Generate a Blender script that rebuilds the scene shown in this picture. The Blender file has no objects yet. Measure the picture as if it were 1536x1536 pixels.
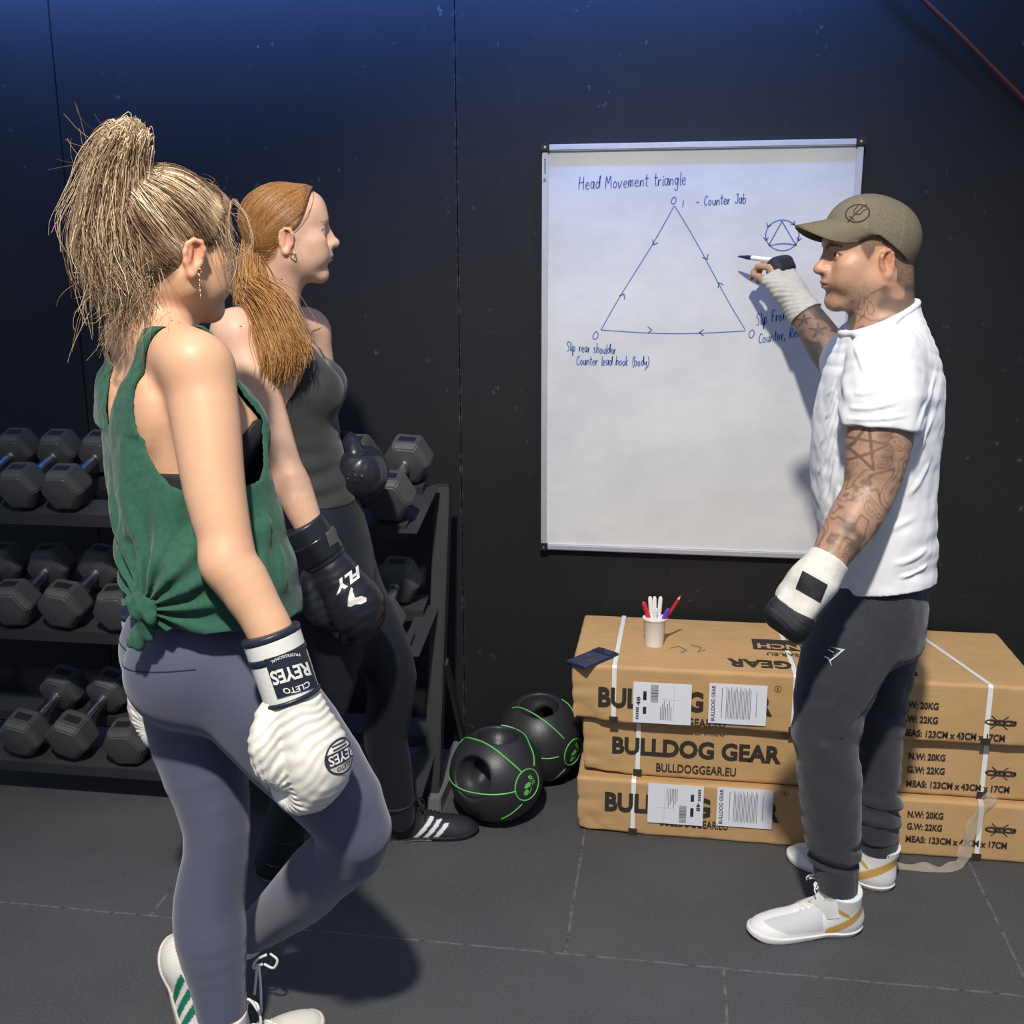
import bpy, bmesh, math, random
import numpy as np
from mathutils import Vector, Matrix

# ------------------------------------------------------------------ camera
SC = bpy.context.scene
COL = SC.collection
F_PX = 1595.88
CAM = np.array([0.0, 0.0, 1.5941])
RT = np.array([0.98883744, 0.14896068, -0.00335088])
UP = np.array([-0.0310115, 0.22775469, 0.97322458])
FW = np.array([-0.14573537, 0.96225699, -0.22983186])
cam_d = bpy.data.cameras.new('camera')
cam = bpy.data.objects.new('camera', cam_d)
COL.objects.link(cam)
cam_d.sensor_width = 36.0
cam_d.lens = F_PX / 1536.0 * 36.0
cam_d.clip_start = 0.05
m3 = Matrix((Vector(RT), Vector(UP), Vector(-FW))).transposed()
cam.matrix_world = Matrix.Translation(Vector(CAM)) @ m3.to_4x4()
SC.camera = cam

# ------------------------------------------------------------------ light
SC.view_settings.view_transform = 'Standard'
SC.view_settings.look = 'None'
SC.view_settings.exposure = 0.0
SC.view_settings.gamma = 1.0
SC.view_settings.use_curve_mapping = False
world = bpy.data.worlds.new('daylight')
SC.world = world
world.use_nodes = True
wbg = world.node_tree.nodes['Background']
wbg.inputs[0].default_value = (0.62, 0.74, 1.0, 1)
wbg.inputs[1].default_value = 0.42
# the strong beam from high up behind the photographer
key_l = bpy.data.lights.new('floodlight', 'SPOT')
key_l.energy = 1230
key_l.shadow_soft_size = 0.11
key_l.spot_size = math.radians(50.5)
key_l.spot_blend = 0.75
key_l.color = (1.0, 0.95, 0.87)
key_o = bpy.data.objects.new('floodlight', key_l)
key_o.location = (-0.2, -0.8, 4.6)
key_o.rotation_euler = (Vector((-0.08, 2.2, 0.50)) - Vector((-0.2, -0.8, 4.6))).to_track_quat('-Z', 'Y').to_euler()
COL.objects.link(key_o)
# added blue area light out of view, tinting the top of the back wall
wash_l = bpy.data.lights.new('added_blue_wash', 'AREA')
wash_l.shape = 'RECTANGLE'
wash_l.size = 3.2
wash_l.size_y = 0.06
wash_l.energy = 240
wash_l.spread = math.radians(128)
wash_l.color = (0.10, 0.26, 1.0)
wash_o = bpy.data.objects.new('added_blue_wash', wash_l)
wash_o.location = (-1.0, 2.98, 2.86)
wash_o.rotation_euler = Vector((0.0, 0.90, -0.40)).to_track_quat('-Z', 'Y').to_euler()
COL.objects.link(wash_o)

# ------------------------------------------------------------------ helpers
Q = 1.0          # mesh fineness (1 = final)


def A(*v):
    return np.array(v if len(v) > 1 else v[0], dtype=np.float64)


def nrm(v):
    v = np.asarray(v, dtype=np.float64)
    return v / (np.linalg.norm(v) + 1e-12)


def at(px, py, y):
    """world point that sits at depth y in the room along the line of sight of a spot in the photo"""
    d = FW + RT * (px - 768) / F_PX - UP * (py - 768) / F_PX
    return CAM + d * (y / d[1])


def atz(px, py, z):
    d = FW + RT * (px - 768) / F_PX - UP * (py - 768) / F_PX
    return CAM + d * ((z - CAM[2]) / d[2])


def tag(o, label=None, cat=None, group=None, kind=None):
    if label: o['label'] = label
    if cat: o['category'] = cat
    if group: o['group'] = group
    if kind: o['kind'] = kind
    return o


def empty(name, loc=(0, 0, 0), rz=0.0):
    o = bpy.data.objects.new(name, None)
    o.location = loc
    o.rotation_euler = (0, 0, rz)
    o.empty_display_size = 0.1
    COL.objects.link(o)
    return o


def wloc(o):
    """matrix of an object and its parents before the depsgraph has run"""
    M = o.matrix_basis.copy()
    while o.parent is not None:
        M = o.parent.matrix_basis @ M
        o = o.parent
    return M


def mesh_np(name, V, Fc, mats, parent=None, col=None, smooth=True, local=False, fmat=None, sharp=None):
    """link a mesh given in world space (or in the parent's space when local) as one object"""
    V = np.asarray(V, dtype=np.float64)
    if parent is not None and not local:
        Mi = np.array(wloc(parent).inverted())
        V = V @ Mi[:3, :3].T + Mi[:3, 3]
    me = bpy.data.meshes.new(name)
    if isinstance(Fc, np.ndarray):
        n, k = Fc.shape
        me.vertices.add(len(V))
        me.vertices.foreach_set('co', V.astype(np.float32).ravel())
        me.loops.add(n * k)
        me.loops.foreach_set('vertex_index', Fc.astype(np.int32).ravel())
        me.polygons.add(n)
        me.polygons.foreach_set('loop_start', np.arange(0, n * k, k, dtype=np.int32))
        me.update(calc_edges=True)
    else:
        me.from_pydata([tuple(v) for v in V], [], [list(f) for f in Fc])
    me.validate()
    if not isinstance(mats, (list, tuple)):
        mats = [mats]
    for m in mats:
        me.materials.append(m)
    if fmat is not None:
        me.polygons.foreach_set('material_index', np.asarray(fmat, dtype=np.int32))
    if smooth:
        me.polygons.foreach_set('use_smooth', np.ones(len(me.polygons), dtype=bool))
    if sharp is not None:
        me.set_sharp_from_angle(angle=math.radians(sharp))
    if col is not None:
        a = me.color_attributes.new('Col', 'FLOAT_COLOR', 'POINT')
        c = np.ones((len(V), 4), dtype=np.float32)
        c[:, :3] = col
        a.data.foreach_set('color', c.ravel())
    o = bpy.data.objects.new(name, me)
    COL.objects.link(o)
    if parent is not None:
        o.parent = parent
    return o


# ---- signed distance fields --------------------------------------------
class Prim:
    __slots__ = ('f', 'c', 'R', 'k', 'op', 'g')

    def __init__(s, f, c, R, k, op, g=0):
        s.f, s.c, s.R, s.k, s.op, s.g = f, np.asarray(c, dtype=np.float64), R, k, op, g


def _join(d, v, k):
    if d is None: return v
    if k > 0:
        h = np.maximum(k - np.abs(d - v), 0) / k
        return np.minimum(d, v) - h * h * k * 0.25
    return np.minimum(d, v)


_gid = [0]


class Field:
    def __init__(s):
        s.p = []

    def add(s, f, c, R, k=0.0, op='u', g=0):
        s.p.append(Prim(f, c, R, k, op, g))
        return s

    # primitives; all in world space
    def cone(s, a, b, ra, rb, k=0.02, op='u', g=0):
        a, b = A(a), A(b)
        ab = b - a
        L2 = float(ab @ ab) + 1e-12

        def f(P):
            q = P - a
            t = np.clip(q @ ab / L2, 0, 1)
            q = q - t[:, None] * ab
            return np.sqrt((q * q).sum(1)) - (ra + t * (rb - ra))
        return s.add(f, (a + b) / 2, math.sqrt(L2) / 2 + max(ra, rb), k, op, g)

    def chain(s, pts, rs, k=0.015, op='u'):
        """one limb: a smooth run of cones that joins the rest as a single shape"""
        _gid[0] += 1
        n = len(pts)
        if n > 2:
            q = hermite([list(p) + [r] for p, r in zip(pts, rs)], 3 * (n - 1) + 1)
            pts, rs = q[:, :3], q[:, 3]
        for i in range(len(pts) - 1):
            s.cone(pts[i], pts[i + 1], rs[i], rs[i + 1], k, op, _gid[0])
        return s

    def ball(s, c, r, k=0.02, op='u'):
        c = A(c)

        def f(P):
            q = P - c
            return np.sqrt((q * q).sum(1)) - r
        return s.add(f, c, r, k, op)

    def ell(s, c, r, X=None, k=0.02, op='u'):
        """ellipsoid, radii along the rows of X"""
        c, r = A(c), A(r)
        X = np.eye(3) if X is None else np.asarray(X)

        def f(P):
            q = (P - c) @ X.T
            k0 = np.sqrt(((q / r) ** 2).sum(1)) + 1e-9
            k1 = np.sqrt(((q / (r * r)) ** 2).sum(1)) + 1e-9
            return k0 * (k0 - 1) / k1
        return s.add(f, c, float(r.max()), k, op)

    def box(s, c, h, X=None, r=0.01, k=0.0, op='u'):
        c, h = A(c), A(h)
        X = np.eye(3) if X is None else np.asarray(X)

        def f(P):
            q = np.abs((P - c) @ X.T) - (h - r)
            return np.sqrt((np.maximum(q, 0) ** 2).sum(1)) + np.minimum(q.max(1), 0) - r
        return s.add(f, c, float(np.linalg.norm(h)), k, op)

    def loft(s, nodes, k=0.02, op='u'):
        """nodes: (centre, side vector, r_side, r_front): elliptical sections along a spine"""
        _gid[0] += 1
        g = _gid[0]
        n = len(nodes)
        if n > 2:
            q = hermite([list(c) + list(nrm(sv)) + [a, b] for c, sv, a, b in nodes], 3 * (n - 1) + 1)
            nodes = [(v[:3], v[3:6], v[6], v[7]) for v in q]
        for i in range(len(nodes) - 1):
            (c0, s0, a0, b0), (c1, s1, a1, b1) = nodes[i], nodes[i + 1]
            c0, c1, s0, s1 = A(c0), A(c1), nrm(s0), nrm(s1)
            ax = c1 - c0
            L = float(np.linalg.norm(ax))
            ax = ax / L

            def f(P, c0=c0, ax=ax, L=L, s0=s0, s1=s1, a0=a0, a1=a1, b0=b0, b1=b1):
                q = P - c0
                h = q @ ax
                t = np.clip(h / L, 0, 1)
                q = q - h[:, None] * ax
                sd = s0 + t[:, None] * (s1 - s0)
                sd = sd - (sd @ ax)[:, None] * ax
                sd = sd / np.sqrt((sd * sd).sum(1))[:, None]
                fr = np.cross(ax, sd)
                u = (q * sd).sum(1)
                v = (q * fr).sum(1)
                ra = a0 + t * (a1 - a0)
                rb = b0 + t * (b1 - b0)
                k0 = np.sqrt((u / ra) ** 2 + (v / rb) ** 2) + 1e-9
                k1 = np.sqrt((u / (ra * ra)) ** 2 + (v / (rb * rb)) ** 2) + 1e-9
                dl = np.where(k0 < 1e-4, -np.minimum(ra, rb), k0 * (k0 - 1) / k1)
                da = np.maximum(np.abs(h - L / 2) - L / 2, 0)
                m = 0.35 * np.minimum(ra, rb)
                e = np.maximum(dl + m, 0)
                return np.sqrt(e * e + da * da) + np.minimum(dl + m, 0) - m
            s.add(f, (c0 + c1) / 2, L / 2 + max(a0, a1, b0, b1), k, op, g)
        return s

    def plane(s, p, n, k=0.0):
        """keep what lies behind the plane (n points out)"""
        p, n = A(p), nrm(n)
        return s.add(lambda P: (P - p) @ n, p, 1e9, k, 'i')

    def sub(s, F, k=0.0):
        return s.add(lambda P: F(P), (0, 0, 0), 1e9, k, 's')

    def __call__(s, P, c=None, r=0.0):
        d = dg = None
        far = 9.0
        cur, kg = 0, 0.0
        for p in s.p:
            if cur and p.g != cur:
                if dg is not None: d = _join(d, dg, kg)
                dg, cur = None, 0
            if c is not None and p.R < 1e8:
                g = math.sqrt(float(((p.c - c) ** 2).sum())) - p.R - r
                if g > p.k + 0.012:
                    if p.op == 'u' and g < far: far = g
                    continue
            if p.op == 'u':
                v = p.f(P)
                if p.g:
                    cur, kg = p.g, p.k
                    dg = v if dg is None else np.minimum(dg, v)
                else:
                    d = _join(d, v, p.k)
            elif d is not None:
                v = p.f(P)
                if p.op == 's': v = -v
                d = -_join(-d, -v, p.k)
        if dg is not None: d = _join(d, dg, kg)
        if d is None:
            return np.full(len(P), max(far, 0.012))
        return d

    def bounds(s):
        lo = np.min([p.c - p.R for p in s.p if p.op == 'u'], axis=0)
        hi = np.max([p.c + p.R for p in s.p if p.op == 'u'], axis=0)
        return lo, hi


class Wrap:
    """a field made from another: fn(P, base values); amp is how far fn may move the surface"""

    def __init__(s, F, fn, amp=0.01, lo=None, hi=None):
        s.F, s.fn, s.amp, s.lo, s.hi = F, fn, amp, lo, hi

    def __call__(s, P, c=None, r=0.0):
        return s.fn(P, s.F(P, c, r + s.amp) if c is not None else s.F(P))

    def bounds(s):
        lo, hi = s.F.bounds()
        lo, hi = lo - s.amp, hi + s.amp
        if s.lo is not None: lo = np.maximum(lo, s.lo)
        if s.hi is not None: hi = np.minimum(hi, s.hi)
        return lo, hi


_CN = np.array([[i, j, k] for i in (0, 1) for j in (0, 1) for k in (0, 1)])
_ED = [(a, b) for a in range(8) for b in range(a + 1, 8) if np.abs(_CN[a] - _CN[b]).sum() == 1]


def surface(F, h, N=20, slack=1.25):
    """surface nets over a field, worked off in blocks"""
    h = h / Q
    lo, hi = F.bounds()
    lo = lo - 3 * h
    nb = np.ceil((hi + 3 * h - lo) / (N * h)).astype(int)
    NY, NZ = nb[1] * N + 4, nb[2] * N + 4
    rad = N * h * math.sqrt(3) / 2
    g = np.arange(-1, N + 1)
    GI = np.stack(np.meshgrid(g, g, g, indexing='ij'), -1).reshape(-1, 3)
    n2 = N + 2
    keys, pos, quads = [], [], []
    big = 4
    for bi in range(0, nb[0], big):
        for bj in range(0, nb[1], big):
            for bk in range(0, nb[2], big):
                n3 = np.minimum(np.array([big, big, big]), nb - [bi, bj, bk])
                cs = np.stack(np.meshgrid(*[np.arange(q) for q in n3], indexing='ij'), -1).reshape(-1, 3) + [bi, bj, bk]
                cc = lo + (cs + 0.5) * N * h
                c0 = cc.mean(0)
                dd = F(cc, c0, float(np.linalg.norm((cc.max(0) - cc.min(0)) / 2)))
                for b, c, d in zip(cs, cc, dd):
                    if abs(d) > rad * slack + 0.012:
                        continue
                    v = F(lo + (GI + b * N) * h, c, rad + 2 * h)
                    if v.min() > 0 or v.max() <= 0:
                        continue
                    v = v.reshape(n2, n2, n2)
                    ins = v <= 0
                    ni = n2 - 1
                    cnt = np.zeros((ni, ni, ni), dtype=np.int8)
                    for q in _CN:
                        cnt += ins[q[0]:q[0] + ni, q[1]:q[1] + ni, q[2]:q[2] + ni]
                    ac = np.argwhere((cnt > 0) & (cnt < 8))
                    if len(ac) == 0:
                        continue
                    cv = np.stack([v[ac[:, 0] + q[0], ac[:, 1] + q[1], ac[:, 2] + q[2]] for q in _CN], 1)
                    sm = np.zeros((len(ac), 3))
                    nn = np.zeros(len(ac))
                    for a, e in _ED:
                        va, ve = cv[:, a], cv[:, e]
                        m = (va <= 0) != (ve <= 0)
                        t = np.where(m, va / np.where(m, va - ve, 1), 0)
                        sm += np.where(m[:, None], _CN[a] + t[:, None] * (_CN[e] - _CN[a]), 0)
                        nn += m
                    gi = ac - 1 + b * N
                    pos.append(lo + (gi + sm / nn[:, None]) * h)
                    keys.append(((gi[:, 0] + 1) * NY + gi[:, 1] + 1) * NZ + gi[:, 2] + 1)
                    base = b * N - 1
                    for ax in range(3):
                        s0 = ins[1:n2 - 1, 1:n2 - 1, 1:n2 - 1]
                        sl = [slice(1, n2 - 1)] * 3
                        sl[ax] = slice(2, n2)
                        s1 = ins[tuple(sl)]
                        e = np.argwhere(s0 != s1)
                        if len(e) == 0:
                            continue
                        up = s0[e[:, 0], e[:, 1], e[:, 2]]
                        e = e + 1
                        u, w = (ax + 1) % 3, (ax + 2) % 3
                        qd = []
                        for du, dw in ((-1, -1), (0, -1), (0, 0), (-1, 0)):
                            c_ = e.copy()
                            c_[:, u] += du
                            c_[:, w] += dw
                            c_ = c_ + base
                            qd.append(((c_[:, 0] + 1) * NY + c_[:, 1] + 1) * NZ + c_[:, 2] + 1)
                        qd = np.stack(qd, 1)
                        qd[~up] = qd[~up][:, ::-1]
                        quads.append(qd)
    keys = np.concatenate(keys)
    pos = np.concatenate(pos)
    quads = np.concatenate(quads)
    uk, ix = np.unique(keys, return_index=True)
    idx = np.minimum(np.searchsorted(uk, quads), len(uk) - 1)
    ok = (uk[idx] == quads).all(1)
    return pos[ix], idx[ok]


def relax(V, Qd, n=4, w=None):
    """ease a quad mesh; w weighs each vertex"""
    e = np.concatenate([Qd[:, [0, 1]], Qd[:, [1, 2]], Qd[:, [2, 3]], Qd[:, [3, 0]]])
    deg = np.bincount(e.ravel(), minlength=len(V))[:, None] + 1e-9
    f = 0.5 if w is None else 0.5 * w[:, None]
    for _ in range(n):
        a = np.stack([np.bincount(e[:, 0], V[e[:, 1], k], len(V)) + np.bincount(e[:, 1], V[e[:, 0], k], len(V)) for k in range(3)], 1) / deg
        V = V + (a - V) * f
    return V


def one_piece(V, Qd):
    """keep the largest connected piece of a quad mesh"""
    lab = np.arange(len(V))
    while True:
        m = lab[Qd].min(1)
        new = lab.copy()
        for k in range(4): np.minimum.at(new, Qd[:, k], m)
        new = new[new]
        if (new == lab).all(): break
        lab = new
    u, c = np.unique(lab, return_counts=True)
    keep = lab == u[c.argmax()]
    idx = np.cumsum(keep) - 1
    q = keep[Qd].all(1)
    return V[keep], idx[Qd[q]]


# ---- noise --------------------------------------------------------------
def vnoise(P, seed=0):
    """smooth lattice noise in -1..1"""
    P = np.asarray(P, dtype=np.float64)
    i = np.floor(P).astype(np.int64)
    f = P - i
    f = f * f * (3 - 2 * f)
    r = 0.0
    for q in _CN:
        j = i + q
        hsh = (j[:, 0] * 374761393 + j[:, 1] * 668265263 + j[:, 2] * 2147483647 + seed * 974634777) & 0xffffffff
        hsh = ((hsh ^ (hsh >> 13)) * 1274126177) & 0xffffffff
        hsh = (hsh ^ (hsh >> 16)) & 0xffff
        w = np.where(q[0], f[:, 0], 1 - f[:, 0]) * np.where(q[1], f[:, 1], 1 - f[:, 1]) * np.where(q[2], f[:, 2], 1 - f[:, 2])
        r = r + w * (hsh / 32767.5 - 1)
    return r


def frame(f, u=(0, 0, 1)):
    """rows: forward, left, up"""
    f = nrm(f)
    u = nrm(A(u) - f * (A(u) @ f))
    return np.stack([f, np.cross(u, f), u])


def hermite(pts, n):
    """catmull-rom through points"""
    P = np.asarray(pts, dtype=np.float64)
    P = np.vstack([2 * P[0] - P[1], P, 2 * P[-1] - P[-2]])
    m = len(P) - 3
    out = []
    for t in np.linspace(0, m, n):
        i = min(int(t), m - 1)
        u = t - i
        a, b, c, d = P[i:i + 4]
        out.append(0.5 * (2 * b + (c - a) * u + (2 * a - 5 * b + 4 * c - d) * u * u + (3 * b - a - 3 * c + d) * u ** 3))
    return np.array(out)


def tube_np(pts, r, sides=8, cap=True):
    """tube along points; r a number or one radius per point"""
    P = np.asarray(pts, dtype=np.float64)
    n = len(P)
    r = np.full(n, r) if np.isscalar(r) else np.asarray(r)
    T = np.gradient(P, axis=0)
    T /= np.linalg.norm(T, axis=1)[:, None] + 1e-12
    ref = A(0, 0, 1) if abs(T[0][2]) < 0.9 else A(1, 0, 0)
    Nn = []
    v = nrm(np.cross(T[0], ref))
    for i in range(n):
        v = nrm(v - T[i] * (v @ T[i]))
        Nn.append(v)
    Nn = np.array(Nn)
    B = np.cross(T, Nn)
    a = np.arange(sides) * 2 * np.pi / sides
    V = (P[:, None] + r[:, None, None] * (np.cos(a)[None, :, None] * Nn[:, None] + np.sin(a)[None, :, None] * B[:, None])).reshape(-1, 3)
    i, j = np.meshgrid(np.arange(n - 1), np.arange(sides), indexing='ij')
    j2 = (j + 1) % sides
    Fq = np.stack([i * sides + j, i * sides + j2, (i + 1) * sides + j2, (i + 1) * sides + j], -1).reshape(-1, 4)
    Fq = [list(q) for q in Fq]
    if cap:
        Fq.append(list(range(sides))[::-1])
        Fq.append([(n - 1) * sides + q for q in range(sides)])
    return V, Fq


def strands_np(P, r, taper=0.25):
    """P: (S, N, 3) hair strands, three-sided; returns V, F"""
    S, n, _ = P.shape
    T = np.gradient(P, axis=1)
    T /= np.linalg.norm(T, axis=2)[..., None] + 1e-12
    rng = np.random.default_rng(5)
    ref = rng.normal(size=(S, 1, 3))
    Nn = np.cross(T, ref)
    Nn /= np.linalg.norm(Nn, axis=2)[..., None] + 1e-12
    B = np.cross(T, Nn)
    a = np.arange(3) * 2 * np.pi / 3
    w = np.linspace(1, taper, n)
    r = (np.full(S, r) if np.isscalar(r) else r)[:, None] * w[None]
    V = P[:, :, None] + r[:, :, None, None] * (np.cos(a)[None, None, :, None] * Nn[:, :, None] + np.sin(a)[None, None, :, None] * B[:, :, None])
    s, i, j = np.meshgrid(np.arange(S), np.arange(n - 1), np.arange(3), indexing='ij')
    b = s * n * 3
    j2 = (j + 1) % 3
    Fq = np.stack([b + i * 3 + j, b + i * 3 + j2, b + (i + 1) * 3 + j2, b + (i + 1) * 3 + j], -1).reshape(-1, 4)
    return V.reshape(-1, 3), Fq


class MB:
    """gathers shapes into one mesh"""

    def __init__(s):
        s.V, s.F, s.M, s.n = [], [], [], 0

    def add(s, V, Fc, m=0):
        V = np.asarray(V)
        s.V.append(V)
        for f in Fc:
            s.F.append([int(q) + s.n for q in f])
            s.M.append(m)
        s.n += len(V)
        return s

    def box(s, c, h, X=None, m=0, bev=0.0):
        c, h = A(c), A(h)
        X = np.eye(3) if X is None else np.asarray(X)
        if bev > 0:
            bm = bmesh.new()
            bmesh.ops.create_cube(bm, size=2.0)
            for v in bm.verts:
                v.co = Vector(np.array(v.co) * h)
            bmesh.ops.bevel(bm, geom=list(bm.edges), offset=bev, segments=2, affect='EDGES')
            V = np.array([v.co for v in bm.verts])
            bm.verts.index_update()
            Fc = [[v.index for v in f.verts] for f in bm.faces]
            bm.free()
            return s.add(V @ X + c, Fc, m)
        V = (_CN * 2 - 1) * h
        return s.add(V @ X + c, [(0, 1, 3, 2), (4, 6, 7, 5), (0, 4, 5, 1), (2, 3, 7, 6), (0, 2, 6, 4), (1, 5, 7, 3)], m)

    def tube(s, pts, r, sides=8, m=0, cap=True):
        V, Fc = tube_np(pts, r, sides, cap)
        return s.add(V, Fc, m)

    def lathe(s, prof, c=(0, 0, 0), X=None, n=24, m=0):
        """prof: (radius, height) pairs about the third row of X"""
        c = A(c)
        X = np.eye(3) if X is None else np.asarray(X)
        a = np.arange(n) * 2 * np.pi / n
        V = np.concatenate([np.stack([r * np.cos(a), r * np.sin(a), np.full(n, z)], 1) for r, z in prof])
        Fc = []
        for i in range(len(prof) - 1):
            for j in range(n):
                j2 = (j + 1) % n
                Fc.append((i * n + j, i * n + j2, (i + 1) * n + j2, (i + 1) * n + j))
        if prof[0][0] > 1e-6: Fc.append(tuple(range(n))[::-1])
        if prof[-1][0] > 1e-6: Fc.append(tuple((len(prof) - 1) * n + j for j in range(n)))
        return s.add(V @ X + c, Fc, m)

    def quad(s, a, b, c, d, m=0):
        return s.add([a, b, c, d], [(0, 1, 2, 3)], m)

    def build(s, name, mats, parent=None, smooth=False, sharp=None, local=False, col=None):
        return mesh_np(name, np.concatenate(s.V), s.F, mats, parent, col, smooth or sharp is not None, local,
                       s.M if isinstance(mats, (list, tuple)) else None, sharp)


# ---- materials ----------------------------------------------------------
def mat(name, base=(0.5, 0.5, 0.5), rough=0.6, metal=0.0, vcol=False, noise=None, bump=None, spec=0.5, sss=0.0, coat=0.0, sheen=0.0):
    """noise: (scale, other colour, strength); bump: (scale, strength, detail)"""
    m = bpy.data.materials.new(name)
    m.use_nodes = True
    nt = m.node_tree
    b = nt.nodes['Principled BSDF']
    b.inputs['Base Color'].default_value = (*base, 1)
    b.inputs['Roughness'].default_value = rough
    b.inputs['Metallic'].default_value = metal
    b.inputs['Specular IOR Level'].default_value = spec
    if coat: b.inputs['Coat Weight'].default_value = coat
    if sheen:
        b.inputs['Sheen Weight'].default_value = sheen
        b.inputs['Sheen Roughness'].default_value = 0.5
    if sss:
        b.inputs['Subsurface Weight'].default_value = sss
        b.inputs['Subsurface Radius'].default_value = (0.012, 0.005, 0.003)
        b.inputs['Subsurface Scale'].default_value = 1.0
    tc = nt.nodes.new('ShaderNodeTexCoord')
    src = None
    if vcol:
        a = nt.nodes.new('ShaderNodeAttribute')
        a.attribute_name = 'Col'
        src = a.outputs['Color']
    if noise:
        n = nt.nodes.new('ShaderNodeTexNoise')
        n.inputs['Scale'].default_value = noise[0]
        n.inputs['Detail'].default_value = 5
        nt.links.new(tc.outputs['Object'], n.inputs['Vector'])
        mx = nt.nodes.new('ShaderNodeMix')
        mx.data_type = 'RGBA'
        rp = nt.nodes.new('ShaderNodeMapRange')
        rp.inputs['From Min'].default_value = 0.3
        rp.inputs['From Max'].default_value = 0.7
        rp.inputs['To Max'].default_value = noise[2]
        nt.links.new(n.outputs['Fac'], rp.inputs['Value'])
        nt.links.new(rp.outputs['Result'], mx.inputs['Factor'])
        if src is not None: nt.links.new(src, mx.inputs['A'])
        else: mx.inputs['A'].default_value = (*base, 1)
        mx.inputs['B'].default_value = (*noise[1], 1)
        src = mx.outputs['Result']
    if src is not None: nt.links.new(src, b.inputs['Base Color'])
    if bump:
        n = nt.nodes.new('ShaderNodeTexNoise')
        n.inputs['Scale'].default_value = bump[0]
        n.inputs['Detail'].default_value = bump[2] if len(bump) > 2 else 3
        nt.links.new(tc.outputs['Object'], n.inputs['Vector'])
        bp = nt.nodes.new('ShaderNodeBump')
        bp.inputs['Strength'].default_value = bump[1]
        bp.inputs['Distance'].default_value = 0.002
        nt.links.new(n.outputs['Fac'], bp.inputs['Height'])
        nt.links.new(bp.outputs['Normal'], b.inputs['Normal'])
    return m


# ---- lettering ----------------------------------------------------------
_txt_cache = {}


def text_np(s, bold=0.0, spacing=1.0):
    """flat letters, cap height about 0.7 per unit size; returns V (n, 2), faces"""
    key = (s, bold, spacing)
    if key in _txt_cache: return _txt_cache[key]
    cu = bpy.data.curves.new('lettering', 'FONT')
    cu.body = s
    cu.offset = bold
    cu.space_character = spacing
    cu.resolution_u = 3
    o = bpy.data.objects.new('lettering', cu)
    COL.objects.link(o)
    dg = bpy.context.evaluated_depsgraph_get()
    me = bpy.data.meshes.new_from_object(o.evaluated_get(dg))
    V = np.array([v.co[:2] for v in me.vertices]) if len(me.vertices) else np.zeros((0, 2))
    Fc = [list(p.vertices) for p in me.polygons]
    bpy.data.objects.remove(o)
    bpy.data.curves.remove(cu)
    bpy.data.meshes.remove(me)
    _txt_cache[key] = (V, Fc)
    return V, Fc


def put_text(mb, s, o, ex, ey, width=None, height=None, bold=0.0, m=0, spacing=1.0, centre=False):
    """letters on a flat place: o origin, ex/ey unit vectors, fitted to width and cap height"""
    V, Fc = text_np(s, bold, spacing)
    lo, hi = V.min(0), V.max(0)
    k = hi - lo
    sy = height / k[1] if height else width / k[0]
    sx = width / k[0] if width else sy
    W = (V - lo) * [sx, sy]
    if centre: W = W - (W.max(0) / 2)
    mb.add(A(o) + W[:, :1] * A(ex) + W[:, 1:2] * A(ey), Fc, m)
    return mb
# ------------------------------------------------------------------ setting
def nodes_of(m):
    nt = m.node_tree
    return nt, nt.nodes['Principled BSDF']


def math_node(nt, op, a, b=None, c=None):
    n = nt.nodes.new('ShaderNodeMath')
    n.operation = op
    for i, v in enumerate((a, b, c)):
        if v is None: continue
        if isinstance(v, (int, float)): n.inputs[i].default_value = v
        else: nt.links.new(v, n.inputs[i])
    return n.outputs[0]


def speck_mask(nt, vec, scale, thr, seed=0.0):
    """small round specks: 1 inside"""
    v = nt.nodes.new('ShaderNodeTexVoronoi')
    v.inputs['Scale'].default_value = scale
    v.inputs['Randomness'].default_value = 1.0
    nt.links.new(vec, v.inputs['Vector'])
    wn = nt.nodes.new('ShaderNodeTexWhiteNoise')
    wn.noise_dimensions = '3D'
    nt.links.new(v.outputs['Position'], wn.inputs['Vector'])
    big = math_node(nt, 'MULTIPLY', wn.outputs['Value'], thr)
    return math_node(nt, 'LESS_THAN', v.outputs['Distance'], math_node(nt, 'SUBTRACT', big, thr * 0.72))


def mixc(nt, fac, a, b):
    n = nt.nodes.new('ShaderNodeMix')
    n.data_type = 'RGBA'
    nt.links.new(fac, n.inputs['Factor']) if not isinstance(fac, float) else None
    for key, v in (('A', a), ('B', b)):
        if isinstance(v, tuple): n.inputs[key].default_value = (*v, 1)
        else: nt.links.new(v, n.inputs[key])
    return n.outputs['Result']


def noise_node(nt, vec, scale, detail=4, rough=0.6, stretch=None):
    if stretch is not None:
        mp = nt.nodes.new('ShaderNodeMapping')
        mp.inputs['Scale'].default_value = stretch
        nt.links.new(vec, mp.inputs['Vector'])
        vec = mp.outputs['Vector']
    n = nt.nodes.new('ShaderNodeTexNoise')
    n.inputs['Scale'].default_value = scale
    n.inputs['Detail'].default_value = detail
    n.inputs['Roughness'].default_value = rough
    nt.links.new(vec, n.inputs['Vector'])
    return n.outputs['Fac']


def ramp01(nt, v, a, b):
    n = nt.nodes.new('ShaderNodeMapRange')
    n.inputs['From Min'].default_value = a
    n.inputs['From Max'].default_value = b
    nt.links.new(v, n.inputs['Value'])
    return n.outputs['Result']


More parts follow.
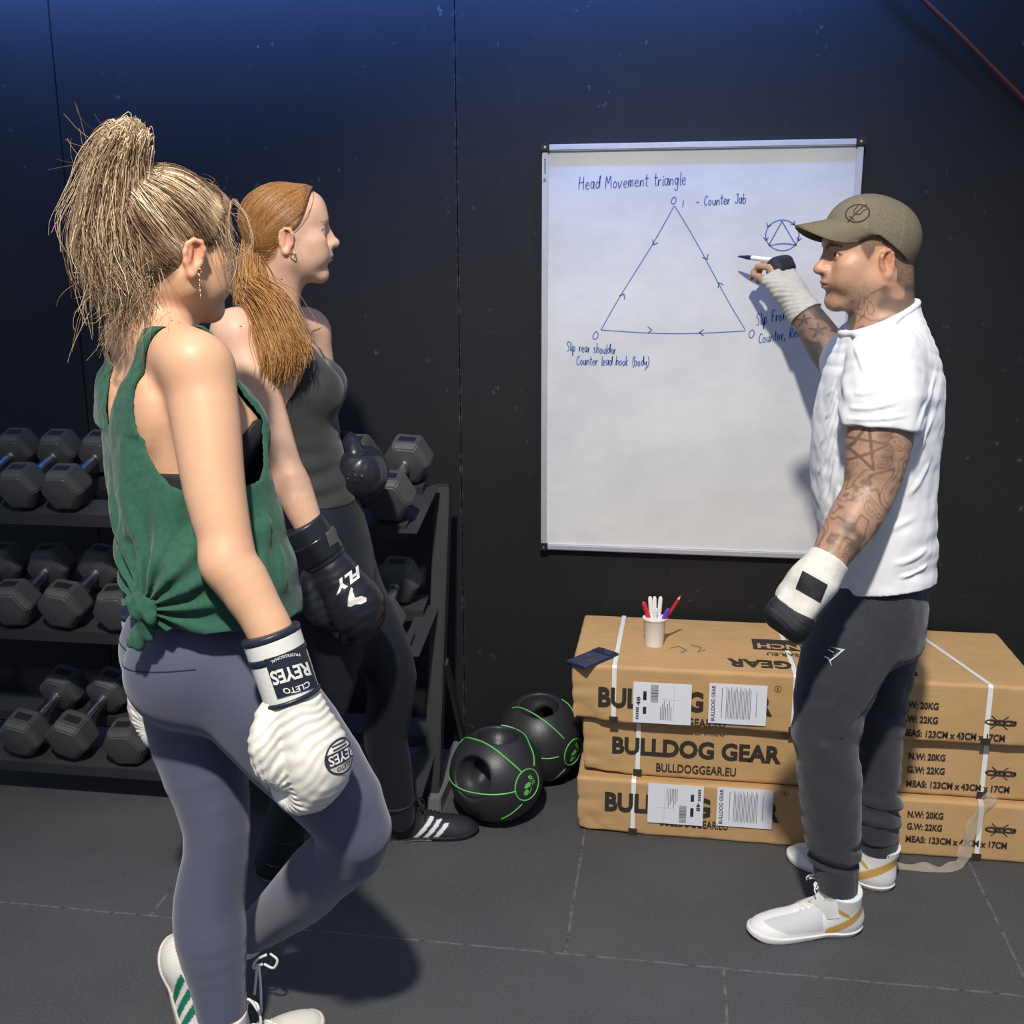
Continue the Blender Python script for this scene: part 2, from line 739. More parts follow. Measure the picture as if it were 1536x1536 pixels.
def floor_material():
    m = bpy.data.materials.new('rubber_floor')
    m.use_nodes = True
    nt, b = nodes_of(m)
    tc = nt.nodes.new('ShaderNodeTexCoord')
    P = tc.outputs['Object']
    sp = nt.nodes.new('ShaderNodeSeparateXYZ')
    nt.links.new(P, sp.inputs[0])
    x, y = sp.outputs[0], sp.outputs[1]
    T = 1.045
    wob = math_node(nt, 'MULTIPLY', math_node(nt, 'SUBTRACT', noise_node(nt, P, 9.0, 3), 0.5), 0.006)
    back = math_node(nt, 'GREATER_THAN', y, 2.2)
    xo = math_node(nt, 'ADD', math_node(nt, 'ADD', x, wob), math_node(nt, 'MULTIPLY_ADD', back, 1.413 + 0.158 + 5 * T - 0.158 + 0.0 - (-0.158 + 5 * T) - 0.158, -0.158 + 5 * T))
    fx = math_node(nt, 'ABSOLUTE', math_node(nt, 'SUBTRACT', math_node(nt, 'FRACT', math_node(nt, 'ADD', math_node(nt, 'DIVIDE', xo, T), 0.5)), 0.5))
    yo = math_node(nt, 'ADD', math_node(nt, 'ADD', y, wob), -2.2 + 6 * T)
    fy = math_node(nt, 'ABSOLUTE', math_node(nt, 'SUBTRACT', math_node(nt, 'FRACT', math_node(nt, 'ADD', math_node(nt, 'DIVIDE', yo, T), 0.5)), 0.5))
    d = math_node(nt, 'MULTIPLY', math_node(nt, 'MINIMUM', fx, fy), T)
    line = math_node(nt, 'LESS_THAN', d, 0.0032)
    dust = math_node(nt, 'MULTIPLY', line, ramp01(nt, noise_node(nt, P, 30.0, 4), 0.30, 0.55))
    base = mixc(nt, ramp01(nt, noise_node(nt, P, 3.0, 6), 0.3, 0.7), (0.050, 0.051, 0.054), (0.070, 0.071, 0.074))
    base = mixc(nt, math_node(nt, 'MULTIPLY', ramp01(nt, noise_node(nt, P, 160.0, 3), 0.35, 0.75), 0.6), base, (0.110, 0.110, 0.112))
    base = mixc(nt, math_node(nt, 'MULTIPLY', ramp01(nt, noise_node(nt, P, 5.0, 8, 0.75, (0.5, 3.0, 1)), 0.60, 0.78), 0.35), base, (0.11, 0.11, 0.11))
    base = mixc(nt, speck_mask(nt, P, 26.0, 0.11), base, (0.22, 0.21, 0.19))
    base = mixc(nt, speck_mask(nt, P, 70.0, 0.13), base, (0.15, 0.15, 0.14))
    base = mixc(nt, line, base, (0.016, 0.016, 0.018))
    base = mixc(nt, math_node(nt, 'MULTIPLY', dust, 0.8), base, (0.17, 0.17, 0.165))
    nt.links.new(base, b.inputs['Base Color'])
    b.inputs['Roughness'].default_value = 0.72
    b.inputs['Specular IOR Level'].default_value = 0.35
    bp = nt.nodes.new('ShaderNodeBump')
    bp.inputs['Strength'].default_value = 0.35
    bp.inputs['Distance'].default_value = 0.002
    hgt = math_node(nt, 'SUBTRACT', noise_node(nt, P, 220.0, 4), math_node(nt, 'MULTIPLY', line, 1.5))
    nt.links.new(hgt, bp.inputs['Height'])
    nt.links.new(bp.outputs['Normal'], b.inputs['Normal'])
    return m


def wall_material():
    m = bpy.data.materials.new('black_painted_board')
    m.use_nodes = True
    nt, b = nodes_of(m)
    tc = nt.nodes.new('ShaderNodeTexCoord')
    P = tc.outputs['Object']
    base = mixc(nt, ramp01(nt, noise_node(nt, P, 2.0, 6), 0.3, 0.7), (0.0085, 0.0088, 0.0095), (0.0125, 0.0128, 0.0135))
    base = mixc(nt, math_node(nt, 'MULTIPLY', ramp01(nt, noise_node(nt, P, 8.0, 7, 0.75, (3.0, 1, 0.4)), 0.62, 0.80), 0.5), base, (0.04, 0.04, 0.04))
    scr = math_node(nt, 'MULTIPLY', ramp01(nt, noise_node(nt, P, 30.0, 5, 0.6), 0.66, 0.72), ramp01(nt, noise_node(nt, P, 3.0, 2), 0.46, 0.60))
    base = mixc(nt, math_node(nt, 'MULTIPLY', scr, 0.6), base, (0.10, 0.10, 0.10))
    base = mixc(nt, speck_mask(nt, P, 13.0, 0.075), base, (0.30, 0.30, 0.30))
    base = mixc(nt, speck_mask(nt, P, 45.0, 0.07), base, (0.12, 0.12, 0.12))
    sp = nt.nodes.new('ShaderNodeSeparateXYZ')
    nt.links.new(P, sp.inputs[0])
    near = math_node(nt, 'LESS_THAN', math_node(nt, 'ABSOLUTE', math_node(nt, 'ADD', sp.outputs[0], 0.649)), 0.0045)
    chip = math_node(nt, 'MULTIPLY', near, ramp01(nt, noise_node(nt, P, 37.0, 6, 0.7), 0.50, 0.66))
    base = mixc(nt, math_node(nt, 'MULTIPLY', chip, 0.30), base, (0.20, 0.20, 0.20))
    nt.links.new(base, b.inputs['Base Color'])
    b.inputs['Roughness'].default_value = 0.62
    b.inputs['Specular IOR Level'].default_value = 0.28
    bp = nt.nodes.new('ShaderNodeBump')
    bp.inputs['Strength'].default_value = 0.25
    bp.inputs['Distance'].default_value = 0.002
    nt.links.new(noise_node(nt, P, 40.0, 6, 0.6, (1.0, 1, 0.35)), bp.inputs['Height'])
    nt.links.new(bp.outputs['Normal'], b.inputs['Normal'])
    return m


WALL_Y = 3.222
mb = MB().box((-0.6, 0.4, -0.03), (3.4, 3.6, 0.03))
fl = mb.build('floor', floor_material())
tag(fl, kind='structure')
mb = MB()
xs = [-3.4, -1.895, -0.649, 1.85]
for a, b_ in zip(xs[:-1], xs[1:]):
    mb.box(((a + b_) / 2, WALL_Y + 0.02, 1.6), ((b_ - a) / 2 - 0.0012, 0.02, 1.6), bev=0.0015)
mb.box((-0.775, WALL_Y + 0.07, 1.6), (2.7, 0.03, 1.6))
wl = mb.build('wall_back', wall_material())
tag(wl, kind='structure')

# ------------------------------------------------------------------ shared materials
M = {}
M['black_steel'] = mat('black_steel', (0.030, 0.030, 0.032), 0.42, noise=(6, (0.048, 0.048, 0.050), 0.5), bump=(90, 0.1))
M['worn_steel'] = mat('worn_steel', (0.16, 0.16, 0.16), 0.45)
M['rubber'] = mat('rubber', (0.046, 0.047, 0.047), 0.50, noise=(14, (0.068, 0.068, 0.068), 0.6), bump=(300, 0.15))
M['rubber_dark'] = mat('rubber_dark', (0.006, 0.006, 0.007), 0.6)
M['chrome'] = mat('chrome', (0.75, 0.75, 0.76), 0.16, metal=1.0, bump=(500, 0.2))
M['aluminium'] = mat('aluminium', (0.62, 0.63, 0.66), 0.38, metal=0.55, noise=(40, (0.5, 0.5, 0.52), 0.5))
M['black_plastic'] = mat('black_plastic', (0.012, 0.012, 0.013), 0.4)
M['brass'] = mat('brass', (0.55, 0.40, 0.18), 0.35, metal=0.9)
M['ink_blue'] = mat('ink_blue', (0.045, 0.10, 0.34), 0.5, noise=(60, (0.10, 0.18, 0.44), 0.8))
M['white_paper'] = mat('white_paper', (0.74, 0.76, 0.82), 0.6)
M['print_black'] = mat('print_black', (0.022, 0.017, 0.012), 0.8, noise=(120, (0.05, 0.035, 0.02), 0.6))
M['print_grey'] = mat('print_grey', (0.17, 0.17, 0.20), 0.8)
M['strap_white'] = mat('strap_white', (0.80, 0.80, 0.77), 0.35, bump=(150, 0.3))
M['white_plastic'] = mat('white_plastic', (0.82, 0.82, 0.80), 0.35)
M['white_cup'] = mat('white_cup', (0.80, 0.78, 0.73), 0.55)
M['red_plastic'] = mat('red_plastic', (0.62, 0.02, 0.03), 0.35)
M['purple_plastic'] = mat('purple_plastic', (0.14, 0.04, 0.42), 0.35)
M['navy_plastic'] = mat('navy_plastic', (0.014, 0.019, 0.055), 0.38, noise=(30, (0.02, 0.026, 0.072), 0.5))
M['pencil_wood'] = mat('pencil_wood', (0.70, 0.46, 0.25), 0.6)
M['green_line'] = mat('green_line', (0.14, 0.55, 0.12), 0.5)
M['red_hose'] = mat('red_hose', (0.13, 0.035, 0.030), 0.5, noise=(25, (0.06, 0.02, 0.02), 0.7))


def cardboard_material():
    m = bpy.data.materials.new('cardboard')
    m.use_nodes = True
    nt, b = nodes_of(m)
    tc = nt.nodes.new('ShaderNodeTexCoord')
    P = tc.outputs['Object']
    base = mixc(nt, ramp01(nt, noise_node(nt, P, 4.0, 6), 0.3, 0.7), (0.47, 0.285, 0.125), (0.54, 0.335, 0.155))
    base = mixc(nt, math_node(nt, 'MULTIPLY', ramp01(nt, noise_node(nt, P, 60.0, 5, 0.6, (0.25, 1, 3.0)), 0.45, 0.75), 0.35), base, (0.60, 0.39, 0.20))
    base = mixc(nt, math_node(nt, 'MULTIPLY', ramp01(nt, noise_node(nt, P, 14.0, 8, 0.8), 0.64, 0.76), 0.4), base, (0.24, 0.13, 0.05))
    nt.links.new(base, b.inputs['Base Color'])
    b.inputs['Roughness'].default_value = 0.75
    b.inputs['Specular IOR Level'].default_value = 0.25
    bp = nt.nodes.new('ShaderNodeBump')
    bp.inputs['Strength'].default_value = 0.3
    bp.inputs['Distance'].default_value = 0.002
    nt.links.new(noise_node(nt, P, 30.0, 5, 0.6, (0.6, 1, 2.0)), bp.inputs['Height'])
    nt.links.new(bp.outputs['Normal'], b.inputs['Normal'])
    return m


M['cardboard'] = cardboard_material()


def board_material():
    m = bpy.data.materials.new('whiteboard_enamel')
    m.use_nodes = True
    nt, b = nodes_of(m)
    tc = nt.nodes.new('ShaderNodeTexCoord')
    P = tc.outputs['Object']
    wipe = ramp01(nt, noise_node(nt, P, 2.2, 7, 0.65, (1.0, 1, 1.6)), 0.38, 0.72)
    base = mixc(nt, math_node(nt, 'MULTIPLY', wipe, 0.9), (0.64, 0.64, 0.62), (0.49, 0.49, 0.505))
    base = mixc(nt, speck_mask(nt, P, 12.0, 0.05), base, (0.2, 0.2, 0.2))
    nt.links.new(base, b.inputs['Base Color'])
    b.inputs['Roughness'].default_value = 0.36
    b.inputs['Specular IOR Level'].default_value = 0.45
    return m


M['board'] = board_material()

# ------------------------------------------------------------------ whiteboard
WB_Y = 3.200
wx0, wx1, wz0, wz1 = -0.393, 0.501, 0.713, 1.919
wb = empty('whiteboard', ((wx0 + wx1) / 2, WALL_Y, wz0))
tag(wb, 'large portrait whiteboard with blue handwriting and a triangle diagram on black wall', 'whiteboard')
fw_ = 0.018
MB().box(((wx0 + wx1) / 2, (WB_Y + WALL_Y) / 2 + 0.002, (wz0 + wz1) / 2), ((wx1 - wx0) / 2 - fw_ * 0.6, 0.008, (wz1 - wz0) / 2 - fw_ * 0.6)).build('writing_surface', M['board'], wb)
mb = MB()
for zc in (wz0 + fw_ / 2, wz1 - fw_ / 2):
    mb.box(((wx0 + wx1) / 2, WB_Y + 0.008, zc), ((wx1 - wx0) / 2 - 0.004, 0.0135, fw_ / 2), bev=0.003)
for xc in (wx0 + fw_ / 2, wx1 - fw_ / 2):
    mb.box((xc, WB_Y + 0.008, (wz0 + wz1) / 2), (fw_ / 2, 0.0135, (wz1 - wz0) / 2 - 0.004), bev=0.003)
fr = mb.build('frame', M['aluminium'], wb, sharp=40)
for xc, sx in ((wx0 + 0.009, 1), (wx1 - 0.009, -1)):
    for zc, sz in ((wz0 + 0.009, 1), (wz1 - 0.009, -1)):
        mb = MB().box((xc, WB_Y + 0.006, zc), (0.0125, 0.0165, 0.0125), bev=0.003)
        cn = mb.build('corner_cap', M['black_plastic'], wb, sharp=40)
        tag(cn, 'black plastic corner cap')
        MB().lathe([(0.004, 0), (0.004, 0.0015), (0.0, 0.002)], (xc, WB_Y - 0.0105, zc), frame((1, 0, 0), (0, -1, 0)), 12).build('screw', M['brass'], cn)
mb = MB()
put_text(mb, 'WRITE', (wx0 + 0.014, WB_Y - 0.0062, 1.84), (0, 0, 1), (-1, 0, 0), width=0.03, height=0.006)
mb.add([(wx0 + 0.004, WB_Y - 0.0062, 1.80), (wx0 + 0.013, WB_Y - 0.0062, 1.803), (wx0 + 0.005, WB_Y - 0.0062, 1.812)], [(0, 1, 2)])
# only the dark tick of the maker's mark is legible
mb = MB().add([(wx0 + 0.004, WB_Y - 0.0062, 1.815), (wx0 + 0.014, WB_Y - 0.0062, 1.818), (wx0 + 0.006, WB_Y - 0.0062, 1.83)], [(0, 1, 2)])
for q in range(7):
    mb.box((wx0 + 0.009, WB_Y - 0.006, 1.842 + q * 0.006), (0.003, 0.0004, 0.0018))
mb.build('maker_mark', M['print_grey'], fr)

# handwriting: pen strokes on a grid 10 wide, x height 8, capitals 16
GL = {
    'H': [[(0, 0), (1, 16)], [(9, 0), (8, 16)], [(0, 8), (9, 9)]], 'M': [[(0, 0), (1, 15), (5, 6), (9, 15), (11, 0)]],
    'C': [[(8, 13), (4, 15), (1, 9), (1, 3), (4, 0), (8, 2)]], 'J': [[(7, 15), (7, 3), (4, 0), (1, 3)], [(3, 15), (9, 15)]],
    'S': [[(8, 14), (4, 16), (1, 12), (6, 7), (6, 1), (1, 0)]], 'F': [[(1, 0), (1, 15), (8, 16)], [(1, 8), (6, 9)]],
    'R': [[(1, 0), (1, 15), (6, 15), (7, 10), (1, 7), (8, 0)]], '0': [[(4, 15), (1, 10), (1, 3), (4, 0), (7, 4), (7, 11), (4, 15)]],
    '1': [[(2, 0), (2, 15)]], '-': [[(0, 5), (3, 6), (7, 5)]], ',': [[(2, 1), (1, -4)]], '(': [[(5, 17), (2, 8), (5, -3)]], ')': [[(1, 17), (5, 8), (1, -3)]],
    'a': [[(7, 8), (2, 8), (1, 3), (4, 0), (7, 4), (7, 8), (7, 1), (9, 0)]], 'b': [[(1, 16), (1, 1), (5, 0), (7, 4), (5, 8), (1, 6)]],
    'c': [[(7, 7), (3, 8), (1, 4), (3, 0), (7, 1)]], 'd': [[(7, 7), (3, 8), (1, 3), (4, 0), (7, 4), (8, 16), (8, 1)]],
    'e': [[(1, 4), (7, 5), (5, 8), (2, 7), (1, 3), (4, 0), (8, 1)]], 'g': [[(7, 8), (3, 8), (1, 4), (4, 1), (7, 5), (7, 8), (7, -4), (4, -7), (1, -5)]],
    'h': [[(1, 16), (1, 0), (1, 6), (5, 8), (7, 5), (7, 0)]], 'i': [[(2, 8), (2, 1), (4, 0)], [(2, 11), (3, 12)]],
    'k': [[(1, 16), (1, 0)], [(6, 9), (1, 4), (7, 0)]], 'l': [[(2, 16), (2, 1), (4, 0)]],
    'm': [[(0, 8), (1, 0), (1, 6), (4, 8), (5, 0), (5, 6), (8, 8), (9, 0)]], 'n': [[(1, 8), (1, 0), (2, 6), (5, 8), (7, 5), (7, 0)]],
    'o': [[(4, 8), (1, 5), (2, 1), (5, 0), (7, 4), (4, 8)]], 'p': [[(1, 8), (1, -8), (1, 6), (5, 8), (7, 4), (4, 0), (1, 2)]],
    'r': [[(1, 8), (1, 0), (2, 6), (6, 8)]], 's': [[(6, 7), (2, 8), (2, 5), (6, 3), (5, 0), (1, 0)]],
    't': [[(3, 15), (3, 2), (6, 0)], [(0, 10), (7, 10)]], 'u': [[(1, 8), (1, 2), (4, 0), (7, 3), (7, 8), (7, 1), (9, 0)]],
    'v': [[(0, 8), (3, 0), (7, 9)]], 'y': [[(1, 8), (2, 3), (6, 4), (7, 8), (7, -3), (3, -8)]],
}
GW = {'i': 4, 'l': 4, '1': 4, 't': 7, 'r': 7, 'M': 13, ',': 4, '(': 6, ')': 6, ' ': 9, 'm': 11, 'H': 11}


def ribbon(mb, P, w):
    """flat pen stroke on the board from points in the photo's frame"""
    W3 = np.array([at(x, y, WB_Y + 0.0045) for x, y in P])
    W3[:, 1] = WB_Y + 0.0043
    T = np.gradient(W3, axis=0)
    T /= np.linalg.norm(T, axis=1)[:, None] + 1e-12
    N_ = np.stack([-T[:, 2], T[:, 1] * 0, T[:, 0]], 1) * w
    n = len(W3)
    mb.add(np.concatenate([W3 + N_, W3 - N_]), [(i, i + 1, n + i + 1, n + i) for i in range(n - 1)])


def write(name, s, x0, y0, x1, y1, h, seed=1, pen=0.0014):
    """a line of handwriting from (x0, y0) to (x1, y1), capitals h tall"""
    rng = random.Random(seed)
    tot = sum(GW.get(c, 9) for c in s)
    mb = MB()
    k = math.hypot(x1 - x0, y1 - y0) / tot
    ux, uy = (x1 - x0) / (k * tot), (y1 - y0) / (k * tot)
    x = 0.0
    for c in s:
        jy = rng.uniform(-0.6, 0.6)
        for st in GL.get(c, []):
            p = [(x + (a + 0.10 * b_) * 0.92 + rng.uniform(-.3, .3), b_ + jy + rng.uniform(-.35, .35)) for a, b_ in st]
            p = hermite(p, max(8, 6 * len(p))) if len(p) > 2 else np.array([p[0], p[1]])
            ribbon(mb, [(x0 + ux * a * k - uy * b_ * 0, y0 + uy * a * k - b_ * h / 16.0) for a, b_ in p], pen)
        x += GW.get(c, 9)
    o = mb.build(name, M['ink_blue'], wb, smooth=False)
    return o


write('heading_writing', 'Head Movement triangle', 868, 284, 1030, 276, 19, 3)
write('number_writing', '0', 1006, 306, 1016, 306, 12, 4)
write('number_writing', '1', 1022, 311, 1026, 311, 11, 5)
write('note_writing', '- Counter Jab', 1044, 309, 1120, 304, 15, 6)
write('note_writing', 'Slip rear shoulder', 850, 526, 924, 531, 14, 7)
write('note_writing', 'Counter lead hook (body)', 865, 547, 974, 549, 14, 8)
write('number_writing', '0', 888, 509, 899, 509, 13, 9)
write('number_writing', '0', 1122, 507, 1133, 507, 13, 10)
write('note_writing', 'Slip Front S', 1134, 488, 1197, 475, 17, 11)
write('note_writing', 'Counter, Rear', 1138, 515, 1206, 503, 15, 12)


def arrow(mb, tip, d, s=7.0):
    a = math.atan2(d[1], d[0])
    for da in (2.5, -2.5):
        ribbon(mb, [(tip[0] + s * math.cos(a + da), tip[1] + s * math.sin(a + da)), tip], 0.0016)


mb = MB()
for a, b_ in (((1011, 309), (902, 495)), ((1012, 309), (1118, 494)), ((902, 495), (1119, 496))):
    mid = [(a[0] + (b_[0] - a[0]) * t + 1.5 * math.sin(t * 6), a[1] + (b_[1] - a[1]) * t + (5 * math.sin(t * 3.1) if a[1] == 495 else 0)) for t in np.linspace(0, 1, 14)]
    ribbon(mb, mid, 0.0013)
for tip, d in (((980, 367), (-1, 1.7)), ((936, 441), (1, -1.7)), ((1061, 389), (1, 1.7)), ((1078, 424), (-1, -1.7)), ((978, 495), (1, 0)), ((1049, 499), (-1, 0))):
    arrow(mb, tip, d, 8)
mb.build('triangle_drawing', M['ink_blue'], wb)
mb = MB()
for a, b_ in (((1173, 332), (1153, 368)), ((1173, 332), (1194, 368)), ((1153, 369), (1195, 368))):
    ribbon(mb, [(a[0] + (b_[0] - a[0]) * t, a[1] + (b_[1] - a[1]) * t - (3 * math.sin(t * 3.14) if a[1] == 369 else 0)) for t in np.linspace(0, 1, 8)], 0.0016)
ribbon(mb, [(1173.5 + 25 * math.cos(t), 353 + 23 * math.sin(t)) for t in np.linspace(0, 6.4, 40)], 0.0015)
for tip, d in (((1149, 361), (0, 1)), ((1151, 340), (-0.6, 1)), ((1192, 337), (1, 1)), ((1198, 361), (-0.2, 1))):
    arrow(mb, tip, d, 6)
mb.build('circle_drawing', M['ink_blue'], wb)

# ------------------------------------------------------------------ dumbbell rack
rk = empty('dumbbell_rack', (-1.5, 2.9, 0))
tag(rk, 'black steel three-tier dumbbell rack standing against the black wall', 'rack')
TIERS = {'bottom': (2.715, 0.207, 2.925, 0.270), 'middle': (2.725, 0.628, 2.910, 0.676), 'top': (2.735, 0.975, 2.935, 1.038)}
POST = [A(-0.676, 2.85, 0.0), A(-0.668, 3.045, 0.945)]
HEX = 0.064


def bar(mb, a, b_, wx, wy, bev=0.003):
    a, b_ = A(a), A(b_)
    X = frame(b_ - a, (0, 1, 0) if abs(nrm(b_ - a)[1]) < 0.9 else (1, 0, 0))
    mb.box((a + b_) / 2, (np.linalg.norm(b_ - a) / 2, wx / 2, wy / 2), X, bev=bev)


for px in (0.0, -1.74):
    mb = MB()
    bar(mb, POST[0] + [px, 0, 0.012], POST[1] + [px, 0, 0], 0.046, 0.05)
    po = mb.build('post', M['black_steel'], rk, sharp=40)
    MB().box(POST[1] + [px, 0, 0.0005], (0.024, 0.026, 0.002), bev=0.001).build('end_cap', M['black_plastic'], po)
    mb = MB()
    bar(mb, (-0.662 + px, 2.80, 0.022), (-0.662 + px, 3.19, 0.022), 0.05, 0.042)
    mb.build('foot', M['worn_steel'] if px == 0 else M['black_steel'], rk, sharp=40)
    mb = MB()
    bar(mb, (-0.650 + px, 2.95, 0.42), (-0.640 + px, 3.17, 0.04), 0.012, 0.03, 0.001)
    mb.build('brace', M['black_steel'], rk, sharp=40)
for key, (yf, zf, yb, zb) in TIERS.items():
    tl = nrm(A(0, yb - yf, zb - zf))
    up_ = A(0, -tl[2], tl[1])
    x0, x1 = -2.40, -0.70
    for (yy, zz, nm) in ((yf, zf, 'front_rail'), (yb, zb, 'rear_rail')):
        c = A((x0 + x1) / 2, yy, zz) - up_ * (HEX + 0.002)
        X = np.stack([A(1, 0, 0), tl, up_])
        mb = MB().box(c - up_ * 0.002, ((x1 - x0) / 2, 0.042, 0.002), X, bev=0.0008)
        mb.box(c - tl * 0.042 - up_ * 0.020, ((x1 - x0) / 2, 0.002, 0.020), X, bev=0.0008)
        mb.build(nm, M['black_steel'], rk, sharp=40)
    mb = MB()
    a = A(x1 + 0.002, yf - 0.035, zf - HEX - 0.03)
    b_ = A(x1 + 0.002, yb + 0.05, zb - HEX - 0.02)
    bar(mb, a, b_, 0.004, 0.06, 0.001)
    mb.build('end_bracket', M['black_steel'], rk, sharp=40)

# dumbbell, about its own centre, along local y
DB_L = 0.215


def make_dumbbell():
    d = empty('dumbbell')
    for s in (-1, 1):
        prof = [(0.036, -0.050), (0.058, -0.046), (0.0715, -0.030), (0.0715, 0.030), (0.058, 0.046), (0.036, 0.050)]
        mb = MB()
        V, Fc = [], []
        for r, z in prof:
            for j in range(6):
                t = (j + 0.5) * math.pi / 3
                V.append((r * math.sin(t), s * DB_L / 2 + z, r * math.cos(t)))
        for i in range(5):
            for j in range(6):
                Fc.append((i * 6 + j, i * 6 + (j + 1) % 6, (i + 1) * 6 + (j + 1) % 6, (i + 1) * 6 + j))
        Fc += [tuple(range(6))[::-1], tuple(30 + j for j in range(6))]
        bm = bmesh.new()
        vs = [bm.verts.new(v) for v in V]
        for f in Fc: bm.faces.new([vs[i] for i in f])
        bm.normal_update()
        bmesh.ops.recalc_face_normals(bm, faces=bm.faces)
        bmesh.ops.bevel(bm, geom=list(bm.edges), offset=0.0035, segments=2, affect='EDGES')
        bm.verts.index_update()
        h = mesh_np('head', [v.co for v in bm.verts], [[v.index for v in f.verts] for f in bm.faces], M['rubber'], d, sharp=25, local=True)
        bm.free()
        rt3 = 0.0715 * math.cos(math.pi / 6) + 0.0005
        MB().box((0, s * DB_L / 2, rt3), (0.024, 0.013, 0.0006), bev=0.0004).build('weight_plate', M['rubber_dark'], h, local=True)
    Y = np.stack([A(0, 0, 1), A(1, 0, 0), A(0, 1, 0)])
    hl = DB_L / 2 - 0.045
    prof = [(0.0165, -hl), (0.0165, -hl + 0.006), (0.0135, -hl + 0.010), (0.0135, -hl + 0.014), (0.0170, -hl + 0.018), (0.0175, 0), (0.0170, hl - 0.018), (0.0135, hl - 0.014), (0.0135, hl - 0.010), (0.0165, hl - 0.006), (0.0165, hl)]
    MB().lathe(prof, X=Y, n=20).build('handle', M['chrome'], d, sharp=40, local=True)
    return d


def copy_tree(o, parent=None):
    c = o.copy()
    COL.objects.link(c)
    if parent is not None: c.parent = parent
    for ch in list(o.children): copy_tree(ch, c)
    return c


DB_SPOTS = [
    ('bottom', -1.892, 12, 'black rubber hexagonal dumbbell at the left edge of the bottom tier'),
    ('bottom', -1.735, 16, 'black hexagonal dumbbell in the middle of three on the bottom tier'),
    ('bottom', -1.567, -3, 'bottom tier hexagonal dumbbell nearest the woman in the green top'),
    ('middle', -2.040, 0, 'middle tier hexagonal dumbbell cut off by the left edge of the photo'),
    ('middle', -1.880, -4, 'black hexagonal dumbbell second from left on the middle tier'),
    ('middle', -1.717, 8, 'black hexagonal dumbbell third from left on the middle tier'),
    ('middle', -1.555, -6, 'middle tier dumbbell partly behind the green tank top knot'),
    ('middle', -0.782, 2, 'dumbbell at the post end of the middle tier beside black leggings'),
    ('top', -1.962, 0, 'dim dumbbell at the left edge of the dark top tier'),
    ('top', -1.825, 0, 'dim dumbbell in the middle of three on the left top tier'),
    ('top', -1.690, 0, 'dim top tier dumbbell partly behind the green tank top'),
    ('top', -0.900, 0, 'top tier dumbbell half hidden behind the black boxing glove'),
    ('top', -0.748, 3, 'top tier hexagonal dumbbell right beside the rack post'),
]
proto = make_dumbbell()
for i, (tr, x, rot, lab) in enumerate(DB_SPOTS):
    d = proto if i == 0 else copy_tree(proto)
    yf, zf, yb, zb = TIERS[tr]
    tilt = math.atan2(zb - zf, yb - yf)
    d.location = (x, (yf + yb) / 2, (zf + zb) / 2 + 0.0016 + 0.0095 * min(abs(rot), 16) / 16)
    d.rotation_euler = (tilt, math.radians(rot), 0)
    if tr == 'top' and x < -1.5: d.scale = (0.9, 1.0, 0.95)
    tag(d, lab, 'dumbbell', 'hexagonal dumbbells on the rack')

# ------------------------------------------------------------------ medicine balls
def medicine_ball(c, r, d1, d2, label):
    c = A(c)
    root = empty('medicine_ball', (c[0], c[1], 0))
    tag(root, label, 'medicine ball')
    d1, d2 = nrm(d1), nrm(d2)
    F = Field().ball(c, r, 0)
    for d in (d1, d2):
        X = frame(d, (0, 0.3, 1))
        F.ell(c + d * r * 0.90, (r * 0.42, r * 0.43, r * 0.43), X, k=0.010, op='s')
    # the two grips open into one another behind a bridge
    F.cone(c + d1 * r * 0.58, c + d2 * r * 0.58, r * 0.24, r * 0.24, 0.01, 's')
    V, Q_ = surface(F, 0.0042)
    mesh_np('shell', V, Q_, M['ball_rubber'], root)
    return root


def on_ball(c, r, px, py):
    """point of a ball along a sight line, as a direction from its centre"""
    d = nrm(FW + RT * (px - 768) / F_PX - UP * (py - 768) / F_PX)
    oc = CAM - c
    b_ = oc @ d
    dc = b_ * b_ - (oc @ oc - r * r)
    return nrm(CAM + d * (-b_ - math.sqrt(max(dc, 0))) - c)


M['ball_rubber'] = mat('ball_rubber', (0.022, 0.022, 0.026), 0.42, noise=(25, (0.035, 0.035, 0.04), 0.5), bump=(260, 0.25))
BALLS = (((745, 1160), 'black medicine ball with two grip holes in front by the rack post', (708, 1168), (748, 1094), (793, 1178), 0.33, '9KG',
          [[(689, 1113), (696, 1108), (708, 1108), (722, 1112), (740, 1122), (760, 1138), (782, 1158)], [(752, 1087), (768, 1089), (782, 1097), (793, 1114), (800, 1132), (801, 1149)],
           [(673, 1163), (680, 1176), (695, 1185), (715, 1190), (735, 1192), (755, 1191), (774, 1187)], [(783, 1206), (770, 1218), (752, 1228)]]),
         ((816, 1112), 'black medicine ball behind the other one against the cardboard boxes', (808, 1056), None, (862, 1129), 0.31, '10KG',
          [[(769, 1062), (778, 1061), (792, 1066), (812, 1078), (832, 1094), (846, 1108)], [(810, 1137), (822, 1138), (838, 1135)], [(842, 1049), (852, 1056), (860, 1068)], [(848, 1153), (838, 1163), (825, 1172)]]))
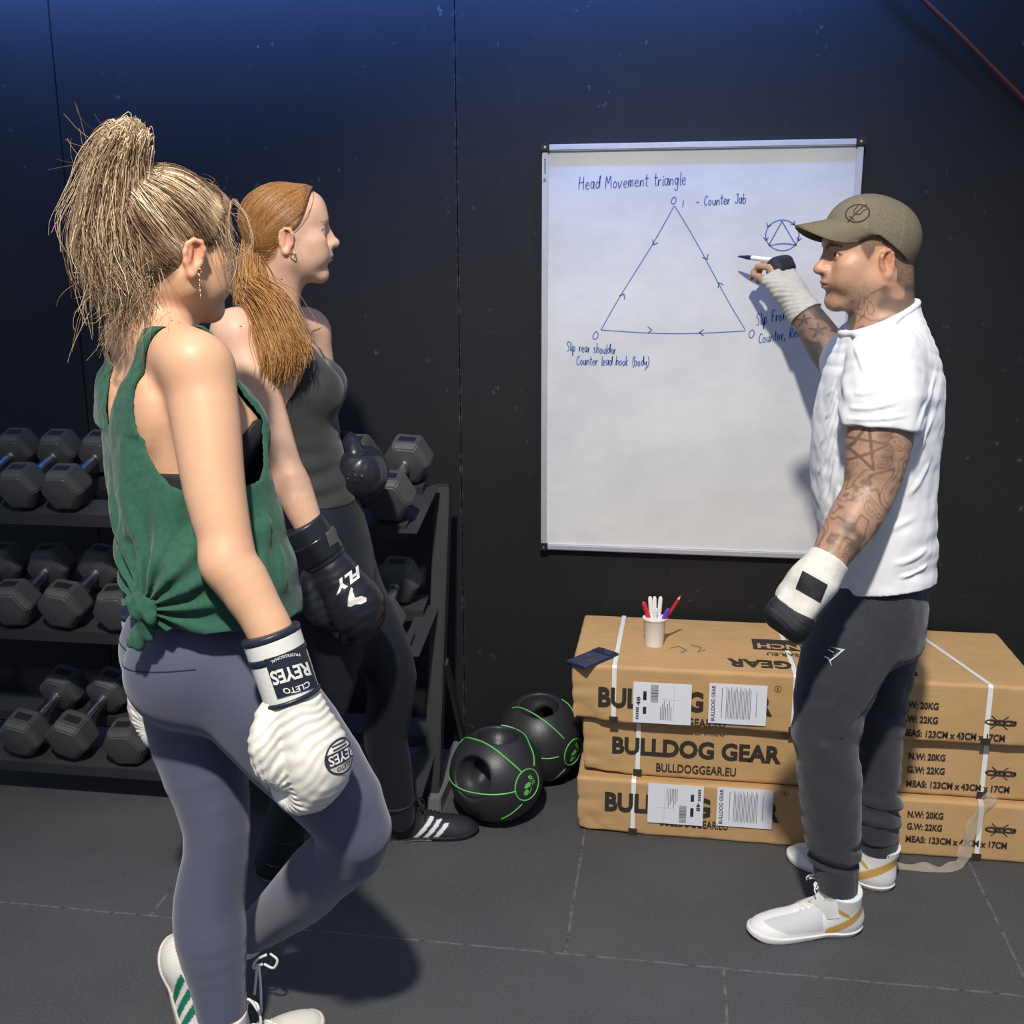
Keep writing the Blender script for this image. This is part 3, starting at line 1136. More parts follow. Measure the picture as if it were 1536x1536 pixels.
for bi, ((px, py), lab, h1, h2, badge, cr, txt, lines) in enumerate(BALLS):
    r = 0.138
    c = atz(px, py, r)
    if bi == 1: c = c + A(-0.016, 0.03, 0)
    dl = on_ball(c, r, *badge)
    D1 = on_ball(c, r, *h1) + A(-0.10, -0.02, 0.0) * (bi == 0)
    D2 = nrm(on_ball(c, r, *h2) + A(0, 0.0, 0.25)) if h2 else nrm(A(0.5, 0.8, 0.35))
    if bi == 1: D1 = nrm(D1 + A(0, 0.05, 0.3))
    root = medicine_ball(c, r, D1, D2, lab)
    L = frame(dl, (0, 0, 1))
    mb = MB()
    mb.tube([c + nrm(dl * math.cos(cr) + math.sin(cr) * (math.cos(t) * L[1] + math.sin(t) * L[2])) * r * 1.002 for t in np.linspace(0, 2 * math.pi, 40)], 0.0020, 5)
    for ln_ in lines:
        U = hermite([on_ball(c, r, *q) for q in ln_], 26)
        mb.tube([c + nrm(u) * r * 1.001 for u in U], 0.0021, 5)
    # lettering and emblem, wrapped on the ball
    V, Fc = text_np(txt, 0.02)
    W = (V - (V.min(0) + V.max(0)) / 2)
    W = W / np.ptp(W[:, 0]) * 0.034
    ang = math.radians(-118)
    for W_, off in ((W, (-0.014, 0.013)),):
        u = W_[:, 0] * math.cos(ang) - W_[:, 1] * math.sin(ang) + off[0]
        w = W_[:, 0] * math.sin(ang) + W_[:, 1] * math.cos(ang) + off[1]
        P3 = dl * r - u[:, None] * L[1] + w[:, None] * L[2]
        P3 = c + P3 / np.linalg.norm(P3, axis=1)[:, None] * r * 1.004
        mb.add(P3, Fc)

    def blob(poly, lift=1.004):
        P3 = np.array([dl * r - 1.35 * a * L[1] + 1.35 * b_ * L[2] for a, b_ in poly])
        P3 = c + P3 / np.linalg.norm(P3, axis=1)[:, None] * r * lift
        mb.add(P3, [tuple(range(len(poly)))])
    blob([(0.007 + 0.007 * math.cos(t), -0.014 + 0.007 * math.sin(t)) for t in np.linspace(0, 6.28, 16)[:-1]])
    blob([(0.013, -0.003), (0.008, 0.005), (0.000, 0.008), (-0.007, 0.003), (-0.004, -0.003), (0.004, -0.005)])
    blob([(-0.001, -0.022), (-0.007, -0.014), (-0.009, -0.003), (-0.006, -0.008), (-0.002, -0.016)])
    mb.build('green_markings', M['green_line'], root)

# ------------------------------------------------------------------ cardboard boxes
BW, BD, BH = 1.23, 0.43, 0.168
BOX = []
for i, (xl, yf, z0, lab) in enumerate(((-0.235, 2.760, 0.0005, 'long cardboard box at the bottom of the stack on the floor'),
                                       (-0.222, 2.785, 0.1715, 'long cardboard box in the middle of the stack of three'),
                                       (-0.252, 2.752, 0.3425, 'long cardboard box on top of the stack with phone and cup'))):
    root = empty('cardboard_box', (xl + BW / 2, yf + BD / 2, z0))
    tag(root, lab, 'box', 'stacked cardboard boxes')
    F = Field().box((xl + BW / 2, yf + BD / 2, z0 + BH / 2 + 0.0005), (BW / 2, BD / 2, BH / 2), r=0.007)

    def dent(P, d, xl=xl, yf=yf, z0=z0, i=i):
        n = 0.0012 * vnoise(P * 9.0, 3 + i) + 0.0008 * vnoise(P * 31.0, 9 + i)
        e = np.exp(-(((P[:, 0] - xl) / 0.10) ** 2 + ((P[:, 1] - yf) / 0.06) ** 2 + ((P[:, 2] - z0 - 0.012) / 0.05) ** 2))
        c_ = np.exp(-(((P[:, 0] - xl) / 0.05) ** 2 + ((P[:, 2] - z0 - 0.10) / 0.012) ** 2))
        return d + n + e * (0.008 + 0.006 * vnoise(P * 40, 21 + i)) + 0.0035 * c_
    V, Q_ = surface(Wrap(F, dent, 0.02), 0.0060)
    mesh_np('body', V, Q_, M['cardboard'], root)
    BOX.append((root, xl, yf, z0))


def strap(root, x, yf, z0, skew=0.0, w=0.0062, label=None, lean=0.0):
    """packing strap round the box"""
    a, t = 0.0026, 0.0009
    P = []
    y0, y1, za, zb = yf - a, yf + BD + a, z0 + 0.004, z0 + BH + a
    for (y, z, dx) in ((y0, za, lean), (y0, zb - 0.006, 0), (y0 + 0.006, zb, 0), (y1 - 0.006, zb, skew), (y1, zb - 0.006, skew), (y1, za, skew)):
        P.append(A(x + dx, y, z))
    mb = MB()
    n = len(P)
    cy, cz = (y0 + y1) / 2, (za + zb) / 2
    V = []
    for q in P:
        o_ = nrm(A(0, q[1] - cy, q[2] - cz))
        V += [q + [-w, 0, 0], q + [w, 0, 0], q + [-w, 0, 0] - o_ * t, q + [w, 0, 0] - o_ * t]
    Fc = []
    for j in range(n - 1):
        b0, b1 = j * 4, j * 4 + 4
        Fc += [(b0, b1, b1 + 1, b0 + 1), (b0 + 2, b0 + 3, b1 + 3, b1 + 2), (b0, b0 + 2, b1 + 2, b1), (b0 + 1, b1 + 1, b1 + 3, b0 + 3)]
    mb.add(V, Fc)
    mb.build('packing_strap', M['strap_white'], root)
    d = MB().box((x + lean, yf - 0.0028, z0 + 0.012), (0.012, 0.0006, 0.010))
    d.build('strap_mark', M['print_black'], root)


for (root, xl, yf, z0), spots in zip(BOX, (((950, 1200, 0.004), (1468, 1250, 0.012)), ((957, 1130, -0.004), (1476, 1150, 0.0)), ((921, 1040, 0.006), (1192, 1050, -0.012), (1481, 1080, -0.115)))):
    for (px, py, sk) in spots:
        strap(root, at(px, py, yf)[0], yf, z0, sk)

EX, EZ = A(1, 0, 0), A(0, 0, 1)


def front_text(mb, s, px0, px1, pyb, hh, yf, bold=0.02, spacing=1.0, m=0):
    """printing on a box front between two columns of the photo, baseline at the middle row, cap height in metres"""
    y = yf - 0.0028
    o, e = at(px0, pyb, y), at(px1, pyb, y)
    put_text(mb, s, (o[0], y, o[2]), EX, EZ, width=e[0] - o[0], height=hh, bold=bold, spacing=spacing, m=m)


TX = [((907, 1170, 1216, 0.060), (990, 1092, 1238, 0.024)), ((918, 1172, 1130, 0.053), (984, 1104, 1157, 0.026)), ((897, 1159, 1060, 0.060), (964, 1088, 1085, 0.024))]
NW = [((1361, 1415, 1226), (1360, 1413, 1244), (1358, 1511, 1263)), ((1363, 1418, 1139), (1361, 1417, 1159), (1359, 1515, 1180)), ((1351, 1408, 1062), (1350, 1407, 1083), (1352, 1508, 1104))]
for (root, xl, yf, z0), (t1, t2), nw in zip(BOX, TX, NW):
    mb = MB()
    front_text(mb, 'BULLDOG GEAR', t1[0], t1[1], t1[2], t1[3], yf, 0.040)
    put_text(mb, 'R', at(t1[1] + 6, t1[2] - 24, yf - 0.0028), EX, EZ, height=0.008)
    q = at(t1[1] + 8, t1[2] - 26.5, yf - 0.0028)
    mb.tube([(q[0] + 0.0085 * math.cos(t), yf - 0.0028, q[2] + 0.0085 * math.sin(t)) for t in np.linspace(0, 6.283, 24)], 0.0006, 4)
    mb.build('brand_lettering', M['print_black'], root)
    mb = MB()
    front_text(mb, 'BULLDOGGEAR.EU', t2[0], t2[1], t2[2], t2[3], yf, 0.016)
    mb.build('web_address', M['print_black'], root)
    mb = MB()
    for s, (a, b_, c) in zip(('N.W: 20KG', 'G.W: 22KG', 'MEAS: 123CM x 43CM x 17CM'), nw):
        front_text(mb, s, a, b_, c, 0.0205, yf, 0.035)
    mb.build('weight_lettering', M['print_black'], root)
    # no-hooks sign
    mb = MB()
    q = at(1500, nw[1][2] + 1, yf - 0.0028)
    for dx in (-0.022, 0.0, 0.022):
        mb.tube([(q[0] + dx + 0.014 * math.cos(t), q[1], q[2] + 0.006 * math.sin(t)) for t in np.linspace(0, 6.283, 20)], 0.0022, 4)
    mb.tube([(q[0] + 0.034 + 0.006 * math.cos(t), q[1], q[2] + 0.006 * math.sin(t)) for t in np.linspace(2, 7.5, 14)], 0.0018, 4)
    for s in (-1, 1):
        mb.tube([(q[0] - 0.022, q[1], q[2] - s * 0.018), (q[0] + 0.02, q[1], q[2] + s * 0.018)], 0.0011, 4)
    mb.build('handling_mark', M['print_black'], root)


def paper(root, yf, px0, py0, px1, py1, kind, flip=False):
    y = yf - 0.0045
    a, b_ = at(px0, py1, y), at(px1, py0, y)
    b_[0] = at(px1, (py0 + py1) / 2, y)[0]
    cx, cz, hw, hh = (a[0] + b_[0]) / 2, (a[2] + b_[2]) / 2, (b_[0] - a[0]) / 2, (b_[2] - a[2]) / 2
    sheet = MB().box((cx, y, cz), (hw, 0.0005, hh)).build('shipping_label' if kind == 1 else 'notice_label', M['white_paper'], root)
    y2 = y - 0.0008
    mb = MB()
    s = -1 if flip else 1

    def P(u, v):
        return (cx + s * (u - 0.5) * 2 * hw, y2, cz + s * (v - 0.5) * 2 * hh)

    def rect(u0, v0, u1, v1, m=0):
        mb.quad(P(u0, v0), P(u1, v0), P(u1, v1), P(u0, v1), m)
    if kind == 1:
        put_text(mb, '48', P(0.125, 0.42), A(0, 0, s), A(-s, 0, 0), width=0.026, height=0.011, bold=0.03)
        for q in range(7): rect(0.05, 0.08 + q * 0.044, 0.10, 0.11 + q * 0.044)
        rect(0.17, 0.22, 0.23, 0.40)
        rect(0.17, 0.56, 0.23, 0.78)
        put_text(mb, '24', P(0.218, 0.60), A(0, 0, s), A(-s, 0, 0), width=0.012, height=0.006, m=1)
        rng = random.Random(4)
        v = 0.52
        while v < 0.95:
            w = rng.choice((0.006, 0.010, 0.016))
            rect(0.30, v, 0.43, v + w)
            v += w + rng.choice((0.006, 0.010, 0.014))
        for q in range(7): rect(0.47 + q * 0.03, 0.10, 0.482 + q * 0.03, 0.42 + 0.08 * (q % 3), 2)
        rect(0.70, 0.04, 0.703, 0.96, 2)
        rect(0.50, 0.60, 0.85, 0.603, 2)
    else:
        put_text(mb, 'BULLDOG GEAR', P(0.11, 0.05), A(0, 0, 1), A(-1, 0, 0), width=hh * 1.8, height=0.0105, bold=0.02)
        for q in range(17):
            u = 0.30 + q * 0.026
            rect(u, 0.12 + 0.03 * (q % 2), u + 0.011, 0.93 - 0.05 * (q % 3), 2)
        rect(0.22, 0.14, 0.232, 0.9, 2)
        rect(0.82, 0.2, 0.831, 0.84, 2)
    mb.build('label_printing', [M['print_black'], M['white_paper'], M['print_grey']], sheet)


paper(BOX[2][0], BOX[2][2], 949, 1027, 1037, 1083, 1)
paper(BOX[2][0], BOX[2][2], 1062, 1029, 1150, 1084, 2)
paper(BOX[0][0], BOX[0][2], 971, 1180, 1055, 1233, 1, True)
paper(BOX[0][0], BOX[0][2], 1074, 1186, 1159, 1238, 2)

# printing on the lid, upside down from the front
ZT = BOX[2][3] + BH + 0.0028
mb = MB()
o = atz(1090, 987, ZT)
put_text(mb, 'BULLDOG GEAR', (o[0] + 0.50, o[1], ZT), -EX, A(0, -1, 0), width=0.50, height=0.060, bold=0.035)
o2 = atz(1150, 978, ZT)
put_text(mb, 'BULLDOGGEAR.EU', (o2[0] + 0.235, o2[1], ZT), -EX, A(0, -1, 0), width=0.235, height=0.024, bold=0.012)
mb.build('lid_lettering', M['print_black'], BOX[2][0])
a, b_ = atz(1130, 973, ZT), atz(1215, 962, ZT)
mb = MB()
mb.quad((a[0], a[1], ZT), (b_[0] + 0.04, a[1], ZT), (b_[0] + 0.04, b_[1], ZT), (a[0], b_[1], ZT))
put_text(mb, 'BENCH', (b_[0] + 0.025, a[1] + 0.046, ZT + 0.0006), -EX, A(0, -1, 0), width=b_[0] + 0.012 - a[0], height=0.040, bold=0.03, m=1)
mb.build('lid_badge', [M['print_black'], M['cardboard']], BOX[2][0])
mb = MB()
for st in ([(1006, 972), (1018, 969), (1030, 975), (1021, 979)], [(1036, 967), (1052, 971), (1047, 978), (1058, 974)]):
    mb.tube([tuple(atz(x, y, ZT)) for x, y in st], 0.0011, 4, 0)
mb.build('pen_scribble', M['print_grey'], BOX[2][0])

# torn strip of clear tape hanging from the boxes on to the floor
m = mat('clear_tape', (0.62, 0.55, 0.42), 0.18, bump=(60, 0.9))
m.node_tree.nodes['Principled BSDF'].inputs['Alpha'].default_value = 0.42
yb_ = BOX[0][2] - 0.012
pt = [at(1489, 1192, yb_ - 0.0), at(1474, 1212, yb_ - 0.005), at(1458, 1245, yb_ - 0.010), at(1448, 1275, yb_ - 0.02)]
pt += [atz(1440, 1296, 0.012), atz(1418, 1306, 0.004), atz(1385, 1305, 0.003), atz(1345, 1302, 0.003)]
P = hermite(pt, 40)
T = np.gradient(P, axis=0)
sd = np.cross(T, np.tile(A(0.3, -1, 0.4), (40, 1)))
sd /= np.linalg.norm(sd, axis=1)[:, None]
wv = 0.016 + 0.004 * np.sin(np.arange(40) * 0.8)
V = np.concatenate([P + sd * wv[:, None] + A(0, -0.003, 0) * np.sin(np.arange(40) * 1.1)[:, None], P, P - sd * wv[:, None]])
V[:, 2] = np.maximum(V[:, 2], 0.002)
Fc = [(r * 40 + i, r * 40 + i + 1, (r + 1) * 40 + i + 1, (r + 1) * 40 + i) for r in (0, 1) for i in range(39)]
tp = mesh_np('packing_tape', V, Fc, m)
tag(tp, 'torn strip of clear packing tape hanging from the boxes onto floor', 'tape')

# ------------------------------------------------------------------ phone, cup, pens
ph = empty('mobile_phone', atz(889, 985, 0.5085))
tag(ph, 'dark blue mobile phone lying on the corner of top cardboard box', 'phone')
e0, e1 = atz(858, 996, 0.519), atz(919, 971, 0.519)
X = frame(A(e1[0] - e0[0], e1[1] - e0[1], 0))
cz = 0.5145
pc = A(*(atz(889, 985, 0.519)[:2]), cz)
F = Field().box(pc, (0.074, 0.037, 0.0055), X, r=0.005)
V, Q_ = surface(F, 0.0025)
mesh_np('case', V, Q_, M['navy_plastic'], ph)
mb = MB().box(pc + X[0] * 0.050 + A(0, 0, 0.0062), (0.017, 0.033, 0.0018), X, bev=0.0015)
isl = mb.build('camera_island', M['navy_plastic'], ph, sharp=40)
for du, dv in ((0.045, 0.018), (0.058, 0.010), (0.046, 0.002)):
    MB().lathe([(0.0058, 0), (0.0058, 0.0022), (0.0045, 0.0026), (0.0, 0.0022)], pc + X[0] * du + X[1] * dv + A(0, 0, 0.0078), n=18).build('lens', M['black_plastic'], isl, sharp=40)
mb = MB()
mb.tube([pc + A(0, 0, 0.0056) + X[0] * (-0.012 + 0.021 * math.cos(t)) + X[1] * 0.021 * math.sin(t) for t in np.linspace(0, 6.283, 36)], 0.0009, 4)
mb.build('charging_ring', mat('ring_grey', (0.05, 0.06, 0.10), 0.4), ph)

cupc = atz(981, 969, 0.507)
cup = empty('paper_cup', cupc)
tag(cup, 'white paper cup of pens standing on top cardboard box', 'cup')
MB().lathe([(0.0, 0.001), (0.0255, 0.0), (0.026, 0.004), (0.0330, 0.083), (0.0345, 0.0845), (0.0345, 0.087), (0.0325, 0.087), (0.0315, 0.083), (0.0245, 0.006), (0.0, 0.006)], cupc, n=36).build('cup_wall', M['white_cup'], cup, sharp=50)
MB().lathe([(0.0328, 0.0822), (0.0352, 0.0835), (0.0358, 0.0855), (0.0350, 0.0878), (0.0325, 0.0878)], cupc, n=36).build('rim', M['white_cup'], cup, sharp=50)


def pen(name, label, cat, tip_px, dep, base, r, body, cap, caplen=0.045, clip=True, nose=None):
    """a pen standing in the cup: tip_px is where its upper end shows"""
    top = at(tip_px[0], tip_px[1], cupc[1] + dep)
    bot = cupc + A(base[0], base[1], 0.010)
    ax = nrm(top - bot)
    L = float(np.linalg.norm(top - bot))
    X = frame(nrm(np.cross(ax, A(0.2, -1, 0))), ax)
    root = empty(name, bot)
    tag(root, label, cat, 'pens in the paper cup')
    MB().lathe([(0.0, 0), (r * 0.9, 0.0), (r, 0.002), (r, L - caplen)], bot, X, 14).build('barrel', M[body], root, sharp=50)
    if nose:
        MB().lathe([(r, L - caplen), (r * 0.25, L - 0.006)], bot, X, 10).build('sharpened_wood', M['pencil_wood'], root, sharp=50)
        MB().lathe([(r * 0.25, L - 0.006), (0.0002, L)], bot, X, 8).build('lead', M[nose], root)
    else:
        c_ = MB().lathe([(r * 1.12, L - caplen), (r * 1.15, L - caplen + 0.002), (r * 1.1, L - 0.006), (r * 0.7, L), (0, L)], bot, X, 14).build('cap', M[cap], root, sharp=50)
        if clip:
            MB().box(bot + ax * (L - caplen * 0.45) - X[1] * 0 + nrm(A(0, -1, 0.1)) * r * 1.25, (caplen * 0.36, 0.0022, 0.0008), frame(ax, (0, -1, 0)), bev=0.0004).build('clip', M[cap], c_)
    return root


pen('marker_pen', 'red marker pen leaning left in the paper cup', 'pen', (965, 903), -0.006, (0.008, 0.004), 0.0058, 'red_plastic', 'red_plastic', 0.058)
pen('marker_pen', 'white marker pen standing nearest the red one in the cup', 'pen', (975, 895), 0.012, (-0.004, 0.010), 0.0055, 'white_plastic', 'white_plastic')
pen('marker_pen', 'tall white marker pen in the middle at the back of the cup', 'pen', (982, 895), 0.015, (0.000, 0.013), 0.0052, 'white_plastic', 'white_plastic')
pen('marker_pen', 'tall white marker pen beside the purple one at the cup back', 'pen', (991, 895), 0.012, (0.008, 0.008), 0.0055, 'white_plastic', 'white_plastic')
pen('marker_pen', 'short white pen leaning at the front of the paper cup', 'pen', (985, 913), -0.018, (-0.010, 0.000), 0.0048, 'white_plastic', 'white_plastic', 0.04)
pen('marker_pen', 'purple marker pen leaning right in the paper cup', 'pen', (1003, 913), -0.008, (-0.006, -0.004), 0.0058, 'purple_plastic', 'purple_plastic', 0.05)
pen('pencil', 'red pencil leaning out to the right of the cup', 'pencil', (1022, 892), 0.004, (-0.010, 0.004), 0.0042, 'red_plastic', 'red_plastic', 0.016, False, 'red_plastic')

# ------------------------------------------------------------------ cable across the upper wall
P = hermite([at(1120, -300, 3.19), at(1240, -165, 3.19), at(1350, -40, 3.185), at(1385, 0, 3.19), at(1440, 52, 3.195), at(1490, 103, 3.195), at(1545, 158, 3.195), at(1640, 250, 3.2)], 30)
V, Fc = tube_np(P, 0.0065, 8)
tag(mesh_np('hose', V, Fc, M['red_hose']), 'dark red hose slanting across the upper right black wall', 'hose')
# ------------------------------------------------------------------ figures
M['skin'] = mat('skin', (0.6, 0.4, 0.3), 0.48, vcol=True, spec=0.4, sss=0.12, bump=(260, 0.12))
M['hair'] = mat('hair', (0.3, 0.2, 0.1), 0.42, vcol=True, spec=0.45)
M['cloth_v'] = mat('cloth_coloured', (0.5, 0.5, 0.5), 0.8, vcol=True, spec=0.2, bump=(500, 0.2))
M['leather_v'] = mat('leather_coloured', (0.5, 0.5, 0.5), 0.42, vcol=True, spec=0.5, bump=(120, 0.25))
M['shoe_v'] = mat('shoe_coloured', (0.5, 0.5, 0.5), 0.6, vcol=True, spec=0.3, bump=(700, 0.2))
M['gold'] = mat('gold', (0.75, 0.58, 0.28), 0.25, metal=1.0)
M['lace_white'] = mat('lace_white', (0.78, 0.76, 0.70), 0.8)
M['lace_black'] = mat('lace_black', (0.014, 0.014, 0.016), 0.8)


class Local(Field):
    """a field whose shapes are given in a head's or a shoe's own axes (rows of X: forward, left, up)"""

    def __init__(s, c, X, k=1.0):
        super().__init__()
        s.c0, s.X, s.k0 = A(c), np.asarray(X), k

    def w(s, p):
        return s.c0 + (A(p) * s.k0) @ s.X

    def to(s, P):
        return ((P - s.c0) @ s.X.T) / s.k0

    def lcone(s, a, b, ra, rb, k=0.02, op='u'):
        return s.cone(s.w(a), s.w(b), ra * s.k0, rb * s.k0, k * s.k0, op)

    def lball(s, c, r, k=0.02, op='u'):
        return s.ball(s.w(c), r * s.k0, k * s.k0, op)

    def lell(s, c, r, k=0.02, op='u', rot=None):
        X = s.X if rot is None else np.asarray(rot) @ s.X
        return s.ell(s.w(c), A(r) * s.k0, X, k * s.k0, op)


def rot_y(a):
    """tilt in the head's forward-up plane"""
    c, s_ = math.cos(a), math.sin(a)
    return np.array([[c, 0, s_], [0, 1, 0], [-s_, 0, c]])


def rot_z(a):
    c, s_ = math.cos(a), math.sin(a)
    return np.array([[c, s_, 0], [-s_, c, 0], [0, 0, 1]])


def ear_centre(px, y, X, k, side):
    """head centre such that the ear on that side shows at px, the centre lying at depth y"""
    off = (A(-0.016, 0.075 * side, -0.018) * k) @ X
    e = at(px[0], px[1], y + off[1])
    return e - off


def add_head(H, fem=False, ears=(1, -1), nose=0.0):
    """head of a grown-up in H's axes: forward, left, up; the eyes lie near height 0"""
    H.lell((-0.012, 0, 0.032), (0.097, 0.074, 0.083), 0.02)
    H.lell((0.020, 0, -0.030), (0.066, 0.060, 0.080), 0.03)
    jw = 0.046 if fem else 0.052
    for s in (1, -1):
        H.lcone((-0.008, jw * s, -0.056), (0.062, 0.016 * s, -0.101), 0.020, 0.016, 0.028)
        H.lcone((-0.012, 0.056 * s, -0.015), (-0.008, jw * s, -0.056), 0.018, 0.019, 0.02)
        H.lell((0.052, 0.043 * s, -0.020), (0.030, 0.020, 0.018), 0.022)
        H.lell((0.066, 0.026 * s, -0.052), (0.022, 0.024, 0.026), 0.020)
        H.lell((0.044, 0.040 * s, -0.046), (0.030, 0.021, 0.034), 0.022)
    H.lball((0.069 if fem else 0.071, 0, -0.098), 0.0155 if fem else 0.019, 0.026)
    H.lcone((0.077, -0.026, 0.024), (0.077, 0.026, 0.024), 0.013 if fem else 0.016, 0.013 if fem else 0.016, 0.022)
    H.lell((0.062, 0, 0.055), (0.032, 0.050, 0.040), 0.03)
    # eye sockets, then nose
    for s in (1, -1):
        H.lell((0.097, 0.032 * s, 0.003), (0.020, 0.018, 0.012), 0.014, 's')
    tip = (0.112 if fem else 0.115) + nose
    H.lcone((0.0900, 0, 0.016), (tip - 0.0075, 0, -0.022), 0.0076, 0.0085, 0.012)
    H.lcone((0.080, 0, 0.012), (0.093, 0, -0.027), 0.0100, 0.0125, 0.010)
    H.lball((tip - 0.002, 0, -0.0265), 0.0082 if fem else 0.0092, 0.010)
    H.lcone((0.088, 0, -0.040), (tip - 0.006, 0, -0.030), 0.006, 0.006, 0.010)
    for s in (1, -1):
        H.lell((0.096, 0.0115 * s, -0.031), (0.0115, 0.0070, 0.0075), 0.007)
        H.lell((0.102, 0.0065 * s, -0.0385), (0.006, 0.0032, 0.0035), 0.003, 's')
    # lips
    H.lell((0.084, 0, -0.056), (0.016, 0.028, 0.018), 0.016)
    H.lell((0.0955, 0, -0.0565), (0.0085, 0.021, 0.0052), 0.006)
    H.lell((0.0945, 0, -0.0680), (0.0085, 0.018, 0.0062), 0.006)
    H.lell((0.1085, 0, -0.0622), (0.0140, 0.024, 0.0010), 0.003, 's')
    H.lell((0.1035, 0, -0.0815), (0.010, 0.020, 0.007), 0.016, 's')
    # eyes
    for s in (1, -1):
        ce = H.w((0.0715, 0.031 * s, 0.003))
        r = 0.0152 * H.k0

        def lid(P, ce=ce, r=r, s=s):
            q = (P - ce) @ H.X.T
            b = np.sqrt((q * q).sum(1)) - r
            el = (np.sqrt((q[:, 1] / (0.0140 * H.k0)) ** 2 + ((q[:, 2] - 0.0004) / (0.0044 * H.k0)) ** 2) - 1) * 0.005
            el = np.maximum(el, -q[:, 0])
            return np.maximum(b, -el)
        H.add(lid, ce, r, 0.006)
        H.ball(ce, 0.0134 * H.k0, 0.0)
    # ears
    for s in ears:
        R_ = rot_y(-0.20)
        yaw = rot_z(0.42 * s)
        c = A(-0.016, 0.073 * s, -0.018)

        def E(p, c=c, s=s):
            p = A(p) @ rot_y(-0.20)
            p = p @ rot_z(0.40 * s)
            return c + p
        H.lell(E((0.000, 0.002 * s, 0.002)), (0.0165, 0.0055, 0.028), 0.006, rot=yaw @ R_)
        H.lell(E((0.003, 0.0085 * s, 0.003)), (0.0095, 0.0065, 0.0175), 0.004, 's', rot=yaw @ R_)
        ring = [(0.012, 0.004, 0.006), (0.013, 0.006, 0.018), (0.006, 0.008, 0.0285), (-0.006, 0.009, 0.0290), (-0.0155, 0.009, 0.020), (-0.0165, 0.009, 0.006), (-0.0125, 0.008, -0.009), (-0.005, 0.007, -0.020)]
        pts = [E((a, b * s, u)) for a, b, u in ring]
        for a, b in zip(pts[:-1], pts[1:]):
            H.lcone(a, b, 0.0038, 0.0038, 0.004)
        H.lcone(E((-0.008, 0.008 * s, 0.018)), E((-0.006, 0.007 * s, -0.006)), 0.0030, 0.0028, 0.004)
        H.lball(E((0.001, 0.006 * s, -0.0255)), 0.0072, 0.006)
        H.lcone(E((0.012, 0.003 * s, -0.002)), E((0.009, 0.004 * s, -0.010)), 0.0042, 0.0035, 0.004)
    return H


def not_ear(L):
    """1 on the scalp, 0 on the ears"""
    return ~((L[:, 0] < 0.008) & (L[:, 0] > -0.045) & (L[:, 2] < 0.020) & (L[:, 2] > -0.055) & (np.abs(L[:, 1]) > 0.070)) & (np.abs(L[:, 1]) < 0.095)


def face_colour(L, C, skin, lip, brow, iris, lash=0.5, brow_w=1.0):
    """paint a head: L local positions, C colours to change"""
    f, l, u = L[:, 0], L[:, 1], L[:, 2]
    al = np.abs(l)
    hd = (u > -0.13) & (f > 0.02)

    def mixin(m, col, w=1.0):
        m = np.clip(m, 0, 1)[:, None] * w
        C[:] = C * (1 - m) + A(col) * m
    blush = np.exp(-(((f - 0.06) / 0.03) ** 2 + ((al - 0.042) / 0.02) ** 2 + ((u + 0.022) / 0.02) ** 2)) * hd
    mixin(blush, A(skin) * [1.08, 0.80, 0.78], 0.55)
    nose = np.exp(-(((f - 0.112) / 0.014) ** 2 + (l / 0.016) ** 2 + ((u + 0.027) / 0.014) ** 2)) * hd
    mixin(nose, A(skin) * [1.05, 0.82, 0.80], 0.5)
    er = np.exp(-(((f + 0.018) / 0.022) ** 2 + ((u + 0.016) / 0.032) ** 2)) * np.clip((al - 0.066) / 0.010, 0, 1)
    mixin(er, A(skin) * [1.12, 0.68, 0.62], 0.6)
    lp = (f > 0.086) & (al < 0.0225)
    uw = 0.0056 * np.sqrt(np.clip(1 - (al / 0.023) ** 2, 0, 1))
    m1 = lp & (u > -0.0725) & (u < -0.0622 + uw * 1.5) & (u > -0.0632 - uw * 1.75)
    mixin(m1.astype(float), lip, 0.85)
    mixin((lp & (np.abs(u + 0.0622) < 0.0014)).astype(float), A(lip) * 0.35, 0.8)
    bx = np.clip((al - 0.012) / 0.036, 0, 1)
    by = 0.0205 + 0.0085 * np.sin(bx * 2.2) - 0.004 * bx
    bm_ = (al > 0.011) & (al < 0.050) & (np.abs(u - by) < 0.0042 * brow_w * (1 - 0.5 * bx)) & (f > 0.045)
    mixin(bm_.astype(float), brow, 0.8)
    for s in (1, -1):
        q = L - A(0.0715, 0.031 * s, 0.003)
        r = np.sqrt((q * q).sum(1))
        fr = (q[:, 0] > 0) & (r < 0.0185)
        el = np.sqrt((q[:, 1] / 0.0140) ** 2 + ((q[:, 2] - 0.0004) / 0.0044) ** 2)
        mixin((fr & (r < 0.0142) & (el < 1.05)).astype(float), (0.55, 0.53, 0.51))
        ir = np.sqrt(q[:, 1] ** 2 + q[:, 2] ** 2)
        mixin((fr & (r < 0.0142) & (ir < 0.0060) & (el < 1.05)).astype(float), iris)
        mixin((fr & (r < 0.0142) & (ir < 0.0027)).astype(float), (0.01, 0.01, 0.01))
        mixin((fr & (np.abs(el - 1.16) < 0.22) & (q[:, 2] > -0.001)).astype(float), (0.03, 0.02, 0.015), lash)
        mixin((fr & (np.abs(el - 1.12) < 0.14) & (q[:, 2] <= -0.001)).astype(float), (0.10, 0.06, 0.045), lash * 0.6)
    return C


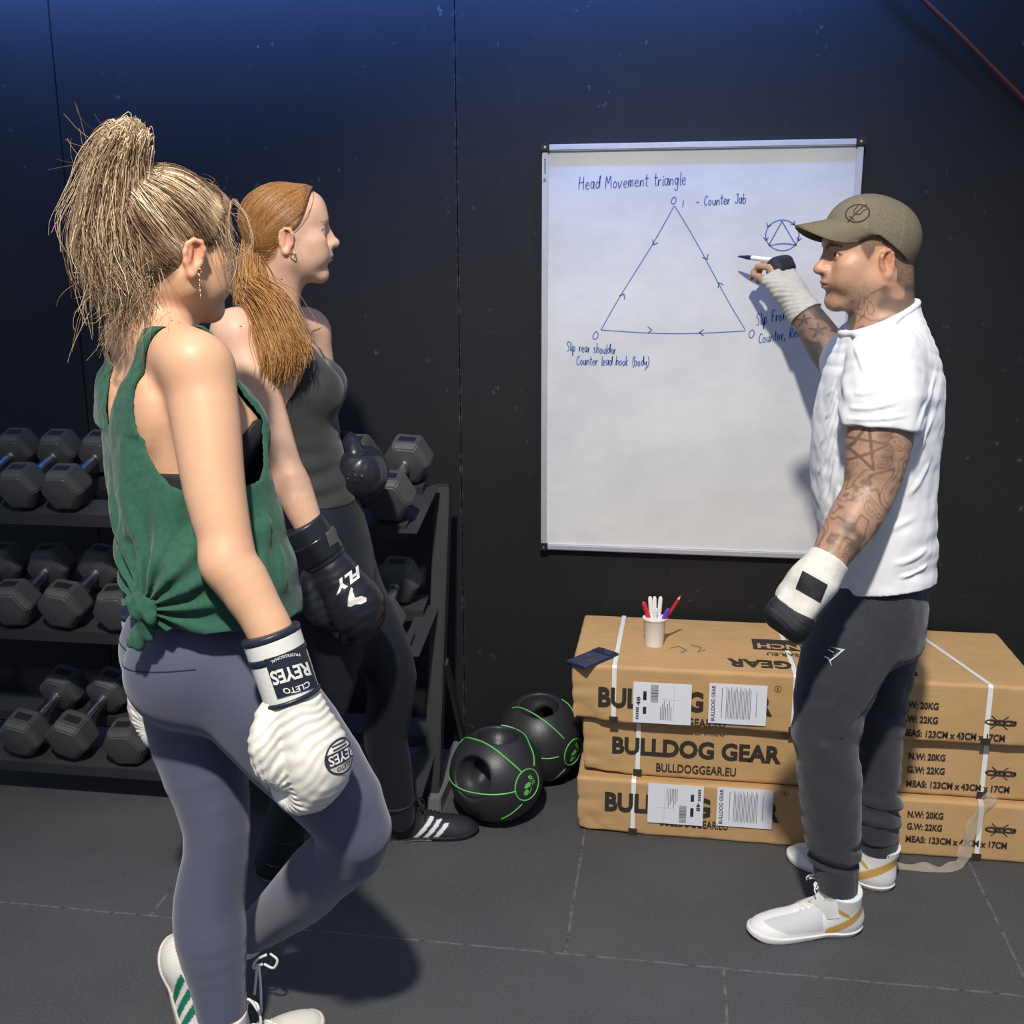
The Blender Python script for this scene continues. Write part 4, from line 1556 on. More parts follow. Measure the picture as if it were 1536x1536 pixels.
def add_hand(F, W, d, n, t, curls, k=1.0, thumb=((0.72, 0.62, -0.3), (0.9, 0.1, -0.42)), spread=0.06):
    """hand of palm, four fingers and thumb. d wrist to knuckles, n out of the back of the hand, t thumb side"""
    W, d, n, t = A(W), nrm(d), nrm(n), nrm(t)
    X = np.stack([d, t, n])
    F.box(W + d * 0.050 * k, (0.047 * k, 0.038 * k, 0.0135 * k), X, r=0.012 * k, k=0.014)
    F.cone(W - d * 0.01 * k, W + d * 0.03 * k, 0.026 * k, 0.027 * k, 0.02)
    tips = []
    for i, (off, ln) in enumerate(((0.029, 1.0), (0.010, 1.08), (-0.010, 1.0), (-0.029, 0.82))):
        base = W + d * (0.092 - 0.004 * abs(i - 1)) * k + t * off * k
        dd = nrm(d + t * spread * (1.5 - i) * 0.5)
        a = 0.0
        p = base - dd * 0.02 * k
        prev, rr = base, 0.0092 * k
        F.cone(p, base, rr, rr, 0.006)
        for j, sl in enumerate((0.043, 0.027, 0.022)):
            a += curls[i][j]
            q = prev + (math.cos(a) * dd - math.sin(a) * n) * sl * ln * k
            r2 = rr * 0.92
            F.cone(prev, q, rr, r2, 0.004)
            prev, rr = q, r2
        tips.append(prev)
    b0 = W + d * 0.022 * k + t * 0.026 * k - n * 0.006 * k
    b1 = b0 + nrm(thumb[0][0] * d + thumb[0][1] * t + thumb[0][2] * n) * 0.042 * k
    b2 = b1 + nrm(thumb[1][0] * d + thumb[1][1] * t + thumb[1][2] * n) * 0.033 * k
    b3 = b2 + nrm(thumb[1][0] * d + thumb[1][1] * t + (thumb[1][2] - 0.15) * n) * 0.024 * k
    F.cone(b0, b1, 0.0145 * k, 0.0115 * k, 0.012)
    F.cone(b1, b2, 0.0115 * k, 0.0100 * k, 0.004)
    F.cone(b2, b3, 0.0100 * k, 0.0085 * k, 0.004)
    return tips, b3


def lpx(*q):
    """points from (px, py, depth)"""
    return [at(*v) for v in q]


def project(F, P, d, dist=0.06):
    """slide points along d until they meet the field's surface"""
    P = np.array(P, dtype=np.float64)
    d = np.asarray(d, dtype=np.float64)
    d = d / np.linalg.norm(d, axis=-1, keepdims=True)
    P = P - d * dist
    tr = np.zeros(len(P))
    for _ in range(60):
        v = F(P)
        st = np.where(tr < max(dist * 3, 0.3), v * 0.8, 0)
        P = P + (d if d.ndim == 2 else d[None]) * st[:, None]
        tr += st
    return P


def subdiv(V, Fc, ln):
    """cut faces finer so that they can wrap a curved surface"""
    bm = bmesh.new()
    vs = [bm.verts.new(tuple(v)) for v in V]
    for f in Fc:
        try: bm.faces.new([vs[i] for i in f])
        except ValueError: pass
    bmesh.ops.triangulate(bm, faces=bm.faces)
    for _ in range(5):
        e = [q for q in bm.edges if q.calc_length() > ln]
        if not e: break
        bmesh.ops.subdivide_edges(bm, edges=e, cuts=1)
        bmesh.ops.triangulate(bm, faces=bm.faces)
    bm.verts.index_update()
    out = np.array([v.co for v in bm.verts]), [[v.index for v in f.verts] for f in bm.faces]
    bm.free()
    return out


def decal(F, s, o, ex, ey, width, height, dirn, bold=0.0, lift=0.0012, fine=0.008, mb=None, m=0, arc=0.0, poly=None):
    """lettering or a drawn shape laid on a field's surface; centred at o, cast along dirn"""
    if poly is None:
        V, Fc = text_np(s, bold)
        lo, hi = V.min(0), V.max(0)
        W = (V - (lo + hi) / 2) / (hi - lo) * [width, height]
    else:
        W, Fc = np.array(poly, dtype=np.float64), [list(range(len(poly)))]
    if arc:
        W = np.stack([W[:, 0], W[:, 1] + arc * (1 - (2 * W[:, 0] / width) ** 2)], 1)
    V3 = np.concatenate([W, np.zeros((len(W), 1))], 1)
    V3, Fc = subdiv(V3, Fc, fine)
    P = A(o) + V3[:, :1] * nrm(ex) + V3[:, 1:2] * nrm(ey)
    dirn = nrm(dirn)
    P = project(F, P, dirn) - dirn * lift
    mb = mb or MB()
    mb.add(P, Fc, m)
    return mb


def shoe(heel, toe, X=None, k=1.0, shaft=None, shaft_r=(0.046, 0.046), wide=1.0):
    """shoe field: Local axes at the heel on the ground; length 0.29 k"""
    heel, toe = A(heel), A(toe)
    if X is None: X = frame(toe - heel)
    S = Local(heel, X, k)
    w = wide
    S.lell((0.045, 0, 0.034), (0.046, 0.036 * w, 0.044), 0.02)
    S.lell((0.10, 0, 0.030), (0.070, 0.036 * w, 0.044), 0.02)
    S.lell((0.165, 0.003, 0.024), (0.075, 0.045 * w, 0.040), 0.025)
    S.lell((0.225, 0.004, 0.016), (0.064, 0.046 * w, 0.036), 0.025)
    S.lcone((0.090, 0, 0.055), (0.150, 0.001, 0.040), 0.034, 0.024, 0.03)
    top = shaft if shaft is not None else S.w((0.062, 0, 0.125))
    S.cone(S.w((0.055, 0, 0.048)), top, shaft_r[0] * k, shaft_r[1] * k, 0.03)
    return S


def shoe_parts(S, parent, colour, sole_col, name='shoe', sole_h=0.016, top_cut=None, h=0.0026, label=None, sole_grow=0.004, flat=True):
    """upper and sole meshes"""
    X = S.X

    def up_f(P, d):
        L = (P - S.c0) @ X.T
        rise = 0.010 * np.clip((L[:, 0] - 0.2 * S.k0) / 0.09, 0, 1) ** 2
        return np.maximum(d, sole_h * 0.7 + rise - L[:, 2])
    U = Field()
    U.p = list(S.p)
    if top_cut is not None: U.plane(top_cut[0], top_cut[1], 0.003)
    V, Qd = surface(Wrap(U, up_f, 0.01), h)
    c = colour(S.to(V), V)
    sh = mesh_np(name, V, Qd, M['shoe_v'], parent, c)
    if label: sh['label'] = label

    def so_f(P, d):
        L = (P - S.c0) @ X.T
        rise = 0.010 * np.clip((L[:, 0] - 0.2 * S.k0) / 0.09, 0, 1) ** 2
        spring = 0.014 * np.clip((L[:, 0] - 0.235 * S.k0) / 0.055, 0, 1) ** 2
        arch = 0.004 * np.exp(-((L[:, 0] - 0.115 * S.k0) / 0.03) ** 2)
        return np.maximum(np.maximum(d - sole_grow, L[:, 2] - sole_h - rise), spring + arch - L[:, 2])
    V, Qd = surface(Wrap(S, so_f, 0.01, hi=None), h)
    sole = mesh_np('sole', V, Qd, M['shoe_v'], sh, np.tile(A(sole_col), (len(V), 1)) if not callable(sole_col) else sole_col(S.to(V)))
    return sh, U


def lace_set(S, U, sh, n, f0, f1, half, mtl, r=0.0022, bow=True, loops=0.035, fall=0.05):
    """criss-cross laces over the instep and a bow"""
    mb = MB()

    def on(f, l):
        p = S.w((f, l, 0.16))
        return project(U, [p], -S.X[2], 0.02)[0] + S.X[2] * r * 0.7
    for i in range(n):
        a = f0 + (f1 - f0) * i / n
        b = f0 + (f1 - f0) * (i + 1) / n
        for s in (1, -1):
            pts = [on(a + (b - a) * t, half * s * (1 - 2 * t)) for t in np.linspace(0, 1, 7)]
            mb.tube(pts, r, 5)
    if bow:
        c = on(f1, 0) + S.X[2] * 0.004
        for s in (1, -1):
            lp = [c, c + S.X[1] * s * loops * 0.6 + S.X[2] * 0.012 + S.X[0] * 0.012, c + S.X[1] * s * loops + S.X[0] * 0.022 - S.X[2] * 0.012, c + S.X[1] * s * loops * 0.55 + S.X[0] * 0.026 - S.X[2] * 0.004, c]
            mb.tube(hermite(lp, 18), r, 5)
            e = [c, c + S.X[1] * s * 0.016 + S.X[0] * 0.02 + S.X[2] * 0.002, c + S.X[1] * s * 0.026 + S.X[0] * 0.03 - S.X[2] * fall * 0.5, c + S.X[1] * s * 0.030 + S.X[0] * 0.028 - S.X[2] * fall]
            mb.tube(hermite(e, 12), r, 5)
    return mb.build('laces', mtl, sh, smooth=True)


def smooth01(x, a, b):
    t = np.clip((x - a) / (b - a), 0, 1)
    return t * t * (3 - 2 * t)


def skin_tone(V, base, seed=0, amt=0.08):
    n = vnoise(V * 14, seed) * 0.5 + vnoise(V * 45, seed + 1) * 0.3 + vnoise(V * 160, seed + 2) * 0.25
    return A(base)[None] * (1 + amt * n)[:, None] * np.stack([np.ones(len(V)), 1 - 0.03 * vnoise(V * 9, seed + 3), 1 - 0.05 * vnoise(V * 9, seed + 3)], 1)


def outside(F, P, gap):
    """ease hair out of the surface it lies on"""
    flat = P.reshape(-1, 3)
    dd = F(flat)
    e = 0.002
    g = np.stack([F(flat + A(*(e if q == k else 0 for q in range(3)))) - dd for k in range(3)], 1) / e
    g /= np.linalg.norm(g, axis=1)[:, None] + 1e-9
    return (flat + g * np.clip(gap - dd, 0, 0.03)[:, None]).reshape(P.shape)


def seg_dist(P, a, b):
    a, b = A(a), A(b)
    ab = b - a
    t = np.clip((P - a) @ ab / (ab @ ab), 0, 1)
    q = P - a - t[:, None] * ab
    return np.sqrt((q * q).sum(1)), t


def shell(F, th):
    return Wrap(F, lambda P, d: np.maximum(d, -(d + th)), 0.001)
# ================================================================== the man at the board
def build_man():
    fz = math.radians(190)
    Xh = frame((math.cos(fz), math.sin(fz), -0.02), (0.02, 0, 1))
    HK = 0.945
    hc = ear_centre((1328, 396), 2.46, Xh, HK, 1)
    H = Local(hc, Xh, HK)
    add_head(H, False)
    fwd, left = A(-0.99, -0.10, 0), A(0.10, -0.99, 0)
    # torso of the body
    T = [((1314, 930, 2.46), .130, .086), ((1314, 850, 2.46), .134, .088), ((1309, 740, 2.46), .142, .106), ((1311, 640, 2.46), .160, .114), ((1320, 570, 2.465), .160, .104), ((1326, 515, 2.47), .105, .076)]
    H.loft([(at(*c), left, a, b) for c, a, b in T], 0.03)
    nb, nt_ = at(1322, 487, 2.465), H.w((-0.022, 0, -0.060))
    H.cone(nb - A(0, 0, 0.03), nt_, 0.063, 0.058, 0.03)
    H.cone(H.w((-0.055, 0, -0.05)), nb - fwd * 0.012, 0.050, 0.056, 0.03)
    for s in (1, -1):
        H.cone(H.w((-0.03, 0.05 * s, -0.045)), nb - left * -0.015 * s + fwd * 0.050 + A(0, 0, -0.03), 0.018, 0.015, 0.02)
        H.cone(nb + A(0, 0, -0.01), nb + left * 0.10 * s - A(0, 0, 0.055), 0.042, 0.040, 0.04)
    # near arm, hanging
    aL = lpx((1322, 548, 2.275), (1320, 640, 2.262), (1314, 690, 2.252), (1305, 735, 2.240), (1281, 780, 2.21), (1255, 820, 2.185), (1226, 866, 2.15))
    H.chain(aL, (.060, .068, .062, .054, .052, .043, .030), 0.03)
    wL = aL[-1]
    dL = nrm(at(1178, 930, 2.13) - wL)
    nL = nrm(A(-0.55, -0.80, 0.10) - dL * (A(-0.55, -0.80, 0.10) @ dL))
    tL = np.cross(dL, nL)
    if tL[2] < 0 or True: tL = nrm(np.cross(nL, dL)) * -1
    fist = ((1.25, 1.55, 1.0),) * 4
    add_hand(H, wL, dL, nL, tL if tL @ A(-1, 0, 0.2) > 0 else -tL, fist, 1.02, thumb=((0.75, 0.55, -0.45), (0.55, -0.35, -0.75)))
    # far arm, raised to the board
    aR = lpx((1300, 530, 2.63), (1275, 545, 2.80), (1266, 556, 2.925), (1240, 520, 2.99), (1213, 478, 3.035), (1186, 440, 3.068))
    H.chain(aR, (.066, .060, .050, .052, .043, .031), 0.03)
    wR = aR[-1]
    kn = at(1160, 386, 3.10)
    dR = nrm(kn - wR)
    nR = nrm(A(0.55, -0.72, 0.30) - dR * (A(0.55, -0.72, 0.30) @ dR))
    tR = nrm(np.cross(dR, nR))
    if tR @ A(-0.7, 0, -0.4) < 0: tR = -tR
    grip = ((0.95, 0.75, 0.35), (1.05, 0.95, 0.45), (1.25, 1.2, 0.8), (1.35, 1.3, 0.9))
    tips, thumb = add_hand(H, wR, dR, nR, tR, grip, 0.98, thumb=((0.80, 0.45, -0.35), (0.75, -0.10, -0.55)))
    # legs inside the trousers, ankles show
    legL = lpx((1300, 935, 2.400), (1264, 990, 2.355), (1241, 1085, 2.335), (1246, 1180, 2.345), (1257, 1315, 2.372), (1260, 1352, 2.378))
    legR = lpx((1322, 935, 2.530), (1322, 990, 2.550), (1318, 1090, 2.560), (1316, 1170, 2.575), (1318, 1262, 2.595), (1319, 1292, 2.600))
    H.chain(legL, (.070, .066, .052, .050, .036, .034), 0.03)
    H.chain(legR, (.070, .066, .050, .048, .036, .034), 0.03)
    V, Qd = one_piece(*surface(H, 0.0026))
    L = H.to(V)
    C = skin_tone(V, (0.50, 0.285, 0.180), 11)
    face_colour(L, C, (0.50, 0.285, 0.18), (0.40, 0.17, 0.13), (0.030, 0.020, 0.014), (0.045, 0.025, 0.012), 0.8, 1.25)
    # cropped hair, stubble
    f, l, u = L.T
    g = np.interp(f, [-0.12, -0.07, -0.035, -0.02, 0.0, 0.02, 0.035, 0.05, 0.075, 0.1], [-0.085, -0.082, -0.05, 0.0, 0.02, -0.012, 0.012, 0.05, 0.065, 0.08])
    hair = smooth01(u - g, -0.006, 0.010) * not_ear(L) * (f < 0.08) * (u > -0.1)
    hair *= 0.80 + 0.2 * vnoise(V * 400, 5)
    C[:] = C * (1 - 0.82 * hair[:, None]) + A(0.030, 0.022, 0.017) * 0.82 * hair[:, None]
    st = np.exp(-(((u + 0.078) / 0.028) ** 2)) * smooth01(f, -0.005, 0.03) * (u < -0.036)
    st = np.maximum(st, np.exp(-(((u + 0.046) / 0.008) ** 2 + ((f - 0.09) / 0.02) ** 2 + (l / 0.026) ** 2)))
    st *= 0.65 + 0.35 * vnoise(V * 500, 6)
    lipz = (f > 0.084) & (np.abs(l) < 0.021) & (u > -0.073) & (u < -0.053)
    st = np.where(lipz, 0, st)
    C[:] = C * (1 - 0.62 * st[:, None]) + A(0.085, 0.062, 0.045) * 0.62 * st[:, None]
    # tattoos
    INK = A(0.050, 0.048, 0.045)

    def ink(m):
        C[:] = C * (1 - m[:, None]) + INK * m[:, None]
    dA, tA = seg_dist(V, aL[0], aL[3])
    dB, tB = seg_dist(V, aL[3], aL[6])
    onL = (np.minimum(dA, dB) < 0.085) & (V[:, 1] < 2.36)
    Wp = V + 0.03 * np.stack([vnoise(V * 16, 31), vnoise(V * 16, 32), vnoise(V * 16, 33)], 1)
    n1 = vnoise(Wp * 22, 41) + 0.5 * vnoise(Wp * 47, 42)
    lines = np.exp(-((np.abs(np.sin(n1 * 8.5))) / 0.36) ** 2)
    shade = smooth01(vnoise(V * 19, 44) + 0.4 * vnoise(V * 60, 45), -0.15, 0.6)
    below = smooth01(-V[:, 2], -aL[1][2] + 0.005, -aL[1][2] + 0.045)
    low = smooth01(-V[:, 2], -aL[3][2] - 0.02, -aL[3][2] + 0.10)
    m = np.minimum(0.78, 0.52 * lines + (0.45 + 0.25 * low) * shade + 0.20) * onL * smooth01(-V[:, 2], -aL[0][2], -aL[1][2] - 0.02)
    # clear ground behind the star
    star_c = at(1297, 672, 2.19)
    e1, e2 = RT, A(-0.03, 0.10, 0.99)
    rel = V - star_c
    su, sv = rel @ e1, rel @ e2
    inst = onL & (V[:, 1] < 2.262)
    near = np.exp(-((su ** 2 + sv ** 2) / 0.040 ** 2) ** 2) * inst
    m = m * (1 - 0.7 * near)
    pts = [(0.047 * math.cos(a), 0.050 * math.sin(a)) for a in [math.radians(8 + 144 * q) for q in range(6)]]
    ds = np.full(len(V), 9.0)
    for a, b in zip(pts[:-1], pts[1:]):
        a, b = A(*a), A(*b)
        p2 = np.stack([su, sv], 1)
        t = np.clip((p2 - a) @ (b - a) / ((b - a) @ (b - a)), 0, 1)
        ds = np.minimum(ds, np.sqrt(((p2 - a - t[:, None] * (b - a)) ** 2).sum(1)))
    m = np.maximum(m, 0.72 * smooth01(-ds, -0.0042, -0.0016) * inst)
    # a skull below the star
    sk = at(1292, 728, 2.185)
    rel = V - sk
    a_, b_ = rel @ e1, rel @ e2
    for cx, cy, rx, ry, w in ((0.012, 0.004, 0.012, 0.009, 0.6), (-0.020, 0.008, 0.009, 0.006, 0.55), (-0.006, -0.007, 0.0045, 0.009, 0.6)):
        m = np.maximum(m, w * smooth01(-np.sqrt(((a_ - cx) / rx) ** 2 + ((b_ - cy) / ry) ** 2), -1.25, -0.75) * inst)
    for q in range(6):
        rr = np.sqrt((a_ + 0.028 - q * 0.0085) ** 2 + (b_ + 0.028 - 0.002 * (q % 2)) ** 2)
        m = np.maximum(m, 0.5 * np.exp(-((rr - 0.006) / 0.0016) ** 2) * inst)
    ink(np.clip(m, 0, 0.8))
    # far forearm: heavy dark sleeve with nautical stars and a rose
    dC, tC = seg_dist(V, aR[2], aR[5])
    onR = (dC < 0.075) & (V[:, 1] > 2.72)
    m = onR * np.minimum(0.93, 0.78 + 0.15 * smooth01(vnoise(V * 26, 51), -0.3, 0.5) + 0.15 * lines)
    for (px, py, ra) in ((1205, 481, 0.020), (1222, 499, 0.025)):
        c = at(px, py, 3.0)
        rel = V - c
        d = nrm(c - CAM)
        a_, b_ = rel @ RT, rel @ UP
        rr, th = np.sqrt(a_ ** 2 + b_ ** 2), np.arctan2(b_, a_)
        edge = ra * (0.42 + 0.58 * np.abs(np.cos(2.5 * (th - math.pi / 2))) ** 5)
        m = np.where(onR & (rr < ra * 1.25), 0.62 * onR, m)
        m = np.maximum(m, 0.9 * onR * smooth01(edge - rr, -0.001, 0.002))
    c = at(1243, 515, 2.97)
    rel = V - c
    a_, b_ = rel @ RT, rel @ UP
    rr, th = np.sqrt(a_ ** 2 + b_ ** 2), np.arctan2(b_, a_)
    rose = np.exp(-((np.sin(rr * 700 + 1.2 * np.sin(th * 5))) / 0.5) ** 2)
    m = np.where(onR & (rr < 0.028), 0.25 + 0.5 * (1 - rose), m)
    ink(np.clip(m * onR, 0, 0.94))
    # neck
    onN = (u < -0.062) & (V[:, 2] > nb[2] - 0.05) & (dA > 0.10) & (f < 0.078) & (np.abs(l) < 0.14)
    dn = np.sqrt(((V - (nb + nt_) / 2) ** 2).sum(1)) < 0.15
    n2 = vnoise(Wp * 34, 61)
    ln2 = np.exp(-((np.abs(np.sin(n2 * 6))) / 0.28) ** 2)
    edge = smooth01(-u - 0.55 * np.maximum(f + 0.012, 0), 0.058, 0.074)
    m = (0.60 * ln2 + 0.62 * smooth01(vnoise(V * 34, 62), -0.30, 0.35) + 0.22) * onN * dn * edge
    ink(np.clip(m, 0, 0.75))
    man = mesh_np('person', V, Qd, M['skin'], None, C)
    tag(man, 'man in tan cap and white t-shirt writing on the whiteboard', 'person')
    PARTS = {}

    # ---- t-shirt
    TS = Field()
    N_ = [((1317, 935, 2.46), .174, .114), ((1315, 880, 2.46), .174, .116), ((1317, 830, 2.46), .172, .124), ((1309, 730, 2.46), .172, .133), ((1314, 640, 2.46), .184, .136), ((1322, 570, 2.465), .186, .126), ((1326, 520, 2.47), .140, .100), ((1324, 484, 2.468), .090, .083), ((1322, 455, 2.468), .082, .078)]
    TS.loft([(at(*c), left, a, b) for c, a, b in N_], 0.03)
    for s in (1, -1):
        TS.cone(nb + A(0, 0, -0.012), nb + left * 0.11 * s - A(0, 0, 0.058), 0.050, 0.052, 0.05)
    sx = nrm(aL[1] - aL[0] + A(-0.012, 0, 0))
    SL = Field()
    SL.chain([aL[0] + A(0.004, 0.012, 0.006), aL[0] + (aL[1] - aL[0]) * 0.55, aL[1] + (aL[1] - aL[0]) * 0.35], (.073, .081, .079), 0.0)
    SL.plane(at(1318, 641, 2.262), sx, 0.006)
    TS.add(lambda P: SL(P), (aL[0] + aL[1]) / 2, 0.20, 0.055)
    SR = Field()
    SR.chain([aR[0] + A(0, -0.02, 0.0), aR[1], aR[1] + (aR[1] - aR[0]) * 0.5], (.078, .078, .078), 0.0)
    SR.plane(aR[1], aR[1] - aR[0], 0.006)
    TS.add(lambda P: SR(P), (aR[0] + aR[1]) / 2, 0.22, 0.05)

    def folds(P, d):
        rr = P - at(1235, 640, 2.36)
        dd = 0.0
        # pull lines from the armpit down over the chest and belly
        for pts, w, hgt in PULL:
            lo, hi = np.min(pts, axis=0) - 4 * w, np.max(pts, axis=0) + 4 * w
            if (P.max(0) < lo).any() or (P.min(0) > hi).any(): continue
            ds, m = np.full(len(P), 9.0), len(pts) - 1
            fd = np.zeros(len(P))
            for k in range(m):
                dk, t = seg_dist(P, pts[k], pts[k + 1])
                fd = np.where(dk < ds, np.minimum(1, 4 * np.minimum((k + t) / m + 0.12, 1.0 - (k + t) / m + 0.03)), fd)
                ds = np.minimum(ds, dk)
            # a ridge with a furrow along one side of it
            dd = dd + hgt * fd * (np.exp(-(ds / w) ** 2) - 0.35 * np.exp(-(ds / (2.4 * w)) ** 2))
        zz = P[:, 2]
        bun = np.exp(-((zz - 0.955) / 0.05) ** 2) * np.clip((P[:, 0] - 0.46) / 0.06, 0, 1)
        dd = dd + bun * 0.006 * vnoise(P * [9, 9, 42], 13)
        dd = dd + 0.0034 * vnoise(P * [18, 18, 9] + 2.0 * vnoise(P * 7, 8)[:, None], 7) + 0.0016 * vnoise(P * 46, 9)
        dd = dd + 0.0035 * np.sin(zz * 95 + 2.5 * vnoise(P * 11, 4)) * np.exp(-((P[:, 1] - 2.27) / 0.05) ** 2) * np.exp(-((zz - 1.30) / 0.04) ** 2)
        return d - dd
    def q(x, y, d, F=TS): return project(F, [at(x, y, 2.12)], at(x, y, 2.3) - at(x, y, 2.12), 0.0)[0]

    def run(x0, y0, x1, y1, sag=0.0, n=6):
        pts = []
        for t in np.linspace(0, 1, n):
            p = q(x0 + (x1 - x0) * t, y0 + (y1 - y0) * t + sag * math.sin(math.pi * t), 0)
            if abs(TS(p[None])[0]) < 0.003: pts.append(p)
        return pts
    PULL = [(run(1254, 590, 1236, 628, 6), .0050, .0075), (run(1254, 604, 1230, 668, 8), .0055, .0085), (run(1254, 628, 1226, 712, 10), .0055, .0085), (run(1254, 655, 1224, 760, 12), .0060, .0085),
            (run(1254, 690, 1222, 812, 14), .0065, .0075), (run(1258, 735, 1222, 855, 12), .0070, .0065), (run(1254, 572, 1240, 592, 4), .0045, .0060), (run(1250, 800, 1226, 872, 8), .006, .005),
            (run(1376, 640, 1402, 560, 4), .0070, .0080), (run(1372, 690, 1400, 620, 5), .0070, .0070), (run(1366, 740, 1396, 690, 4), .007, .006), (run(1345, 845, 1392, 822, 5), .0060, .0080), (run(1352, 866, 1396, 846, 4), .005, .007),
            (run(1276, 612, 1352, 600, 5), .0045, .0050), (run(1272, 628, 1364, 622, 4), .0035, .0040), (run(1284, 590, 1340, 575, 5), .005, .004), (run(1316, 498, 1386, 560, -4), .0028, .0032), (run(1282, 520, 1300, 566, 0), .006, .004), (run(1300, 800, 1372, 776, 5), .0075, .005)]
    PULL = [e for e in PULL if len(e[0]) > 1]
    outer = Wrap(TS, folds, 0.016)
    cax = nrm(A(0, 0, 1) + fwd * 0.46)
    cc = at(1314, 476, 2.466)

    def cut(P, d):
        hem = (P - at(1315, 876, 2.46)) @ nrm(A(0.16, -0.15, -1.0))
        d = np.maximum(d, hem)
        nk = (P - cc) @ cax
        return np.maximum(d, np.where(((P - cc) ** 2).sum(1) < 0.0196, nk, -1))
    V, Qd = surface(Wrap(outer, cut, 0.02), 0.0029)
    m_ts = mat('white_cotton', (0.80, 0.80, 0.81), 0.85, spec=0.15, bump=(700, 0.15), sheen=0.1)
    mesh_np('t_shirt', V, Qd, m_ts, man)
    # collar rib
    X = frame(cax, fwd)
    ring = []
    for t in np.linspace(0, 2 * math.pi, 49):
        dv = X[2] * math.cos(t) + X[1] * math.sin(t)
        ring.append(project(outer, [cc + dv * 0.16 - cax * 0.004], -dv, 0.0)[0] - dv * 0.003)
    ring = np.array(ring)
    for _ in range(4):
        ring[1:-1] = (ring[:-2] + 2 * ring[1:-1] + ring[2:]) / 4
    V, Fc = tube_np(ring, 0.0075, 8, False)
    mesh_np('collar', V, Fc, m_ts, man)

    # ---- trousers
    TR = Field()
    W_ = [((1315, 800, 2.46), .146, .094), ((1315, 850, 2.46), .152, .099), ((1313, 900, 2.46), .164, .108), ((1308, 950, 2.455), .160, .108)]
    TR.loft([(at(*c), left, a, b) for c, a, b in W_], 0.02)
    lp = lpx((1297, 928, 2.380), (1266, 988, 2.355), (1240, 1080, 2.335), (1243, 1175, 2.343), (1248, 1245, 2.357), (1253, 1288, 2.366), (1256, 1330, 2.374))
    rp = lpx((1322, 928, 2.545), (1318, 990, 2.552), (1312, 1085, 2.56), (1311, 1170, 2.575), (1312, 1222, 2.586), (1316, 1250, 2.592), (1318, 1272, 2.598))
    TR.chain(lp, (.092, .095, .076, .071, .067, .055, .047), 0.03)
    TR.chain(rp, (.092, .090, .071, .063, .062, .052, .047), 0.03)

    def tf(P, d):
        z = P[:, 2]
        left_leg = P[:, 1] < 2.47
        ank = np.where(left_leg, 0.20, 0.24)
        b1 = np.exp(-((z - ank) / 0.06) ** 2)
        w = 2.4 * vnoise(P * 9, 2)
        dd = 0.0075 * b1 * np.sin(z * 120 + w + P[:, 0] * 22 + np.where(left_leg, 0, 2))
        kn_ = np.exp(-((z - 0.52) / 0.09) ** 2)
        dd = dd + 0.004 * kn_ * np.sin(z * 70 + w + P[:, 0] * 45)
        dd = dd + 0.0045 * vnoise(P * [13, 13, 5], 5) + 0.0015 * vnoise(P * 40, 6)
        for (a, b, ww, hg) in TP:
            ds, t = seg_dist(P, a, b)
            dd = dd + hg * np.exp(-(ds / ww) ** 2)
        cuff = (z < np.where(left_leg, lp[5][2] - 0.008, rp[5][2] - 0.006))
        dd = np.where(cuff, 0.0012 * np.sin(np.arctan2(P[:, 1] - np.where(left_leg, 2.374, 2.598), P[:, 0] - np.where(left_leg, lp[6][0], rp[6][0])) * 40), dd)
        return d - dd
    q0 = q
    q = lambda x, y, d: q0(x, y, d, TR)
    TP = [(q(1362, 905, 2.42), q(1250, 1060, 2.26), .012, .006), (q(1345, 985, 2.42), q(1262, 1105, 2.25), .010, .006), (q(1288, 960, 2.24), q(1302, 895, 2.27), .007, -.006), (q(1253, 1240, 2.24), q(1238, 960, 2.22), .0025, -.003), (q(1236, 1120, 2.23), q(1290, 1150, 2.26), .009, .005)]
    trf = Wrap(TR, tf, 0.014)

    def tcut(P, d):
        left_leg = P[:, 1] < 2.47
        d = np.maximum(d, P[:, 2] - at(1313, 822, 2.46)[2])
        cutz = np.where(left_leg, lp[6][2] - 0.004, rp[6][2] - 0.004)
        return np.maximum(d, cutz - P[:, 2])
    V, Qd = surface(Wrap(trf, tcut, 0.02), 0.0032)
    m_tr = mat('charcoal_jersey', (0.030, 0.032, 0.040), 0.85, spec=0.2, noise=(8, (0.038, 0.040, 0.048), 0.5), bump=(600, 0.2), sheen=0.25)
    tro = mesh_np('trousers', V, Qd, m_tr, man)
    # white mark on the thigh
    o = at(1252, 985, 2.18)
    ex, ey = RT, UP
    k = 1 / 690.0

    def pp(*pts): return [((x - 1252) * k, (985 - y) * k) for x, y in pts]
    mb = MB()
    for poly in (pp((1242, 969), (1268, 974), (1249, 985), (1262, 976)), pp((1242, 969), (1262, 976), (1268, 974)), pp((1236, 984), (1243, 986), (1243, 988.5), (1237, 986)), pp((1242, 973), (1251, 978), (1250, 979.5), (1243, 975.5)), pp((1268, 974), (1246, 991.5), (1238.5, 986.5), (1246, 989)), pp((1243, 990), (1248, 1000), (1245, 990))):
        decal(trf, None, o, ex, ey, 1, 1, nrm(at(1252, 985, 2.3) - CAM), poly=poly, mb=mb, lift=0.0028, fine=0.005)
    mb.build('white_mark', M['white_plastic'], tro)

    # ---- cap
    Cc = Local(hc, Xh, 0.98)
    Cc.lell((-0.012, 0, 0.034), (0.104, 0.085, 0.092), 0.0)
    Cc.lell((0.016, 0, 0.058), (0.076, 0.068, 0.070), 0.025)

